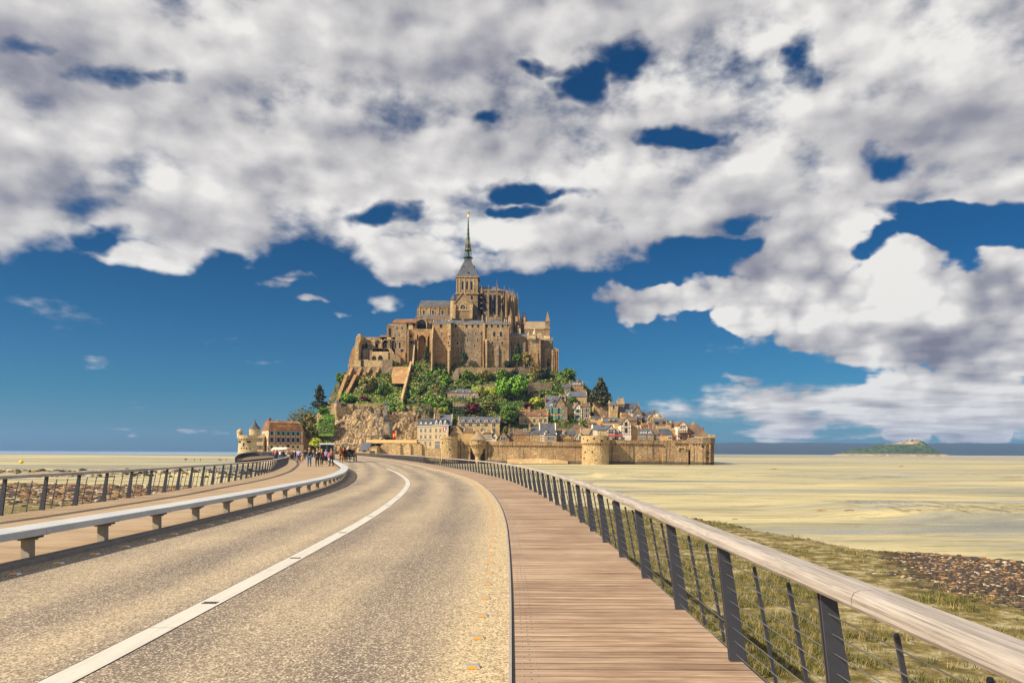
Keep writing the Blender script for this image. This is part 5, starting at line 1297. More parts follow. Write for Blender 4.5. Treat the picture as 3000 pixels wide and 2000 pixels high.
# ================================================================ ramparts
RD=341.0
def tower_at(name,label,fr,x0,x1,ytop,ybot,D,mat=STG,mach=None,conical=None,taper=None,crown=True):
    ox,oy,k=FR[fr]; a=ox+x0*k; b=ox+x1*k; mid=(a+b)/2; r=(b-a)/2/F*D; Dc=D+r
    c=P(mid,1300,Dc); z=lambda y: CH+(hy(mid)-(oy+y*k))/F*D
    root=empty(name,(c.x,c.y,z(ybot)),0,label,'tower'); zz=lambda y:z(y)-z(ybot)
    m=MB(); prof=[(r*1.03,-3),(r*1.0,0)]
    if taper: prof=[(r*.35,zz(taper)-1.5),(r*.6,zz(taper)),(r*.93,zz(taper-130)),(r*.95,zz(mach))]
    elif mach: prof+=[(r*.96,zz(mach)-.3)]
    else: prof+=[(r*.98,zz(ytop))]
    m.lathe(0,0,prof,32); 
    if taper: m.lathe(0,0,[(r*.38,-3),(r*.34,zz(taper))],12)
    m.build('wall',mat,root,smooth=False)
    if mach:
        g=MB(); n=int(2*math.pi*r/1.15)
        for i in range(n):
            a_=2*math.pi*i/n; u=Vector((math.cos(a_),math.sin(a_),0)); w_=Vector((-u.y,u.x,0))*.25
            p=u*(r*.95); q=u*(r*1.06); za=zz(mach)-1.3; zb=zz(mach)
            g.hexa([p-w_+Vector((0,0,za)),p+w_+Vector((0,0,za)),p*.95+w_+Vector((0,0,za)),p*.95-w_+Vector((0,0,za)),q-w_+Vector((0,0,zb)),q+w_+Vector((0,0,zb)),p*.95+w_+Vector((0,0,zb)),p*.95-w_+Vector((0,0,zb))])
        g.build('machicolation',mat,root)
        g=MB(); g.lathe(0,0,[(r*1.05,zz(mach)+.02),(r*1.06,zz(mach)+.4),(r*1.04,zz(ytop)),(r*.93,zz(ytop)),(r*.93,zz(ytop)-1.2),(.1,zz(ytop)-1.2)],32); g.build('parapet',mat,root)
    if conical:
        g=MB(); g.lathe(0,0,[(r*1.16,zz(ytop)-.1),(r*.1,zz(conical)),(.05,zz(conical)+.3)],20); g.build('roof',RST,root)
    root['_r']=r
    return root,r,zz
def slits(root,r,zz,lst):
    for a,y,w,h in lst:
        me=winmesh(w,h,'void'); o=bpy.data.objects.new('arrow_slit',me); COL.objects.link(o); o.parent=root
        an=math.radians(-90+a); o.location=(r*1.0*math.cos(an),r*1.0*math.sin(an),zz(y)); o.rotation_euler=(0,0,math.radians(a))
t_,r,zz=tower_at('rampart_tower','pale round rampart tower beside the cream hotel','E',45,320,1135,1500,336,STG); 
g=MB(); g.lathe(0,0,[(r*.985,zz(1180)),(r*1.04,zz(1172)),(r*.985,zz(1166))],32); g.build('string_course',STG,t_); slits(t_,r,zz,[(-40,1250,.4,.8),(10,1350,.4,.7)])
t_,r,zz=tower_at('bartizan_tower','small rampart turret with brown conical roof and tapering foot','E',508,745,1190,1500,337,STG,mach=1265,conical=1062,taper=1400); slits(t_,r*1.04,zz,[(-50,1240,.5,.7),(5,1235,.4,.9),(45,1240,.4,.7)])
g=MB(); cone(g,0,0,r*.28,zz(1095),zz(1035),10); g.build('roof_cap',SLT,t_)
t_,r,zz=tower_at('rampart_tower','massive round rampart tower standing out in the middle of the wall','F',775,1215,1055,1500,329,STG,mach=1178); slits(t_,r*1.0,zz,[(-55,1325,.6,.4),(-62,1420,.8,.3),(-20,1320,.5,.4),(-5,1450,.4,.4)]); slits(t_,r*1.06,zz,[(-60,1118,.4,.8),(-40,1138,.6,.5),(-12,1118,.5,.9),(18,1145,.8,.6),(50,1120,.4,.8)])
def rampart(name,label,fr,pts,ybot,mach=None,mat=STR,D=RD,th=3.0,Dd=0,slit=()):
    ox,oy,k=FR[fr]; m=MB(); pre=None; n=len(pts)
    x0,y0=pts[0]; o0=P(ox+x0*k,oy+ybot*k,D); root=empty(name,tuple(o0),0,label,'wall')
    zf=lambda x,y,Dq: CH+(hy(ox+x*k)-(oy+y*k))/F*Dq-o0.z
    m=MB(); mm=MB(); pp=MB()
    for i,(x,y) in enumerate(pts):
        Dq=D+Dd*i/(n-1); X_=(ox+x*k-1500)/F*Dq-o0.x; Y_=Dq-o0.y; zt=zf(x,y,Dq); zm=zf(x,mach[0]+(mach[1]-mach[0])*i/(n-1),Dq) if mach else zt
        cur=(X_,Y_,zt,zm)
        if pre:
            a,b=pre,cur
            m.add([(a[0],a[1]-.3,-3),(b[0],b[1]-.3,-3),(b[0],b[1]+th,-3),(a[0],a[1]+th,-3),(a[0],a[1],a[3]),(b[0],b[1],b[3]),(b[0],b[1]+th,b[3]),(a[0],a[1]+th,a[3])],[(0,3,2,1),(4,5,6,7),(0,1,5,4),(1,2,6,5),(2,3,7,6),(3,0,4,7)])
            if mach:
                pp.add([(a[0],a[1]-.55,a[3]+.01),(b[0],b[1]-.55,b[3]+.01),(b[0],b[1]+.2,b[3]+.01),(a[0],a[1]+.2,a[3]+.01),(a[0],a[1]-.55,a[2]),(b[0],b[1]-.55,b[2]),(b[0],b[1]+.2,b[2]),(a[0],a[1]+.2,a[2])],[(0,3,2,1),(4,5,6,7),(0,1,5,4),(1,2,6,5),(2,3,7,6),(3,0,4,7)])
                L_=b[0]-a[0]; c=int(L_/1.15)
                for j in range(c):
                    f_=(j+.5)/c; xx=lerp(a[0],b[0],f_); yy=lerp(a[1],b[1],f_); z1=lerp(a[3],b[3],f_)
                    mm.hexa([(xx-.25,yy-.08,z1-1.1),(xx+.25,yy-.08,z1-1.1),(xx+.25,yy+.1,z1-1.1),(xx-.25,yy+.1,z1-1.1),(xx-.25,yy-.54,z1),(xx+.25,yy-.54,z1),(xx+.25,yy+.1,z1),(xx-.25,yy+.1,z1)])
        pre=cur
    m.build('wall',mat,root)
    if mach: mm.build('machicolation',mat,root); pp.build('parapet',mat,root)
    for x,y,w,h in slit:
        f_=(x-pts[0][0])/(pts[-1][0]-pts[0][0]); Dq=D+Dd*f_
        me=winmesh(w,h,'void'); o=bpy.data.objects.new('arrow_slit',me); COL.objects.link(o); o.parent=root; o.location=((ox+x*k-1500)/F*Dq-o0.x,Dq-o0.y-.04,zf(x,y,Dq))
    return root
rampart('rampart_wall','rampart wall between the pale tower and the small conical turret','E',[(315,1212),(510,1215)],1500,(1268,1268))
rampart('rampart_wall','long machicolated rampart wall left of the massive round tower','E',[(735,1212),(900,1212),(1280,1214),(1700,1218),(1990,1222),(2280,1226)],1510,(1266,1290),STR,RD,3,-3,[(1330,1450,1.6,.5),(2230,1470,1.8,.8),(690,1420,.6,.5)])
g=MB()
rampart('rampart_wall','stained rampart wall with arrow slits right of the massive tower','F',[(1205,1128),(1440,1128),(1640,1128),(1820,1132),(1960,1134),(2082,1134)],1490,(1180,1196),STR,338,3,4,[(1270,1300,.5,1.6),(1382,1300,.5,1.4),(1485,1335,.5,2.0),(1283,1400,.4,1.6),(1378,1400,.5,1.5),(1505,1385,.3,1.3),(1622,1400,.3,1.4),(1712,1370,.3,.5)])
rampart('rampart_wall','recessed upper rampart wall behind a lower walled platform','G',[(1075,975),(1270,972)],1420,None,STR,345)
rampart('rampart_platform','low walled platform jutting out under the recessed rampart','G',[(1065,1118),(1340,1122),(1545,1118)],1415,None,STR,339,5)
rampart('rampart_wall','short machicolated wall section before the end bastion','G',[(1275,972),(1600,972)],1420,(1030,1035),STR,343,3,0)
m=MB(); f=FR['G']; g_=lambda x,y,D:P(f[0]+x*f[2],f[1]+y*f[2],D)
c0=g_(1345,1165,339); 
for (xa,ya,xb,yb) in ((1345,1165,1355,1110),(1355,1110,1480,1112),(1480,1112,1485,1165)): m.tube(g_(xa,ya,338.4),g_(xb,yb,338.4),.22,.22,5)
tag(m.build('stone_frame',STP),'pale squared stone frame on the platform parapet','stone frame')
# end bastion (polygonal)
a=g_(1600,1420,338); L=Bd('end_bastion','big angular bastion with stained walls ending the rampart on the right','bastion','G',1600,2130,1420,D=338,depth=24,sink=3)
def poly(z0,z1,mat,name,xs,grow=0):
    m=MB(); pts=[(L.X(x),y) for x,y in xs]; m.prismZ(pts,z0,z1); return L.part(name,m,mat)
OUT=[(1600,0.2),(1800,-1.5),(1950,-.5),(2105,6),(2112,22),(1600,24)]
poly(-3,L.Z(1035),STR,'wall',OUT); poly(L.Z(1035)+.02,L.Z(925),ST2,'parapet',[(1592,-.4),(1800,-2.1),(1955,-1.1),(2122,5.6),(2130,23),(1600,24.5)])
m=MB()
for (xa,ya),(xb,yb) in zip(OUT[:3],OUT[1:4]):
    c=int(abs(L.X(xb)-L.X(xa))/1.1)
    for i in range(c):
        f_=(i+.5)/c; xx=lerp(L.X(xa),L.X(xb),f_); yy=lerp(ya,yb,f_); m.box(xx-.25,xx+.25,yy-.6,yy+.1,L.Z(1060),L.Z(1035))
L.part('machicolation',m,ST)
m=MB(); m.box(L.X(2040),L.X(2132),7,14,L.Z(925),L.Z(855)); L.part('turret',m,STG)
m=MB(); m.box(L.X(1690),L.X(2010),-1.0,3,L.Z(925),L.Z(905)); L.part('coping',m,STP)
m=MB()
for x in (1835,1850,1930,1945,1985,2010,2040,2060): m.box(L.X(x),L.X(x)+.35,-1.62+ (0 if x<1950 else (x-1950)/155*6.5),1.0+(0 if x<1950 else 6),L.Z(1400),L.Z(1050))
L.part('pilaster',m,ST)
for x,y in((1815,1100),(1910,1210),(1895,1320)): L.win(x,y,46,12,'void',-1.5)
# lower left outworks in front of the hotel
L=Bd('outwork_wall','low golden outer wall with three little buttresses beside the bridge end','wall','D',760,1725,1420,D=330,depth=2.2,sink=3)
m=MB(); m.prismY([(L.X(760),-3),(L.X(1725),-3),(L.X(1725),L.Z(1320)),(L.X(1510),L.Z(1318)),(L.X(1500),L.Z(1255)),(L.X(860),L.Z(1250)),(L.X(830),L.Z(1270)),(L.X(760),L.Z(1335))],0,2); L.part('wall',m,STG)
for x in (1085,1242,1410): 
    L.butt(x,x+32,1262,None,.8,STG,.6); m=MB(); m.prismY([(L.X(x-4),L.Z(1262)),(L.X(x+36),L.Z(1262)),(L.X(x+16),L.Z(1238))],-.8,.4); L.part('cap',m,STG)
L=Bd('gate_barn','small gate building with steep grey slate roof beside the bridge end','building','D',468,745,1400,D=322,depth=8,sink=3)
L.wall(470,640,1345,None,STG); m=MB(); m.hexa([(L.X(468),-.3,L.Z(1348)),(L.X(618),-.3,L.Z(1348)),(L.X(625),8,L.Z(1348)),(L.X(500),8,L.Z(1348)),(L.X(530),3.5,L.Z(1228)),(L.X(652),3.5,L.Z(1228)),(L.X(652),4,L.Z(1228)),(L.X(530),4,L.Z(1228))]); L.part('roof',m,SLB)
L.wall(632,748,1300,None,STG,y0=.5); L.roof(632,748,1302,1285,'S',RST,y0=.5); L.gate(690,1385,70,50,yy=.5)
for x in (545,562,580): L.win(x,1365,10,20,'dark')
L=Bd('long_canopy','long orange timber canopy roof stretching over the lower gate yard','canopy','D',580,1365,1330,D=343,depth=6,sink=1)
m=MB(); m.hexa([(L.X(580),0,L.Z(1240)),(L.X(1365),0,L.Z(1240)),(L.X(1365),6,L.Z(1240)),(L.X(580),6,L.Z(1240)),(L.X(590),1,L.Z(1190)),(L.X(1355),1,L.Z(1190)),(L.X(1355),5,L.Z(1190)),(L.X(590),5,L.Z(1190))]); L.part('roof',m,YEL)
for i in range(9): m=MB(); x=L.X(640+i*88); m.box(x-.15,x+.15,.2,.5,-1,L.Z(1240)); L.part('post',m,WOODD)
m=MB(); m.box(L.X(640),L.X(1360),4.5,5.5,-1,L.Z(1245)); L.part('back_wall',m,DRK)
# flags
def flag(x,ytop,ybot,D,stripes,label,fx0,fx1,fy0,fy1,fr='D'):
    ox,oy,k=FR[fr]; p=P(ox+x*k,oy+ybot*k,D); q=P(ox+x*k,oy+ytop*k,D); root=empty('flag',tuple(p),0,label,'flag')
    m=MB(); m.lathe(0,0,[(.09,0),(.06,q.z-p.z)],8); m.build('pole',WFR,root)
    n=8; X_=lambda x_:(ox+x_*k-1500)/F*D-p.x; Zf=lambda y_:P(0,oy+y_*k,D).z-p.z+(hy(ox+x*k)-hy(0))/F*D
    vert=len(stripes)>0 and stripes[0][0]=='v'
    ms=MB()
    mats=[flat('flag_cloth_%d_%s'%(i,label[:4]),c,.8,var=.05) for i,(_,c) in enumerate(stripes)]
    ns=len(stripes)
    for s_ in range(ns):
        for i in range(n):
            if vert:
                u0=(s_+i/n)/ns;u1=(s_+(i+1)/n)/ns; v0,v1=0,1
            else: u0=i/n;u1=(i+1)/n; v0=s_/ns; v1=(s_+1)/ns
            def q_(u,v): return (lerp(X_(fx0),X_(fx1),u),.35*math.sin(u*7+v*2)*u,lerp(Zf(fy0),Zf(fy1),v)-.5*u*(1 if fx1<fx0 else .4)+.15*math.sin(u*6))
            ms.add([q_(u0,v0),q_(u1,v0),q_(u1,v1),q_(u0,v1)],[(0,1,2,3)],s_)
    ms.build('cloth',mats,root)
flag(1047,1048,1330,338,[('h',(.7,.04,.02)),('h',(.85,.40,.03)),('h',(.7,.05,.02))],'red and gold flag on a white pole above the outer wall',1044,995,1065,1150)
flag(1822,985,1300,343,[('v',(.03,.06,.45)),('v',(.8,.8,.8)),('v',(.65,.03,.03))],'blue white and red flag in front of the cream hotel',1820,1762,985,1045)
# scaffold in the rock gully
def scaffold(label,x0,x1,y0,y1,D,nl):
    ox,oy,k=FR['D']; m=MB(); mk=lambda x,y,dd=0:P(ox+x*k,oy+y*k,D)+Vector((0,dd,0)); o0=mk(x0,y1); root=empty('scaffold',tuple(o0),0,label,'scaffold')
    for xx in (x0,(x0+x1)/2,x1):
        for dd in(0,1.4): m.tube(mk(xx,y1,dd)-o0,mk(xx,y0,dd)-o0,.07,.07,4)
    for i in range(nl+1):
        y=lerp(y1,y0,i/nl)
        for dd in(0,1.4): m.tube(mk(x0,y,dd)-o0,mk(x1,y,dd)-o0,.06,.06,4)
        if i%2: a=mk(x0,y)-o0; b=mk(x1,y)-o0; m.hexa([a,b,b+Vector((0,1.4,0)),a+Vector((0,1.4,0)),a+Vector((0,0,.08)),b+Vector((0,0,.08)),b+Vector((0,1.4,.08)),a+Vector((0,1.4,.08))])
    m.build('frame',LEAD,root)
scaffold('narrow left scaffold tower against the bare rock',730,775,730,1000,353,10)
scaffold('tall right scaffold tower climbing the dark gully',860,905,600,910,355,10)
scaffold('lower scaffold at the foot of the gully',925,970,920,1150,352,8)
scaffold('wide low scaffold at the base of the rock',725,850,1030,1150,350,4)
# dark gully wall
m=MB(); ox,oy,k=FR['D']
q=[P(ox+x*k,oy+y*k,D) for x,y,D in((850,740,358),(905,740,358),(930,950,355),(985,1150,352),(835,1150,352),(850,920,355))]; n=6
m.add(q+[v+Vector((0,5,0)) for v in q],[tuple(range(n)),tuple(range(2*n-1,n-1,-1))]+[(i,i+n,(i+1)%n+n,(i+1)%n) for i in range(n)])
tag(m.build('rock_gully',ST2),'dark narrow cleft in the rock behind the scaffolds',kind='structure')
# ================================================================ the left group: tower and gatehouse inn
t_,r,zz=tower_at('coastal_tower','stout round tower with slate cone and domed sentry box at the far left','C',112,415,838,1250,322,STP,mach=900)
g=MB(); g.lathe(0,0,[(r*1.12,-2),(r*1.08,0),(r*.99,zz(1000))],32); g.build('batter',STP,t_)
ox,oy,k=FR['C']; c0=t_.location
dx=lambda x:((ox+x*k)-(ox+263*k))/F*(322+r)
g=MB(); g.lathe(dx(355),2,[(r*.60,zz(845)),(r*.60,zz(722)),(r*.64,zz(720))],20); g.build('drum',STP,t_)
g=MB(); R_=r*.66; g.lathe(dx(358),2,[(R_,zz(722)),(R_*.55,zz(665)),(R_*.2,zz(610)),(.08,zz(570)),(.05,zz(525))],20); g.build('cone_roof',SLT,t_)
g=MB(); g.lathe(dx(158),-2,[(r*.30,zz(885)),(r*.31,zz(790)),(r*.34,zz(785)),(r*.30,zz(758)),(r*.16,zz(738)),(.05,zz(730))],16); g.build('sentry_box',STP,t_)
slits(t_,r*.99,zz,[(-38,958,1.4,.5),(28,958,1.6,.5),(-5,1030,.5,1.6),(-10,1070,1.6,.4),(25,1072,1.8,.4)])
L=Bd('low_annex','low pale annex with thin reddish windows between the round tower and the inn','building','C',385,530,1130,D=335,depth=12,sink=3,rot=R(0))
L.wall(390,530,870,None,STP); L.roof(420,530,870,805,'S',RST,y0=1); L.grid([418,440,463,486,508],[915],12,66,'rect'); L.grid([418,440,463,486,508],[1045],12,70,'rect')
# inn: front + lit left side; rotated block
L=Bd('gate_inn','big inn with orange mansard roof, brick bands and grey shuttered windows','building','C',620,1215,1090,D=333,depth=15,sink=4,rot=R(32))
L.wall(620,1215,758,None,CRM)
L.roof(620,1215,760,575,'M',ROR)
for x in (672,785,865,950,1035,1115): 
    L.win(x,805,34,66,'shut'); L.win(x,915,36,72,'shut2')
for x in (672,770,860,950,1035,1115): L.win(x,1030,34,40,'arch')
L.gate(945,1025,60,60)
for y in (760,855,878,960,985): L.band(620,1215,y,.30,.10,BRK)
m=MB()
for x in (628,735,818,905,990,1075,1160,1207): m.box(L.X(x)-.2,L.X(x)+.2,-.12,.1,L.Z(1000),L.Z(765))
L.part('quoin',m,BRK)
for x in (735,930,1135): L.dormer(x,672,740,40,.6,CRM,ROR)
for i in range(4):
    for y,h in ((808,60),(915,64),(1045,70)): L.sidewin(1.8+i*3.3,y,1.1,h,'white')
L.chim(690,548,640,40,7,BRK,1.4); L.chim(797,598,690,18,3,STP); L.chim(1040,600,690,18,3,STP); L.chim(1172,600,700,22,6,STP); 
m=MB(); m.box(1,2.4,13,14.4,L.Z(700),L.Z(595)); L.part('chimney',m,BRK)
L=Bd('white_marquee','low pale marquee roof in front of the inn','marquee','C',650,925,1110,D=318,depth=6,sink=1)
m=MB(); m.hexa([(L.X(650),0,L.Z(1100)),(L.X(925),0,L.Z(1070)),(L.X(925),6,L.Z(1070)),(L.X(650),6,L.Z(1100)),(L.X(690),1,L.Z(1042)),(L.X(925),1,L.Z(1042)),(L.X(925),5,L.Z(1042)),(L.X(690),5,L.Z(1042))]); L.part('roof',m,WHT)
m=MB(); m.box(L.X(690),L.X(920),2,5,-1,L.Z(1085)); L.part('side',m,WHT)
rwall('terrace_wall','rough wall with dark ivy right of the inn','C',[(1195,772),(1270,775),(1340,772),(1350,800)],1080,352,356,ST)
# ================================================================ houses
WM_={'s':ST,'g':STG,'2':ST2,'p':STP,'w':WHT,'c':CRM,'y':YEL,'o':STO,'t':WHT}
RM_={'s':SLT,'b':SLB,'r':RBR,'o':ROR,'k':RST}
def house(fr,x0,x1,yr,ye,yb,kind,wall,roof,label,win=(),wk='cross',ch=(),dm=(),hip=0,D=None,depth=9,rot=0,timber=0,nm='house',gw=True,dD=0):
    if D is None: D=None
    L=Bd(nm,label,'house',fr,x0,x1,yb,D=D,depth=depth,rot=R(rot),sink=6)
    w_=WM_[wall]; r_=RM_[roof]; L.wall(x0,x1,ye,None,w_); L.roof(x0,x1,ye,yr,kind,r_,hipl=hip,hipr=hip,gw=(w_ if gw else None))
    for (x,y,w,h) in win: L.win(x,y,w,h,wk)
    for c in ch:
        x,yt=c[:2]; L.chim(x,yt,yr+ (ye-yr)*.4,c[2] if len(c)>2 else None,c[3] if len(c)>3 else depth*.5,(c[4] if len(c)>4 else ST))
    for d in dm: L.dormer(d[0],d[1],d[2],d[3],.25,WFR if len(d)<5 else d[4],r_)
    if timber:
        m=MB(); n=timber; a,b=L.X(x0),L.X(x1)
        for i in range(n+1): x=lerp(a,b,i/n); zt=L.Z(ye)+( (L.Z(yr)-L.Z(ye))*(1-abs(2*i/n-1))*.92 if kind=='G' else 0); m.box(x-.09,x+.09,-.06,.05,0,zt)
        for f_ in (.0,.33,.66,1): z=lerp(0.1,L.Z(ye),f_); m.box(a,b,-.075,.04,z-.1,z+.1)
        L.part('timber_frame',m,WOODD)
    return L
# frame D/E: cream hotel
L=house('D',1372,1850,850,985,1335,'M','c','s','tall cream hotel with slate mansard, white dormers and a tricolour',
  [(x,y,24,58) for y in (1045,1142) for x in (1425,1493,1570)]+[(x,y,22,58) for y in (1045,1140) for x in (1658,1722,1790)]+[(1415,1255,22,60),(1493,1250,24,66),(1568,1252,22,66)],'white',
  [(1440,800,60,5),(1675,775,60,4)],[(1425,905,985,36),(1500,905,985,36),(1575,905,985,36),(1660,875,970,34),(1725,875,970,34),(1795,875,970,34)],D=345,depth=12)
L.wall(1615,1850,970,None,CRM,y0=-.5,y1=8,name='wing_wall'); m=MB(); m.box(L.X(1640),L.X(1720),-.62,0,L.Z(1320),L.Z(1210)); L.part('bay_window',m,GLS); m=MB()
for i in range(6): x=L.X(1640+i*16); m.box(x-.08,x+.08,-.75,-.6,L.Z(1320),L.Z(1205))
m.box(L.X(1636),L.X(1724),-.75,-.6,L.Z(1262),L.Z(1256)); m.box(L.X(1636),L.X(1724),-.75,-.6,L.Z(1212),L.Z(1202)); L.part('bay_frame',m,WFR)
L.band(1372,1615,985,.3,.25,WFR); L.band(1615,1850,970,.3,.25,WFR,-.5); L.band(1372,1850,1190,.25,.15,STP)
L.roof(1615,1890,970,795,'S',SLB,y0=.5,y1=11,gw=STP)
for x in (1658,1722,1790):
    for y in (1045,1140): L.win(x,y,22,58,'white',-.5)
H=house
H('E',195,410,960,1105,1225,'G','g','s','plain stone gabled house behind the pale tower',ch=[(325,940,36,2,STG)],D=347,depth=11)
H('E',410,560,1010,1080,1230,'S','y','r','narrow ochre house with brown roof left of the conical turret',ch=[(415,975,12),(545,1040,10)],D=346)
H('E',320,960,830,930,1110,'S','g','b','long stone hall with five little gabled wall dormers',[(x,955,44,52) for x in (395,510,628,750,868)]+[(870,1040,40,60),(690,1040,26,60)],'cross',[(330,945,40,1,STG)],[(x,862,925,58,STG) for x in (395,510,628,750,868)],D=356,depth=11)
H('E',700,840,1065,1100,1220,'S','w','r','half timbered cottage below the long hall',[(730,1040,12,40)],timber=8,D=350)
H('E',845,930,1080,1150,1225,'G','w','r','tiny white gabled house with red shutters above the rampart',[(875,1160,30,36)],D=347,depth=7)
H('E',915,1105,1060,1190,1225,'G','s','r','broad stone gable with one blue window above the rampart',[(1012,1165,60,44)],'white',[(1105,1010,34,3)],D=346,depth=9)
H('E',1080,1170,1040,1120,1225,'S','2','s','narrow dark house squeezed behind the broad stone gable',ch=[(1105,1010,22)],D=349)
H('E',1170,1420,1025,1110,1225,'S','o','r','house with pinkish tiled roof behind the rampart',[(1350,1040,40,26)],'white',[(1240,1030,18)],[(1345,1120,1170,34)],D=347)
H('E',1415,1590,990,1110,1225,'S','g','s','slate roofed house with two rounded dormers',ch=[(1420,960,26,2,STG)],dm=[(1500,1075,1175,40,STG),(1570,1075,1175,40,STG)],D=347,depth=10)
H('E',1575,1820,932,1110,1225,'S','w','s','tall steep slate roof with stone gable ends and one dormer',[(1745,1160,70,46)],'white',[(1590,930,26),(1740,925,20)],[(1672,1030,1085,36,STG)],D=346,depth=11,timber=10)
H('E',1650,1830,1095,1118,1225,'S','w','s','white timbered shop front right below the tall slate roof',[(1720,1158,40,44),(1770,1158,20,44)],'white',D=343.8,depth=2.5,timber=12)
H('E',1830,1965,1055,1130,1225,'S','s','s','small dark house with pale chimneys beside the timbered shop',ch=[(1940,1050,30,2,STP),(1880,1060,12)],D=348)
H('E',1890,2090,1105,1180,1225,'G','y','r','little orange timbered gable peeping over the rampart',[(2050,1195,24,24)],timber=6,D=346,depth=8)
H('F',350,500,985,1050,1150,'S','g','s','pale gabled house behind the little orange timbered gable',ch=[(495,985,30,3,STP)],D=351)
H('F',530,700,970,1040,1150,'S','2','s','dark slate house with dormers left of the steep white gable',dm=[(625,1020,1060,40)],ch=[(545,950,20),(705,950,22,4,BRK)],D=350)
H('F',665,810,975,1130,1152,'G','w','k','steep half timbered white gable touching the big tower',[(750,1090,24,50)],timber=6,D=345,depth=8,ch=[(710,945,20,2,BRK)])
H('F',770,960,940,1040,1140,'S','g','k','sandy roofed house just behind the big tower',ch=[(775,945,26)],D=350)
H('F',905,1000,950,1045,1140,'G','2','s','dark little gable between sandy roofs behind the big tower',D=348,depth=7)
H('F',570,900,880,985,1060,'S','s','r','long low house with big hipped brown roof in mid town',hip=.8,D=360,ch=[(915,815,40,5,BRK)])
H('F',370,560,935,975,1060,'S','s','r','low red roofed shed below the turquoise window house',hip=.4,D=357)
H('F',1030,1180,965,975,1120,'S','p','s','pale square chimney block house above the big tower',D=346,depth=5)
H('F',960,1300,885,965,1125,'S','w','b','white shop with slate roof and small blue gable',[(1240,985,90,70)],'white',[(1105,875,30,3,BRK)],D=347,timber=0)
H('F',1175,1300,895,960,1128,'G','w','b','small blue white gable over the red awning shop',[(1240,995,60,60)],'white',D=345,depth=6,timber=6)
H('F',1290,1405,950,1040,1128,'M','g','s','dark dormered shop beside the blue white gable',[],dm=[(1340,955,1020,50)],D=346,depth=8)
H('F',1120,1500,765,850,1000,'S','y','b','broad house with yellow end wall and long slate roof',ch=[(1145,770,48,5,BRK)],dm=[(1220,780,820,30,STG),(1290,780,820,30,STG),(1395,780,820,30,STG)],D=357,depth=12)
m_=H('F',1405,1560,770,880,1050,'G','w','r','tall red timbered gable house with a balcony window',[(1480,875,26,60),(1480,975,26,70)],'dark',D=347,depth=12,timber=6)
H('F',1555,1730,890,965,1100,'S','y','k','golden gabled house with sandy roof right of the red timbered gable',D=350,depth=10,ch=[(1660,930,20,2,BRK)])
# awnings
def awning(fr,x0,x1,y0,y1,D,mat,label):
    L=Bd('awning',label,'awning',fr,x0,x1,y1,D=D,sink=0); m=MB(); m.hexa([(0,-1.3,0),(L.w,-1.3,0),(L.w,0,L.Z(y0)-.15),(0,0,L.Z(y0)-.15),(0,-1.3,.12),(L.w,-1.3,.12),(L.w,0,L.Z(y0)),(0,0,L.Z(y0))]); L.part('cloth',m,mat)
awning('F',1195,1410,1040,1065,344,RED,'red shop awning right of the big tower'); awning('F',1420,1560,1050,1082,344.5,flat('lilac_cloth',(.45,.38,.42),.8),'pale lilac awning under the red timbered gable')
H('F',1220,1400,1060,1066,1128,'S','c','s','shop row under the red awning',[(1250,1095,50,50),(1320,1095,70,50)],'white',D=345.5,depth=4)
# upper right town (frame F)
H('E',1255,1700,715,825,985,'S','g','o','long two storey stone house with orange patched roof',[(1358,900,34,60),(1485,895,30,56),(1585,890,34,50),(1655,890,34,50)],'cross',[(1245,690,30,2,STG),(1410,690,36,4,STG)],[(1345,775,820,34,STG),(1570,775,820,34,STG)],D=364,depth=12)
L=H('F',215,520,415,610,900,'S','g','b','tall granite house with big turquoise shuttered windows and stepped gable',[(x,668,50,76) for x in (290,330,395,425)]+[(x,775,50,56) for x in (290,335,395,425)],'shut',[(195,450,34,2,BRK),(325,470,24,2,BRK),(440,400,40,3,STG)],[(295,540,605,46)],D=368,depth=10)
L.wall(350,520,600,None,ST,y0=-1.6,y1=5,name='gable_wing'); L.roof(350,520,600,440,'G',SLT,y0=-1.6,y1=5,gw=ST)
L.grid([395,425],[668],50,76,'shut',-1.6); L.grid([395,430],[775],50,56,'shut',-1.6)
L.wall(465,545,605,None,ST2,y0=-2.4,y1=2,name='stair_turret')
H('F',560,720,535,650,780,'S','y','k','yellow gabled house with sandy roof and slim chimney',ch=[(568,560,16,2,STP)],D=371,depth=10)
H('F',650,790,545,660,820,'G','w','s','white timber gable with green shutters over a balcony',[(715,668,36,50),(715,755,36,50)],'shut',D=369,depth=8,timber=4)
H('F',780,910,535,605,800,'S','s','r','brown house with red roof and pale blue windows',[(835,648,34,54),(870,648,34,54),(835,735,34,54),(870,735,34,54),(850,800,50,40)],'white',D=369,depth=9)
H('F',520,860,345,440,560,'S','g','b','long slate roofed house with end chimneys near the top of the town',ch=[(520,350,26,4,STP),(830,325,50,4,STG)],D=384,depth=9,dm=[(565,370,430,34)])
H('F',590,800,190,260,420,'S','o','b','highest town house with brick front, dormers and a dark chimney',[(720,240,50,1)] if 0 else [],ch=[(720,155,50,4,ST2)],dm=[(655,212,262,36),(700,212,262,36),(745,212,262,36)],D=393,depth=10)
H('F',470,600,215,300,440,'S','2','s','shaded old wall house below the eastern bastion',D=390,depth=10)
H('F',975,1085,490,545,700,'S','g','k','small stone house under the dark cypress tree',D=374,ch=[(1060,480,36)])
H('F',1070,1190,575,600,730,'S','2','k','low grey house with pale coping beneath the cypress',D=372)
H('F',920,1140,740,785,870,'S','y','s','low cream outbuilding with slate roof in mid town',[(1010,800,40,30)],D=364)
H('F',900,1000,810,870,960,'S','s','s','small stone cottage left of the cream outbuilding',D=362)
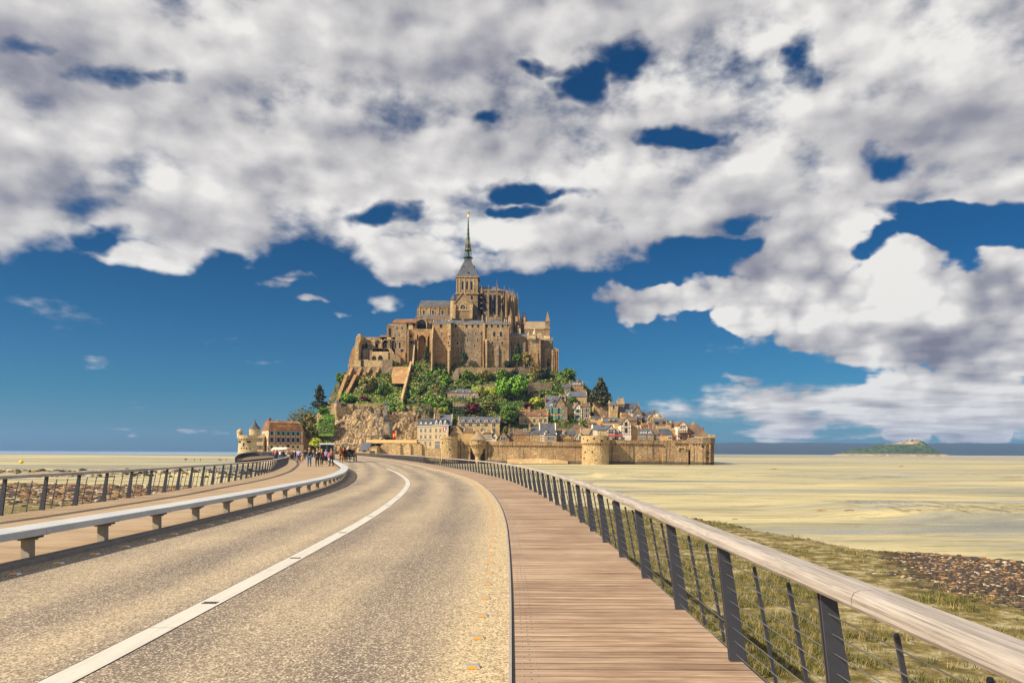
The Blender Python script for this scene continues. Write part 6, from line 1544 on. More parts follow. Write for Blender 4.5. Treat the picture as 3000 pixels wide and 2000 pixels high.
L=H('F',1225,1350,505,575,760,'S','g','b','square church tower of patched stone with small saddle roof',[(1282,610,18,50)],'dark',D=366,depth=7,gw=True,nm='church_tower')
H('F',1370,1450,460,560,760,'S','2','k','narrow grey block with lichened roof behind the church tower',D=372,depth=7)
H('F',1440,1690,530,620,760,'S','2','s','parish church nave with dark slate roof on the skyline',D=374,depth=9,nm='parish_church')
H('F',1370,1580,635,700,790,'S','2','b','lower church aisle with pale ridge',D=368,depth=7)
H('F',1580,1730,590,690,800,'G','2','s','dark gabled transept right of the church aisle',D=367,depth=8)
H('F',1410,1540,695,745,800,'S','y','o','small ochre dormer house behind the red timbered gable',ch=[(1490,700,18,3,BRK)],D=361,depth=6)
H('F',1550,1730,720,790,900,'S','2','s','dark house with white chimneys right of the red timbered gable',ch=[(1585,720,40,3,WHT),(1690,740,40,3,WHT)],D=359)
# frame G right town
H('G',590,880,755,870,968,'M','s','b','blue slated house with four white windows above the rampart',[(x,920,30,60) for x in (640,700,800)],'white',[(740,690,50,5,BRK)],[(645,790,865,36),(692,790,865,36),(738,790,865,36),(810,790,865,60)],D=346,depth=9)
H('G',850,990,760,860,968,'S','2','r','brown shed roof house next to the blue slated house',[(935,945,70,40)],'white',[(860,650,60,5,BRK)],D=347)
H('G',985,1235,745,880,968,'M','y','s','wide dark hipped roof over an ochre snack front',[(1190,925,60,40)],'white',D=347,depth=9)
H('G',960,1330,675,800,968,'S','g','k','sandy tiled house with sloping roof behind the hipped one',D=352,depth=10)
H('G',1215,1345,650,705,900,'S','c','r','small cream house with red chimney on the skyline',ch=[(1272,600,30,3,BRK)],D=356)
L=H('G',1345,1530,610,700,968,'G','w','o','ornate half timbered gable house with stacked balconies',[(1395,725,34,40),(1455,720,44,34),(1400,925,40,60)],'white',D=347,depth=10,timber=5)
for y in (835,900): 
    m=MB(); m.box(L.X(1345),L.X(1575),-1.6,0,L.Z(y),L.Z(y)+.25); 
    for i in range(12): x=lerp(L.X(1350),L.X(1570),i/11); m.box(x-.08,x+.08,-1.55,-1.45,L.Z(y)-.9,L.Z(y)+1.1)
    L.part('balcony',m,WOODD)
L=Bd('house','great steep brown roof with yellow gable end near the right bastion','house','G',1540,1920,968,D=348,depth=15,sink=5); L.wall(1560,1920,905,None,ST,y0=.5)
m=MB(); m.add([(L.X(1620),-.3,L.Z(900)),(L.X(1945),-.3,L.Z(900)),(L.X(1945),14,L.Z(900)),(L.X(1560),14,L.Z(900)),(L.X(1530),6,L.Z(650)),(L.X(1785),6,L.Z(655))],[(0,1,5,4),(1,2,5),(2,3,4,5),(3,0,4),(0,3,2,1)]); L.part('roof',m,RBR)
m=MB(); m.add([(L.X(1560),-.2,-3),(L.X(1622),-.4,-3),(L.X(1622),-.4,L.Z(900)),(L.X(1532),5.8,L.Z(645)),(L.X(1515),5.8,L.Z(650)),(L.X(1545),2,L.Z(800)),(L.X(1560),9,-3)],[(0,1,2,3,4,5),(0,5,4,6)]); L.part('gable_wall',m,YEL)
L.chim(1695,625,690,34,6,STG); L.chim(1855,740,800,16,7,STG); L.chim(1912,730,860,22,8,BRK,1.0)
H('G',655,990,430,510,640,'S','2','s','dark slated long house highest on the right skyline',ch=[(720,400,30,4,ST2),(832,420,20,4,ST2),(915,400,50,4,ST2)],D=368,depth=8)
H('G',690,800,510,600,700,'S','2','s','small dark roof below the highest long house',D=362,depth=7)
H('G',770,900,500,580,680,'G','c','k','cream gable with many small roofs in the upper right town',ch=[(820,510,24,3,STP)],D=360,depth=7,timber=4)
H('G',890,1140,550,610,760,'S','2','b','charcoal boarded house with grey lean roof',[(940,650,60,40),(1080,640,60,30)],'dark',D=356,depth=8)
H('G',910,1060,495,560,660,'S','g','k','pale roofed house with orange chimney on the right skyline',ch=[(965,470,50,3,WHT),(1030,520,30,2,BRK)],D=361,depth=7)
H('G',1060,1145,560,600,700,'S','2','s','small dark end house stepping down the skyline',D=358,depth=6)
H('G',1140,1215,610,660,760,'S','g','r','little stone house with round chimney stepping down the skyline',ch=[(1175,585,26,3,ST2)],D=354,depth=6)
H('G',670,770,640,700,770,'S','o','r','red tiled cottage with white chimney in the right town',ch=[(740,690,26,2,WHT)],D=353,depth=6)
H('G',440,590,690,755,960,'S','y','k','yellow gabled wall between the timbered gable and blue slated house',D=349,depth=8,ch=[(735,690,10)] if 0 else [])
H('G',380,560,520,600,720,'S','s','r','brown roofed house behind the yellow gabled wall',D=356,depth=8,ch=[(400,500,18)])
H('G',1590,1700,905,925,968,'S','2','s','low dark lean-to at the foot of the great steep roof',D=345,depth=3)
# garden house
H('E',155,630,402,465,625,'S','s','b','flat fronted garden mansion with hipped slate roof in the greenery',[(228,535,40,56),(340,535,34,56),(393,533,36,60),(446,535,34,56),(560,535,40,56)],'white',dm=[(290,430,462,26),(397,430,462,26),(503,430,462,26)],hip=1.3,D=381,depth=9)
H('E',1085,1180,500,530,600,'S','2','k','tiny dark doorway hut under the big chestnut trees',[(1135,560,50,40)],'dark',D=381,depth=4)
# red parasols, market stalls behind rampart
for i,(x,y,w_) in enumerate(((1040,930,60),(1310,935,60),(1550,935,40))):
    ox,oy,k=FR['G']; p=P(ox+x*k,oy+(y+38)*k,344.6); r_=w_*k/F*344*.55
    root=empty('parasol',tuple(p),0,['wide red parasol behind the rampart','red parasol below the sandy roofed house','red parasol below the stacked balconies'][i],'parasol'); m=MB(); m.lathe(0,0,[(r_,1.9),(r_*.5,2.5),(.05,2.8)],10); m.build('canopy',RED,root); m=MB(); m.lathe(0,0,[(.05,0),(.05,1.95)],6); m.build('pole',WFR,root)
# sandbank foot of wall
m=MB(); ox,oy,k=FR['E']; 
for i in range(26):
    f_=i/25; x=lerp(1080,2000,f_); h=(math.sin(math.pi*f_)**.7)*45+12*noise.noise(Vector((f_*6,0,0)))
    a=P(ox+x*k,oy+(1500)*k,337); b=P(ox+x*k,oy+(1500-h)*k,340.8); m.v+= [Vector((a.x,a.y-4,SAND-.1)),b]
for i in range(25): m.face((2*i,2*i+2,2*i+3,2*i+1))
tag(m.build('sand_bank',STG),'golden sand bank heaped against the foot of the rampart',kind='structure')
# ================================================================ vegetation
def leafm(name,c1,c2,c3=None):
    m,t,b,tc=newmat(name); oi=t.n.new('ShaderNodeObjectInfo').outputs['Random']
    n=t.noise(tc.outputs['Object'],.8,5,.7); g_=t.n.new('ShaderNodeNewGeometry').outputs['Random Per Island']
    c=t.ramp(t.math('ADD',t.math('MULTIPLY',n,.6),t.math('MULTIPLY',g_,.4)),[(.3,c1),(.7,c2)])
    t.l.new(c,b.inputs['Base Color']); b.inputs['Roughness'].default_value=.6
    b.inputs['Subsurface Weight'].default_value=0
    return m
LF={'green':leafm('leaf_green',(.04,.095,.01),(.15,.26,.025)),'bright':leafm('leaf_bright',(.07,.19,.012),(.24,.46,.03)),'lime':leafm('leaf_lime',(.28,.36,.03),(.55,.60,.07)),
 'olive':leafm('leaf_olive',(.08,.09,.015),(.26,.24,.045)),'ochre':leafm('leaf_ochre',(.22,.17,.04),(.42,.32,.09)),'dark':leafm('leaf_dark',(.012,.028,.008),(.04,.07,.018)),
 'red':leafm('leaf_red',(.06,.008,.012),(.18,.025,.03)),'cedar':leafm('leaf_cedar',(.012,.025,.012),(.08,.085,.03))}
BARK=flat('bark',(.09,.06,.04),.9,var=.4,scale=4)
def crownmesh(kind,seed,nclump=34,per=26,leaf=.55,shape='round'):
    rnd=random.Random(seed); m=MB(); cl=[]
    for _ in range(nclump):
        while 1:
            p=Vector((rnd.uniform(-1,1),rnd.uniform(-1,1),rnd.uniform(-1,1)))
            if p.length<1: break
        if shape=='round': p=p*.78 if p.length>.0 else p; r=rnd.uniform(.18,.34)
        elif shape=='ball': p=p.normalized()*.82; r=.2
        elif shape=='layer': p.z=round(p.z*3)/3.; sc_=math.sqrt(max(.03,1-((p.z+1)/2)**1.3)); p.x*=sc_;p.y*=sc_; r=rnd.uniform(.16,.26)
        elif shape=='conif': h=rnd.random(); a=rnd.random()*6.28; rr=(1-h)**.8*rnd.uniform(.2,1)*.95; p=Vector((rr*math.cos(a),rr*math.sin(a),h*2-1-rr*.12)); r=rnd.uniform(.08,.17)
        elif shape=='cyp':
            h=rnd.random()**1.2; a=rnd.random()*6.28; rr=(1-h**1.7)*rnd.uniform(.45,.95); p=Vector((rr*math.cos(a),rr*math.sin(a),h*1.9-.95+.12*rr)); r=rnd.uniform(.10,.17)
        elif shape=='sparse': r=rnd.uniform(.12,.22)
        cl.append((p,r))
    for p,r in cl:
        for _ in range(per):
            while 1:
                q=Vector((rnd.uniform(-1,1),rnd.uniform(-1,1),rnd.uniform(-1,1)))
                if .3<q.length<1: break
            fl=.45 if shape in('layer','conif') else .85
            c=p+Vector((q.x*r,q.y*r,q.z*r*fl)); s_=leaf*rnd.uniform(.6,1.2)*.12
            nrm=(q.normalized()+Vector((rnd.gauss(0,.5),rnd.gauss(0,.5),rnd.gauss(0,.5))) ).normalized()
            u=nrm.orthogonal().normalized(); a=rnd.random()*6.28; u=(Matrix.Rotation(a,3,nrm)@u); v=nrm.cross(u)
            m.add([c-u*s_-v*s_*.6,c+u*s_-v*s_*.6,c+u*s_*.8+v*s_*.7,c-u*s_*.8+v*s_*.7],[(0,1,2,3)])
    return m
CR={}
def crown(kind,shape,seed):
    key=(kind,shape,seed)
    if key not in CR:
        nc,pe,lf={'round':(60,40,.85),'ball':(110,24,.65),'layer':(90,34,.65),'conif':(170,20,.5),'sparse':(60,14,.5),'cyp':(150,26,.6)}[shape]
        o=crownmesh(kind,hash((shape,seed))%9999 if 0 else seed*7+len(shape),nc,pe,lf,shape).build('crown',LF[kind]); CR[key]=o.data; bpy.data.objects.remove(o)
    return CR[key]
def limbs(h,rx,hz,seed):
    rnd=random.Random(seed); m=MB(); m.tube((0,0,-1.0),(rnd.uniform(-.1,.1)*rx,0,h*.55),rx*.10+.06,rx*.06+.03,7)
    for i in range(5):
        a=i*1.3+rnd.random(); m.tube((0,0,h*(.3+.06*i)),(rx*.6*math.cos(a),rx*.6*math.sin(a),h*(.6+.06*i)),rx*.045+.03,.03,5)
    return m
def tree(fr,x,yt,yb,w,kind,shape,label,D=None,name='tree',group=None,base=None,trunk=True):
    ox,oy,k=FR[fr]; px=ox+x*k; pyb=oy+yb*k
    if D is None: D=terr_D(px,pyb)-1.0
    p=P(px,pyb,D); h=(yb-yt)*k/F*D; rx=w*k/F*D/2
    root=empty(name,tuple(p),random.uniform(0,6.28),label,'shrub' if name=='shrub' else 'tree',group)
    lo=.0 if not trunk else (.04 if shape in('conif','cyp') else .12)*h
    me=crown(kind,shape,random.randint(1,3)); o=bpy.data.objects.new('crown',me); COL.objects.link(o); o.parent=root
    o.location=(0,0,lo+(h-lo)/2); o.scale=(rx,rx,(h-lo)/2)
    if trunk: limbs(h,rx,h,int(px)).build('trunk',BARK,root)
    return root
T=tree
# individual trees one can point to
T('E',1010,200,600,250,'bright','round','left half of the bright chestnut pair',name='chestnut_tree'); T('E',1230,160,590,330,'bright','round','large bright green chestnut, the right and taller of the pair',name='chestnut_tree')
T('E',1115,650,965,310,'green','ball','perfectly round clipped green tree above the rampart roofs',D=362,name='round_tree')
T('E',555,612,830,290,'red','round','big dark red leaved tree among the gardens',D=371,name='copper_beech')
T('E',1385,610,730,160,'red','round','smaller dark red bush left of the turquoise window house',D=373,name='red_maple')
T('E',1520,520,715,220,'lime','round','lime yellow tree next to the turquoise window house',D=377)
T('E',800,545,830,230,'olive','layer','olive layered cedar between the red tree and clipped round tree',D=373,name='cedar_tree')
T('F',1075,150,620,400,'cedar','cyp','big dark cypress silhouetted above the right town',D=376,name='cypress_tree')
T('F',560,-10,200,270,'green','round','green tree at the foot of the eastern bastion on the skyline',D=404)
T('C',1480,-10,370,380,'cedar','conif','dark spiky fir standing alone on the left slope',name='fir_tree',D=372)
T('C',1190,330,640,260,'olive','sparse','pale thin leaved tree on the left skyline',D=362); T('C',1040,430,700,230,'olive','sparse','yellowish scrubby tree behind the orange roof',D=360)
T('C',1340,360,640,230,'green','sparse','greenish scrubby tree below the fir',D=362); T('C',1300,450,760,260,'ochre','round','ochre bush above the rough wall',D=360); T('C',1120,540,900,330,'green','round','dense green tree hard behind the orange roof',D=356); T('C',1330,600,980,280,'olive','round','olive tree filling the corner right of the inn',D=355); T('C',1560,330,520,260,'bright','round','bright green bush right of the fir',D=372); T('A',95,1400,1640,170,'green','round','green bush on the rock ledge at the western edge',D=398)
T('B',1560,1090,1330,220,'ochre','round','golden leaved tree in front of the gatehouse turrets',D=399); T('B',1430,1110,1310,150,'green','round','rounded green tree left of the golden one',D=398)
T('B',1700,1250,1490,190,'ochre','sparse','brownish airy tree below the gatehouse turrets',D=396); T('B',1430,950,1250,110,'dark','round','dark ivy mass climbing beside the gatehouse',D=404,name='ivy')
T('B',620,1090,1330,120,'dark','round','dark tree against the base of the middle lodging',D=403); T('B',1850,1330,1560,230,'dark','round','dark tree at the foot of the eastern bastion',D=398)
T('B',1280,1230,1360,150,'dark','round','dark bush at the foot of the right lodging',D=401)
T('D',300,460,660,260,'bright','round','fresh green tree above the old ragged wall',D=378); T('D',555,500,660,170,'red','round','dark red tree above the old ragged wall',D=379,name='red_maple')
T('D',620,190,560,340,'olive','round','large brown green tree below the raking buttresses',D=384); T('D',820,320,620,260,'green','round','dense green tree at the foot of the reddish wall',D=382)
T('D',1200,540,640,120,'red','round','small red bush by the dark garden wall',D=380,name='red_maple')
T('D',1030,600,800,240,'green','round','green tree spilling over the big brown retaining wall',D=371); T('D',1580,560,790,250,'bright','round','bright garden tree above the cream hotel',D=374)
T('D',1355,675,790,150,'lime','ball','lime clipped bush above the cream hotel',D=369); T('D',1510,690,800,140,'bright','ball','bright clipped bush over the hotel roof',D=369)
T('D',1820,560,800,230,'green','round','dark leafy tree right of the bright garden tree',D=374); T('D',1640,690,790,90,'lime','ball','small round topiary, left of three by the hotel',D=368); T('D',1720,695,790,70,'lime','ball','small round topiary, middle of three by the hotel',D=368); T('D',1800,690,780,80,'lime','ball','small round topiary, right of three by the hotel',D=368)
T('D',1560,130,420,300,'green','round','leafy tree high under the lodging rock',D=396); T('D',1780,180,380,240,'bright','round','fresh green tree left of the small ivy framed arch',D=394); T('D',1620,330,590,240,'olive','round','olive green tree in the upper garden',D=386)
T('D',1330,120,380,240,'olive','sparse','mixed scrub right of the long stone ramp',D=397); T('D',1400,40,250,180,'green','round','green bush at the foot of the corner buttress',D=400)
T('A',1400,1010,1330,110,'dark','round','dark ivy filling the blind arch of the terrace',D=404,name='ivy'); T('A',940,1240,1330,100,'green','round','small tree in the angle below the guesthouse',D=402)
T('E',1000,100,330,220,'green','round','green tree left above the chestnut pair',D=393); T('E',460,100,330,190,'green','round','green tree under the tallest lodging wall',D=394); T('E',740,120,320,220,'olive','round','olive bush row under the lodging terrace',D=394)
T('E',690,360,540,130,'olive','conif','slim conical shrub right of the garden mansion',D=382); T('E',1180,110,300,180,'dark','round','dark tree behind the chestnut pair',D=397)
T('E',1060,980,1110,110,'olive','round','small tree between the long hall and the broad stone gable',D=352); T('E',280,860,990,90,'green','round','small green tree between the cream hotel and the long hall',D=352)
T('F',650,430,530,110,'green','round','ivy hanging over the upper house wall',D=382.5,name='ivy')
def hedge(fr,x0,x1,yt,yb,D,kind,label,dp=2.0):
    ox,oy,k=FR[fr]; a=P(ox+x0*k,oy+yb*k,D); b=P(ox+x1*k,oy+yt*k,D); m=MB(); rnd=random.Random(int(x0)); L_=b.x-a.x; h=b.z-a.z
    n=int(60*L_*max(1,h)/2)
    for _ in range(min(n,2600)):
        f_=rnd.random(); face=rnd.random()
        if face<.5: c=Vector((rnd.random()*L_,rnd.uniform(-.2,.2),rnd.random()*h)); nr=Vector((0,-1,.2))
        else: c=Vector((rnd.random()*L_,rnd.random()*dp,h+rnd.uniform(-.15,.15))); nr=Vector((0,0,1))
        nr=(nr+Vector((rnd.gauss(0,.5),rnd.gauss(0,.5),rnd.gauss(0,.5)))).normalized(); u=nr.orthogonal().normalized(); v=nr.cross(u); s_=rnd.uniform(.15,.32)
        m.add([c-u*s_-v*s_,c+u*s_-v*s_,c+u*s_+v*s_,c-u*s_+v*s_],[(0,1,2,3)])
    m.box(.1,L_-.1,.1,dp-.1,-1.5,h-.1)
    o=m.build('hedge',LF[kind],loc=tuple(a)); tag(o,label,'hedge')
hedge('E',530,890,385,470,384,'lime','sunlit yellow topped hedge right of the garden mansion'); hedge('E',880,1320,612,650,374,'green','straight clipped hedge below the chestnut pair')
hedge('C',1535,1725,490,570,357,'bright','upper clipped hedge left of the watch turret'); hedge('C',1470,1725,578,800,353,'green','tall dark clipped hedge below the upper one',3)
hedge('D',890,1300,640,720,374,'dark','dark clipped hedge on top of the big brown retaining wall'); hedge('E',240,420,690,780,368,'dark','dark hedge under the pinkish terrace wall'); hedge('D',200,420,640,650,372,'dark','thin hedge behind the ragged wall')
# ---- dense scrub over the slopes : uncountable
def scrub(name,label,n,pick,kinds,leaf=(.22,.5)):
    rnd=random.Random(5); m=MB()
    done=0
    while done<n:
        r_=pick(rnd)
        if r_ is None: continue
        px,D=r_; z=tz(px,D); x=(px-1500)/F*D; c0=Vector((x,D,z+.3)); R_=rnd.uniform(.6,1.7); mi=rnd.choice(range(len(kinds))) if noise.noise(Vector((x*.12,D*.12,8)))>0 else rnd.choice(range(len(kinds)//2+1))
        for _ in range(13):
            a=rnd.random()*6.28; e=rnd.random(); d_=Vector((math.cos(a)*math.sqrt(1-e*e),math.sin(a)*math.sqrt(1-e*e),e)); c=c0+d_*R_*rnd.uniform(.6,1)
            nr=(d_+Vector((rnd.gauss(0,.5),rnd.gauss(0,.5),rnd.gauss(0,.5)))).normalized(); u=nr.orthogonal().normalized(); v=nr.cross(u); s_=rnd.uniform(*leaf)
            m.add([c-u*s_-v*s_*.7,c+u*s_-v*s_*.7,c+u*s_+v*s_*.7,c-u*s_+v*s_*.7],[(0,1,2,3)],mi)
        done+=1
    o=m.build(name,[LF[k] for k in kinds]); tag(o,label,kind='stuff')
def pk(rnd):
    px=rnd.uniform(1100,1760); D=rnd.uniform(366,404)
    if px<1290 and D<372: return None
    q=noise.noise(Vector((px*.03,D*.12,1.0)))
    if q<-.18: return None
    return px,D
scrub('scrub','mixed green and ochre scrub covering the garden slopes below the abbey',4600,pk,['green','olive','bright','dark','green','ochre'])
def pk2(rnd):
    px=rnd.uniform(900,1180); D=rnd.uniform(364,400)
    q=noise.noise(Vector((px*.03,D*.12,4.0)))
    if q<-.05 or (px<1000 and D<372 and q<.2) or (px<1045 and D>372) or (px>1130 and D>384) or (px<1135 and D<374): return None
    return px,D
scrub('scrub','olive scrub clinging to the western rocks',2400,pk2,['olive','green','bright','ochre'])
def pk3(rnd):
    px=rnd.uniform(848,965); py=rnd.uniform(1180,1330); D=rnd.uniform(353,395)
    if tpy(px,D)<interp([(848,1300),(900,1240),(965,1185)],px): return None
    return px,D
scrub('scrub','yellow green bushes down the western shoulder',1200,pk3,['lime','olive','bright','green'])
def pk4(rnd):
    px=rnd.uniform(1740,2080); D=rnd.uniform(360,404); return px,D
scrub('scrub','low greenery between the houses on the right',900,pk4,['dark','olive','green'])
T('C',1420,870,1050,260,'lime','round','yellow green bush at the foot of the rock near the shuttle',D=338,trunk=False,name='shrub')
# ================================================================ distance
def far():
    m=MB(); rows=[]; HM=leafm('far_wood',(.008,.022,.028),(.03,.055,.045)); xs=[1250+i*35 for i in range(230)]
    for x in xs:
        h=104+12*noise.noise(Vector((x*.0009,0,3)))+7*noise.noise(Vector((x*.006,0,1)))+3.0*noise.noise(Vector((x*.03,2,1)))+1.6*noise.noise(Vector((x*.11,2,1)))
        if x<1500: h*=sstep(1250,1500,x)
        base=[(5000,SAND-3,0),(5010,SAND+2,0),(5150,SAND+h*.42,0),(5500,SAND+h*.75,0),(5900,SAND+h,0),(6600,SAND-4,0)]
        rows.append([len(m.v)+i for i in range(6)]); m.v+=[Vector((x,y+30*noise.noise(Vector((x*.004,y*.01,0))),z+(2.5*noise.noise(Vector((x*.02,y*.02,0))) if i not in(0,5) else 0))) for i,(y,z,_) in enumerate(base)]
    for a,b in zip(rows,rows[1:]):
        for i in range(5): m.face((a[i],b[i],b[i+1],a[i+1]))
    o=m.build('hills',HM,smooth=True); tag(o,'low wooded coast along the right horizon',kind='structure')
    m=MB(); m.add([(1300,4955,SAND+.3),(9500,4930,SAND+.3),(9500,5060,SAND+3),(1300,5060,SAND+3)],[(0,1,2,3)]); tag(m.build('beach',CRM),'thin sandy strip below the far coast',kind='structure')
    rnd=random.Random(3)
    hm=MB(); hm.box(-7,7,-5,5,0,6,0); hm.prismX([(-5.5,6),(5.5,6),(0,10)],-7.3,7.3,1); o=hm.build('far_house',[WHT,SLB]); me=o.data; bpy.data.objects.remove(o)
    for i in range(26):
        x=rnd.uniform(1650,2900) if i<17 else rnd.uniform(3600,6800); y=rnd.uniform(5480,5850); h=104+12*noise.noise(Vector((x*.0009,0,3)))
        o=bpy.data.objects.new('far_house',me); COL.objects.link(o); o.location=(x,y,SAND+h*lerp(.60,.88,(y-5480)/400)+1.5); o.rotation_euler=(0,0,rnd.uniform(-.5,.5)); tag(o,'tiny white house on the wooded far coast','house','houses on the far coast')
    # tidal islet
    m=MB(); D=2800; x0=(2452-1500)/F*D; x1=(2748-1500)/F*D; prof=[(0,0),(.05,6),(.12,16),(.2,27),(.27,24),(.38,36),(.5,43),(.6,44),(.66,50),(.71,55),(.76,60),(.80,55),(.84,42),(.9,26),(.95,15),(1,0)]
    rows=[]
    for i in range(121):
        u=i/120; hp=smooth_interp(prof,u)*1.14; row=[]
        for j in range(31):
            v=j/30*2-1; s_=max(0,1-v*v)**.75; x=lerp(x0,x1,u); y=D+110*v+ (x*0); z=SAND-1+hp*s_*(1+.12*noise.noise(Vector((u*30,v*7,1))))+2.5*noise.noise(Vector((u*60,v*18,3)))*s_
            row.append(len(m.v)); m.v.append(Vector((x,y,z)))
        rows.append(row)
    for a,b in zip(rows,rows[1:]):
        for i in range(30): m.face((a[i],b[i],b[i+1],a[i+1]))
    mt,t,b,tc=newmat('islet_ground'); v=tc.outputs['Object']; z=t.node('ShaderNodeSeparateXYZ',{0:v}); n=t.noise(v,.05,6,.75); n2=t.noise(v,.018,4,.6)
    gr=t.ramp(n,[(.35,(.01,.028,.006)),(.5,(.035,.07,.012)),(.66,(.11,.14,.03))]); rk=t.ramp(n,[(.35,(.16,.10,.06)),(.6,(.55,.42,.28))])
    lowm=t.mr(t.math('ADD',z.outputs[2],t.math('MULTIPLY',t.math('SUBTRACT',n,.5),26)),6,2,0,1); top=t.math('MULTIPLY',t.mr(z.outputs[2],42,46,0,1),t.mr(n2,.4,.5,0,1))
    c=t.mix(t.math('MAXIMUM',lowm,top),gr,rk); t.l.new(c,b.inputs['Base Color']); b.inputs['Roughness'].default_value=.9; t.l.new(t.bump(n,1,6),b.inputs['Normal'])
    o=m.build('islet',mt); tag(o,'small green rocky islet far out on the flats',kind='structure')
far()
# ================================================================ people, horses, vehicles
SKIN=flat('skin',(.55,.30,.20),.6,var=.08); HB=flat('hair_brown',(.07,.035,.02),.7); HD=flat('hair_dark',(.015,.01,.01),.7); HL=flat('hair_blond',(.55,.33,.10),.7)
def cloth(n,c): return flat('cloth_'+n,c,.85,var=.15,scale=6)
CB=cloth('black',(.012,.012,.014)); CN=cloth('navy',(.02,.03,.07)); CJ=cloth('denim',(.05,.12,.32)); CLB=cloth('pale_blue',(.35,.42,.70)); CT=cloth('tan',(.42,.27,.14)); CR_=cloth('crimson',(.45,.02,.05)); CP=cloth('pink',(.65,.05,.22)); CV=cloth('lilac',(.35,.30,.55)); CG=cloth('grey',(.18,.18,.19)); CW=cloth('white',(.7,.68,.66)); CO=cloth('orange',(.65,.16,.04)); CBR=cloth('brown',(.16,.07,.04)); SHB=flat('shoe_leather',(.02,.015,.012),.5)
def skinmesh(name,nodes,edges,mat,parent,sub=1,root=0):
    me=bpy.data.meshes.new('t'); bm=bmesh.new(); ly=bm.verts.layers.skin.verify(); vs=[]
    for (p,r) in nodes:
        v=bm.verts.new(p); rr=r if isinstance(r,tuple) else (r,r); v[ly].radius=rr; vs.append(v)
    vs[root][ly].use_root=True
    for a,b in edges: bm.edges.new((vs[a],vs[b]))
    bm.to_mesh(me); bm.free(); o=bpy.data.objects.new('t',me); COL.objects.link(o)
    o.modifiers.new('s','SKIN').use_smooth_shade=True
    if sub: q=o.modifiers.new('u','SUBSURF'); q.levels=sub; q.render_levels=sub
    dg=bpy.context.evaluated_depsgraph_get(); dg.update(); m2=bpy.data.meshes.new_from_object(o.evaluated_get(dg)); bpy.data.objects.remove(o); bpy.data.meshes.remove(me)
    m2.name=name; m2.materials.clear(); m2.materials.append(mat)
    r=bpy.data.objects.new(name,m2); COL.objects.link(r)
    if parent: r.parent=parent
    return r
def person(label,top,bottom,hair,stride=.18,arms=(0,0),H=1.78,long=False,coat=False,skirt=False,seated=False,hairlen=0,bag=None,shoe=None,group=None,det=True):
    """faces -Y; arms = forward bend of each arm (0 hanging .. 1 raised)"""
    s=H/1.75; root=empty('person',(0,0,0),0,label,'person',group)
    V_=lambda x,y,z:(x*s,y*s,z*s)
    L=[];R_=[]
    hipz=.93 if not seated else .50
    N=[(V_(0,0,hipz+.03),.13*s),(V_(0,.0,hipz+.20),.105*s),(V_(0,.01,hipz+.40),(.14*s,.10*s)),(V_(0,.01,hipz+.53),.06*s),(V_(0,-.01,hipz+.60),.05*s),(V_(0,-.02,hipz+.66),(.07*s,.08*s)),(V_(0,-.015,hipz+.73),(.078*s,.095*s)),(V_(0,-.01,hipz+.80),(.06*s,.075*s))]
    E=[(i,i+1) for i in range(7)]
    N.append((V_(0,-.115,hipz+.70),.012*s)); E.append((6,8))   # nose
    legs=[]
    for sx,st in((-1,stride),(1,-stride)):
        if seated: pts=[((sx*.10,0,hipz),.085),((sx*.13,-.42,hipz+.03),.065),((sx*.13,-.44,.09),.04),((sx*.13,-.58,.04),.035)]
        else: pts=[((sx*.095,0,hipz-.03),.085),((sx*.10,-st*.55-.03,.50),.062),((sx*.10,-st+.03*(st<0),.10+.05*(st<0)),.042),((sx*.11,-st-.13,.045),.036)]
        legs.append(pts); prev=0
        for p,r in pts: N.append((V_(*p),r*s)); E.append((prev,len(N)-1)); prev=len(N)-1
    armp=[]
    for sx,b in((-1,arms[0]),(1,arms[1])):
        sh=Vector((sx*.185,.01,hipz+.46)); el=sh+Vector((sx*.055,.02-.05*b,-.27)); 
        an=b*1.9; fo=Vector((0,-math.sin(an)*.25,-math.cos(an)*.25)); wr=el+fo; hd=wr+fo*.30
        pts=[(tuple(sh),.062),(tuple(el),.043),(tuple(wr),.027)]; armp.append(pts); prev=2
        for p,r in pts: N.append((V_(*p),r*s)); E.append((prev,len(N)-1)); prev=len(N)-1
        N.append((V_(*hd),(.036*s,.016*s))); E.append((prev,len(N)-1)); pi=len(N)-1
        if det:
            d=fo.normalized(); side=Vector((0,1,0)) if b<.4 else Vector((1,0,0))
            for k in range(4):
                q=hd+side*(k-1.5)*.021+d*(.05); q2=q+d*(.035-.006*abs(k-1.3))+Vector((-sx*.012,0,0))
                N.append((V_(*q),.0095*s)); E.append((pi,len(N)-1)); N.append((V_(*q2),.008*s)); E.append((len(N)-2,len(N)-1))
            q=wr+fo*.2+side*-.035+d*.03; N.append((V_(*q),.011*s)); E.append((prev,len(N)-1))
    skinmesh('body',N,E,SKIN,root)
    # top
    N=[(V_(0,0,hipz+(-.02 if not long else -.25)),(.165*s,.13*s)),(V_(0,0,hipz+.18),(.15*s,.125*s)),(V_(0,.01,hipz+.40),(.175*s,.13*s)),(V_(0,.01,hipz+.50),.08*s)]; E=[(0,1),(1,2),(2,3)]
    for pts in armp:
        prev=2
        for i,(p,r) in enumerate(pts):
            N.append((V_(*p),(r+.02)*s)); E.append((prev,len(N)-1)); prev=len(N)-1
    skinmesh('coat' if coat else 'top',N,E,top,root,root=1)
    N=[(V_(0,0,hipz+.04),(.155*s,.13*s))]; E=[]
    for pts in legs:
        prev=0
        for p,r in pts[:3]: N.append((V_(*p),(r+.018)*s)); E.append((prev,len(N)-1)); prev=len(N)-1
    if skirt:
        m=MB(); m.lathe(0,0,[(.27*s,.45*s),(.22*s,.70*s),(.16*s,(hipz+.06)*s)],12); m.build('skirt',bottom,root,smooth=True)
    else: skinmesh('trousers',N,E,bottom,root)
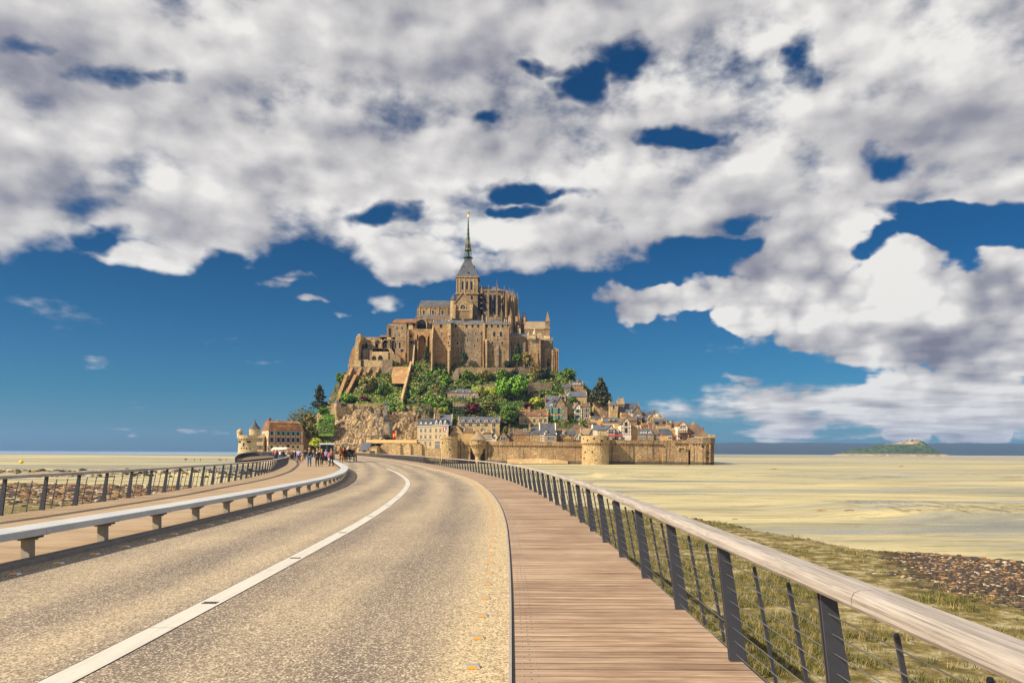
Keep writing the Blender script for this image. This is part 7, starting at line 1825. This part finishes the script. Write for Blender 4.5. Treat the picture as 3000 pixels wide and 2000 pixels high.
    for pts in legs:
        (a,_),(b,_)=pts[2],pts[3]; m=MB(); 
        c=Vector(b)*s; d_=Vector(a)*s; m.hexa([(c.x-.045,c.y-.04,0+max(0,c.z-.045)),(c.x+.045,c.y-.04,max(0,c.z-.045)),(d_.x+.04,d_.y+.07,max(0,d_.z-.10)),(d_.x-.04,d_.y+.07,max(0,d_.z-.10)),(c.x-.035,c.y,c.z+.03),(c.x+.035,c.y,c.z+.03),(d_.x+.04,d_.y+.06,d_.z+.03),(d_.x-.04,d_.y+.06,d_.z+.03)]); m.build('shoe',shoe or SHB,root)
    m=MB(); hz=(hipz+.755)*s; m.lathe(0,.012*s,[(.098*s,hz-.06*s),(.106*s,hz),(.092*s,hz+.055*s),(.05*s,hz+.09*s),(.01,hz+.098*s)],12)
    if hairlen: m.hexa([(-.10*s,.0,hz-hairlen),(.10*s,.0,hz-hairlen),(.10*s,.10*s,hz-hairlen),(-.10*s,.10*s,hz-hairlen),(-.10*s,.02*s,hz+.02),(.10*s,.02*s,hz+.02),(.09*s,.115*s,hz+.02),(-.09*s,.115*s,hz+.02)])
    for v in m.v:
        if v.y<-.045*s and v.z<hz+.03*s and v.z>hz-.1: v.y=-.045*s
    m.build('hair',hair,root,smooth=True)
    if bag:
        bm_,x,z,w_=bag; m=MB(); m.lathe(x*s,-.05,[(w_*.7,z-w_),(w_,z-w_*.5),(w_*.9,z+w_*.6),(w_*.4,z+w_*.9)],10); o=m.build('bag',bm_,root)
        m=MB(); m.tube((x*s,-.05,z+w_*.8),(-x*.3*s,.0,(hipz+.48)*s),.014,.014,5); m.build('strap',bm_,o)
    return root
def put(root,px,pyfeet,D=None,rz=0,z=None):
    h=hy(px)
    if D is None:
        D=70
        for _ in range(12): D=(CH-dz(D)-.03)*F/(pyfeet-h)
    root.location=((px-1500)/F*D,D,(dz(D)+.032) if z is None else z); root.rotation_euler=(0,0,rz); return root
K=FR['K']; kx_=lambda x:K[0]+x*K[2]; ky_=lambda y:K[1]+y*K[2]
def pp(x,yf,*a,rz=0,**k): return put(person(*a,**k),kx_(x),ky_(yf),rz=rz)
pp(440,690,'walker in pale blue shirt and dark trousers with a backpack strap',CLB,CN,HB,stride=.12,H=1.9,bag=(CR_,.05,1.2,.12),shoe=CW,rz=.1)
pp(512,665,'child in tan skirt and pink shoes beside the pale blue shirt walker',CT,CT,HB,stride=.05,H=1.45,skirt=True,shoe=CP,rz=-.1)
pp(678,752,'man in open black jacket and bright blue jeans',CB,CJ,HL,stride=.10,H=1.93,coat=True,rz=.05)
pp(860,752,'walker all in black, second from the blue jeans man',CB,CB,HL,stride=.08,H=1.86,coat=True,long=True,rz=-.15,arms=(.2,.1))
pp(962,740,'blond walker in black with a dark red scarf',CB,CB,HL,stride=.26,H=1.80,coat=True,hairlen=.16,bag=(CR_,.10,1.15,.10),rz=.35)
pp(1055,700,'walker in lilac shirt carrying a large black coat',CV,CB,HB,stride=.15,H=1.80,long=True,skirt=True,bag=(CB,-.2,.75,.26),rz=.2)
pp(1185,738,'long haired walker in black holding a bright pink bag',CBR,CN,HB,stride=.14,H=1.90,hairlen=.30,bag=(CP,-.24,1.1,.19),rz=-.5)
pp(575,600,'walker in dark coat with a pale bag behind the child',CB,CB,HB,stride=.16,H=1.8,coat=True,bag=(CG,-.25,.8,.15),rz=.4)
pp(770,545,'walker in grey sweater half hidden behind the blue jeans man',CG,CN,HL,stride=.1,H=1.8)
pp(330,535,'walker in cream top at the bend of the left railing',CW,CB,HD,stride=.12,H=1.8)
pp(245,540,'walker in dark red jacket at the bend of the left railing',CR_,CB,HD,stride=.12,H=1.75)
pp(915,560,'walker in yellow safety vest in front of the shuttle',cloth('hi_vis',(.65,.75,.05)),CN,HB,H=1.85)
pp(1010,560,'bareheaded walker in orange top in front of the shuttle',CO,CN,HB,H=1.8)
pp(1240,555,'walker in rust jacket at the bench end',CBR,CB,HD,H=1.75)
# crowd : a few builds copied
rnd=random.Random(11)
base=[('black coat',CB,CN,HD),('navy jacket',CN,CB,HB),('grey jacket',CG,CB,HB),('red jacket',CR_,CN,HD),('white shirt',CW,CJ,HB),('brown jacket',CBR,CB,HL)]
protos=[(n,person('x',a,b,c,det=False,H=1.75,group='crowd of visitors near the mount')) for n,a,b,c in base]
used=set()
for i in range(34):
    n,pr=protos[i%6]; 
    o=pr if i<6 else copy_tree(pr)
    if i<24: px=rnd.uniform(796,872); D=rnd.uniform(112,150); z=dz(D)+.05
    else: px=rnd.uniform(800,930); D=rnd.uniform(205,255); z=.42
    o.location=((px-1500)/F*D,D,z); o.rotation_euler=(0,0,rnd.uniform(-1.5,1.5)); s_=rnd.uniform(.92,1.06); o.scale=(s_,s_,s_)
    tag(o,'distant visitor in a %s in the crowd at the far end of the bridge'%n if i<24 else 'distant visitor in a %s walking on the forecourt'%n)
    o['group']='crowd of visitors near the mount, %s'%n if i<24 else 'visitors on the forecourt, %s'%n
# walkers on the sand
for i,(x,y) in enumerate(((1160,143),(1168,142),(1218,142),(1257,141),(1372,142),(1380,143),(1387,142),(1418,142))):
    n,pr=protos[(0,1,0,2,1,0,4,5)[i]]; o=copy_tree(pr); px=x*.4677; D=395+i*2; X_=(px-1500)/F*D; o.location=(X_,D,ground_z(X_,D)); o.rotation_euler=(0,0,i*1.1)
    tag(o,['left walker of a close pair far out on the sand','right walker of a close pair far out on the sand','lone walker on the sand left of the middle','lone walker on the sand right of the middle','first walker of the right group far out on the sand','second walker of the right group far out on the sand','third walker of the right group far out on the sand','last walker on the sand nearest the round tower'][i]); o['group']='walkers out on the sand'
# yellow buoy
p=P(63,1354,5.1*F/(1354-hy(63))); m=MB(); m.lathe(0,0,[(.1,0),(.7,.3),(.85,.8),(.6,1.3),(.15,1.5)],14); r_=empty('buoy',(p.x,p.y,ground_z(p.x,p.y)-.1),0,'round yellow buoy lying on the left flats','buoy'); m.build('float',flat('buoy_yellow',(.8,.55,.03),.5),r_,smooth=True); m=MB(); m.tube((0,0,1.5),(0,0,1.9),.05,.05,5); m.build('ring',LEAD,r_)
# ---- horses
def horse(label,mat,mane):
    root=empty('horse',(0,0,0),0,label,'horse')
    N=[((0,.0,1.25),(.30,.30)),((0,.45,1.22),(.32,.33)),((0,.95,1.25),(.30,.33)),((0,1.35,1.28),(.28,.30)),((0,1.6,1.22),(.2,.2)),
       ((0,-.25,1.42),(.22,.26)),((0,-.45,1.70),(.14,.19)),((0,-.60,1.95),(.11,.14)),((0,-.78,1.90),(.10,.12)),((0,-1.0,1.68),(.075,.08)),((0,-1.08,1.60),(.065,.065)),
       ((-.07,-.56,2.12),.025),((.07,-.56,2.12),.025)]
    E=[(0,1),(1,2),(2,3),(3,4),(0,5),(5,6),(6,7),(7,8),(8,9),(9,10),(7,11),(7,12)]
    for sx in(-1,1):
        st=.12*sx
        for pts,pr in (([((sx*.17,-.05,.95),.13),((sx*.17,-.08-st,.55),.07),((sx*.17,-.05-st,.16),.045),((sx*.17,-.10-st,.05),.06)],0),([((sx*.17,1.30,1.0),.18),((sx*.17,1.15+st,.72),.11),((sx*.17,1.45+st,.52),.065),((sx*.17,1.38+st,.16),.045),((sx*.17,1.33+st,.05),.06)],3)):
            prev=pr
            for p,r in pts: N.append((p,r)); E.append((prev,len(N)-1)); prev=len(N)-1
    skinmesh('body',N,E,mat,root,root=1)
    m=MB()
    for i in range(9):
        f_=i/8; y=lerp(-.05,-.60,f_); z=lerp(1.62,2.12,f_); m.box(-.05,.05,y,y+.12,z-.16,z+.05)
    m.box(-.05,.05,-.85,-.60,1.98,2.06); m.build('mane',mane,root)
    m=MB(); m.tube((0,1.7,1.25),(0,1.9,.7),.08,.05,6); m.build('tail',mane,root)
    m=MB(); m.lathe(0,0,[(.0,0)],3) if 0 else None
    n=14
    for i in range(n):
        a0,a1=2*math.pi*i/n,2*math.pi*(i+1)/n; m.tube((.27*math.cos(a0),-.28-.1*math.sin(a0),1.35+.36*math.sin(a0)),(.27*math.cos(a1),-.28-.1*math.sin(a1),1.35+.36*math.sin(a1)),.05,.05,5)
    m.build('collar',SHB,root); return root
CH_=flat('chestnut_coat',(.38,.16,.05),.6,var=.2); BK_=flat('dark_coat',(.03,.018,.012),.55,var=.3); MN=flat('mane_hair',(.55,.38,.18),.8)
DW_=101.0
o=horse('chestnut draught horse pulling the covered wagon',CH_,MN); o.location=((kx_(1418)-1500)/F*97.0,96.8,dz(97)); o.scale=(1.08,1.08,1.12)
o=horse('dark draught horse harnessed beside the chestnut one',BK_,HD); o.location=((kx_(1520)-1500)/F*97.4,97.4,dz(97)); o.scale=(1.02,1.02,1.0)
# ---- wagon
xw=(kx_(1532)-1500)/F*DW_; root=empty('wagon',(xw,DW_,dz(DW_)),R(8),'black covered horse wagon full of passengers in the road','wagon')
BLKP=flat('black_paint',(.015,.014,.014),.35,var=.2); CANV=flat('canvas',(.55,.53,.50),.8,var=.1)
m=MB(); m.box(-.95,.95,0,5.2,.75,.9); m.box(-.95,.95,0,.08,.9,1.35); m.box(-.97,-.9,0,5.2,.9,1.35); m.box(.9,.97,0,5.2,.9,1.35); m.box(-.8,.8,-.5,0,.55,.65); m.build('body',BLKP,root)
m=MB(); m.box(-.85,.85,-.52,-.46,1.02,1.08); m.box(-.30,.30,-.02,0,.95,1.2); m.build('rail',LEAD,root)
m=MB(); pr=[(-1.05,2.62),(-.95,2.75),(0,2.92),(.95,2.75),(1.05,2.62),(1.0,2.58),(0,2.82),(-1.0,2.58)]; m.prismY(pr,-.2,5.4); m.build('roof',CANV,root)
for sx in(-.94,.94):
    for yy in(0.05,2.6,5.1): m=MB(); m.box(sx-.04,sx+.04,yy-.04,yy+.04,.9,2.62); m.build('post',BLKP,root)
for sx,yy in((-1.02,.7),(1.02,.7),(-1.02,4.4),(1.02,4.4)):
    m=MB(); n=18; r=.46; X0=sx
    for i in range(n):
        a0,a1=2*math.pi*i/n,2*math.pi*(i+1)/n; m.tube((X0,yy+r*math.cos(a0),r+.02+r*math.sin(a0)),(X0,yy+r*math.cos(a1),r+.02+r*math.sin(a1)),.06,.06,5)
    for i in range(8): a=math.pi*i/4; m.tube((X0,yy,r+.02),(X0,yy+r*math.cos(a),r+.02+r*math.sin(a)),.025,.025,4)
    m.tube((X0-.08,yy,r+.02),(X0+.08,yy,r+.02),.09,.09,8); m.build('wheel',BLKP,root)
for k_ in range(3): m=MB(); m.box(-.85,.85,.5+k_*1.5,.95+k_*1.5,1.28,1.36); m.box(-.85,.85,.92+k_*1.5,.97+k_*1.5,1.36,1.8); m.build('seat',WOODD,root)
for i,(dx_,dy,tp,lb,hr) in enumerate(((-.45,.25,CR_,'wagon driver in dark red jacket on the front seat',HD),(.35,.3,CB,'wagon passenger in black beside the driver',HB),(-.5,1.9,CN,'wagon passenger in navy on the second seat',HL),(.4,1.95,CW,'wagon passenger in white on the second seat',HB),(.0,3.4,CBR,'wagon passenger in brown on the rear seat',HB))):
    o=person(lb,tp,CN,hr,seated=True,arms=(.7,.7),det=False); a=R(8); o.location=(xw+dx_*math.cos(a)-(dy+.4)*math.sin(a),DW_+dx_*math.sin(a)+(dy+.4)*math.cos(a),dz(DW_)+.87); o.rotation_euler=(0,0,a)
# ---- shuttle
DB=125.0; xb=(kx_(1078)-1500)/F*DB; root=empty('shuttle_bus',(xb,DB,dz(DB)),R(14),'grey and white shuttle bus standing behind the walkers','bus')
BW=flat('bus_grey',(.42,.44,.45),.35,var=.08); BD=flat('bus_glass',(.02,.025,.03),.08,var=.1)
def rbox(m,x0,x1,y0,y1,z0,z1,c=.15):
    pr=[(x0+c,z0),(x1-c,z0),(x1,z0+c),(x1,z1-c),(x1-c,z1),(x0+c,z1),(x0,z1-c),(x0,z0+c)]; m.prismY(pr,y0,y1)
m=MB(); rbox(m,-1.3,1.3,0,9.5,.35,2.95,.18); m.build('body',BW,root)
m=MB(); rbox(m,-1.35,1.35,-.12,9.6,2.75,3.05,.1); m.build('roof',WFR,root)
for sx in(-1,1): m=MB(); m.box(min(sx*.06,sx*1.15),max(sx*.06,sx*1.15),-.04,.02,1.35,2.6); m.build('windscreen',BD,root)
m=MB(); m.box(-.8,.8,-.05,-.0405,2.62,2.74); m.build('destination_display',DRK,root)
for sx in(-1,1):
    m=MB(); m.prismY([(sx*.95+.14*math.cos(i*.6283),.85+.14*math.sin(i*.6283)) for i in range(10)],-.05,.02); m.build('headlight',WHT,root)
    for k_ in range(6): m=MB(); m.box(*sorted((sx*1.3,sx*1.325)),.6+k_*1.45,1.9+k_*1.45,1.4,2.6); m.build('side_window',BD,root)
    for yy in (1.6,7.6):
        m=MB(); n=16; pr=[(yy+.48*math.cos(2*math.pi*i/n),.48+.48*math.sin(2*math.pi*i/n)) for i in range(n)]; m.prismX(pr,*sorted((sx*1.05,sx*1.34))); m.build('wheel',DRK,root)
    m=MB(); m.tube((sx*1.3,.1,2.5),(sx*1.6,-.25,2.4),.03,.03,5); m.box(sx*1.6-.08,sx*1.6+.08,-.32,-.25,2.0,2.4); m.build('mirror',DRK,root)
m=MB(); m.box(-9800,9800,-200,6900,SAND-5,205)
hz=bpy.data.materials.new('haze'); hz.use_nodes=True; t=NT(hz.node_tree); t.n.clear(); out=t.n.new('ShaderNodeOutputMaterial'); pv=t.n.new('ShaderNodeVolumePrincipled')
pv.inputs['Density'].default_value=.00009; pv.inputs['Color'].default_value=(.28,.50,1,1); pv.inputs['Anisotropy'].default_value=.2
t.l.new(pv.outputs[0],out.inputs['Volume'])
tag(m.build('haze',hz),'thin blue air haze over the bay',kind='stuff')
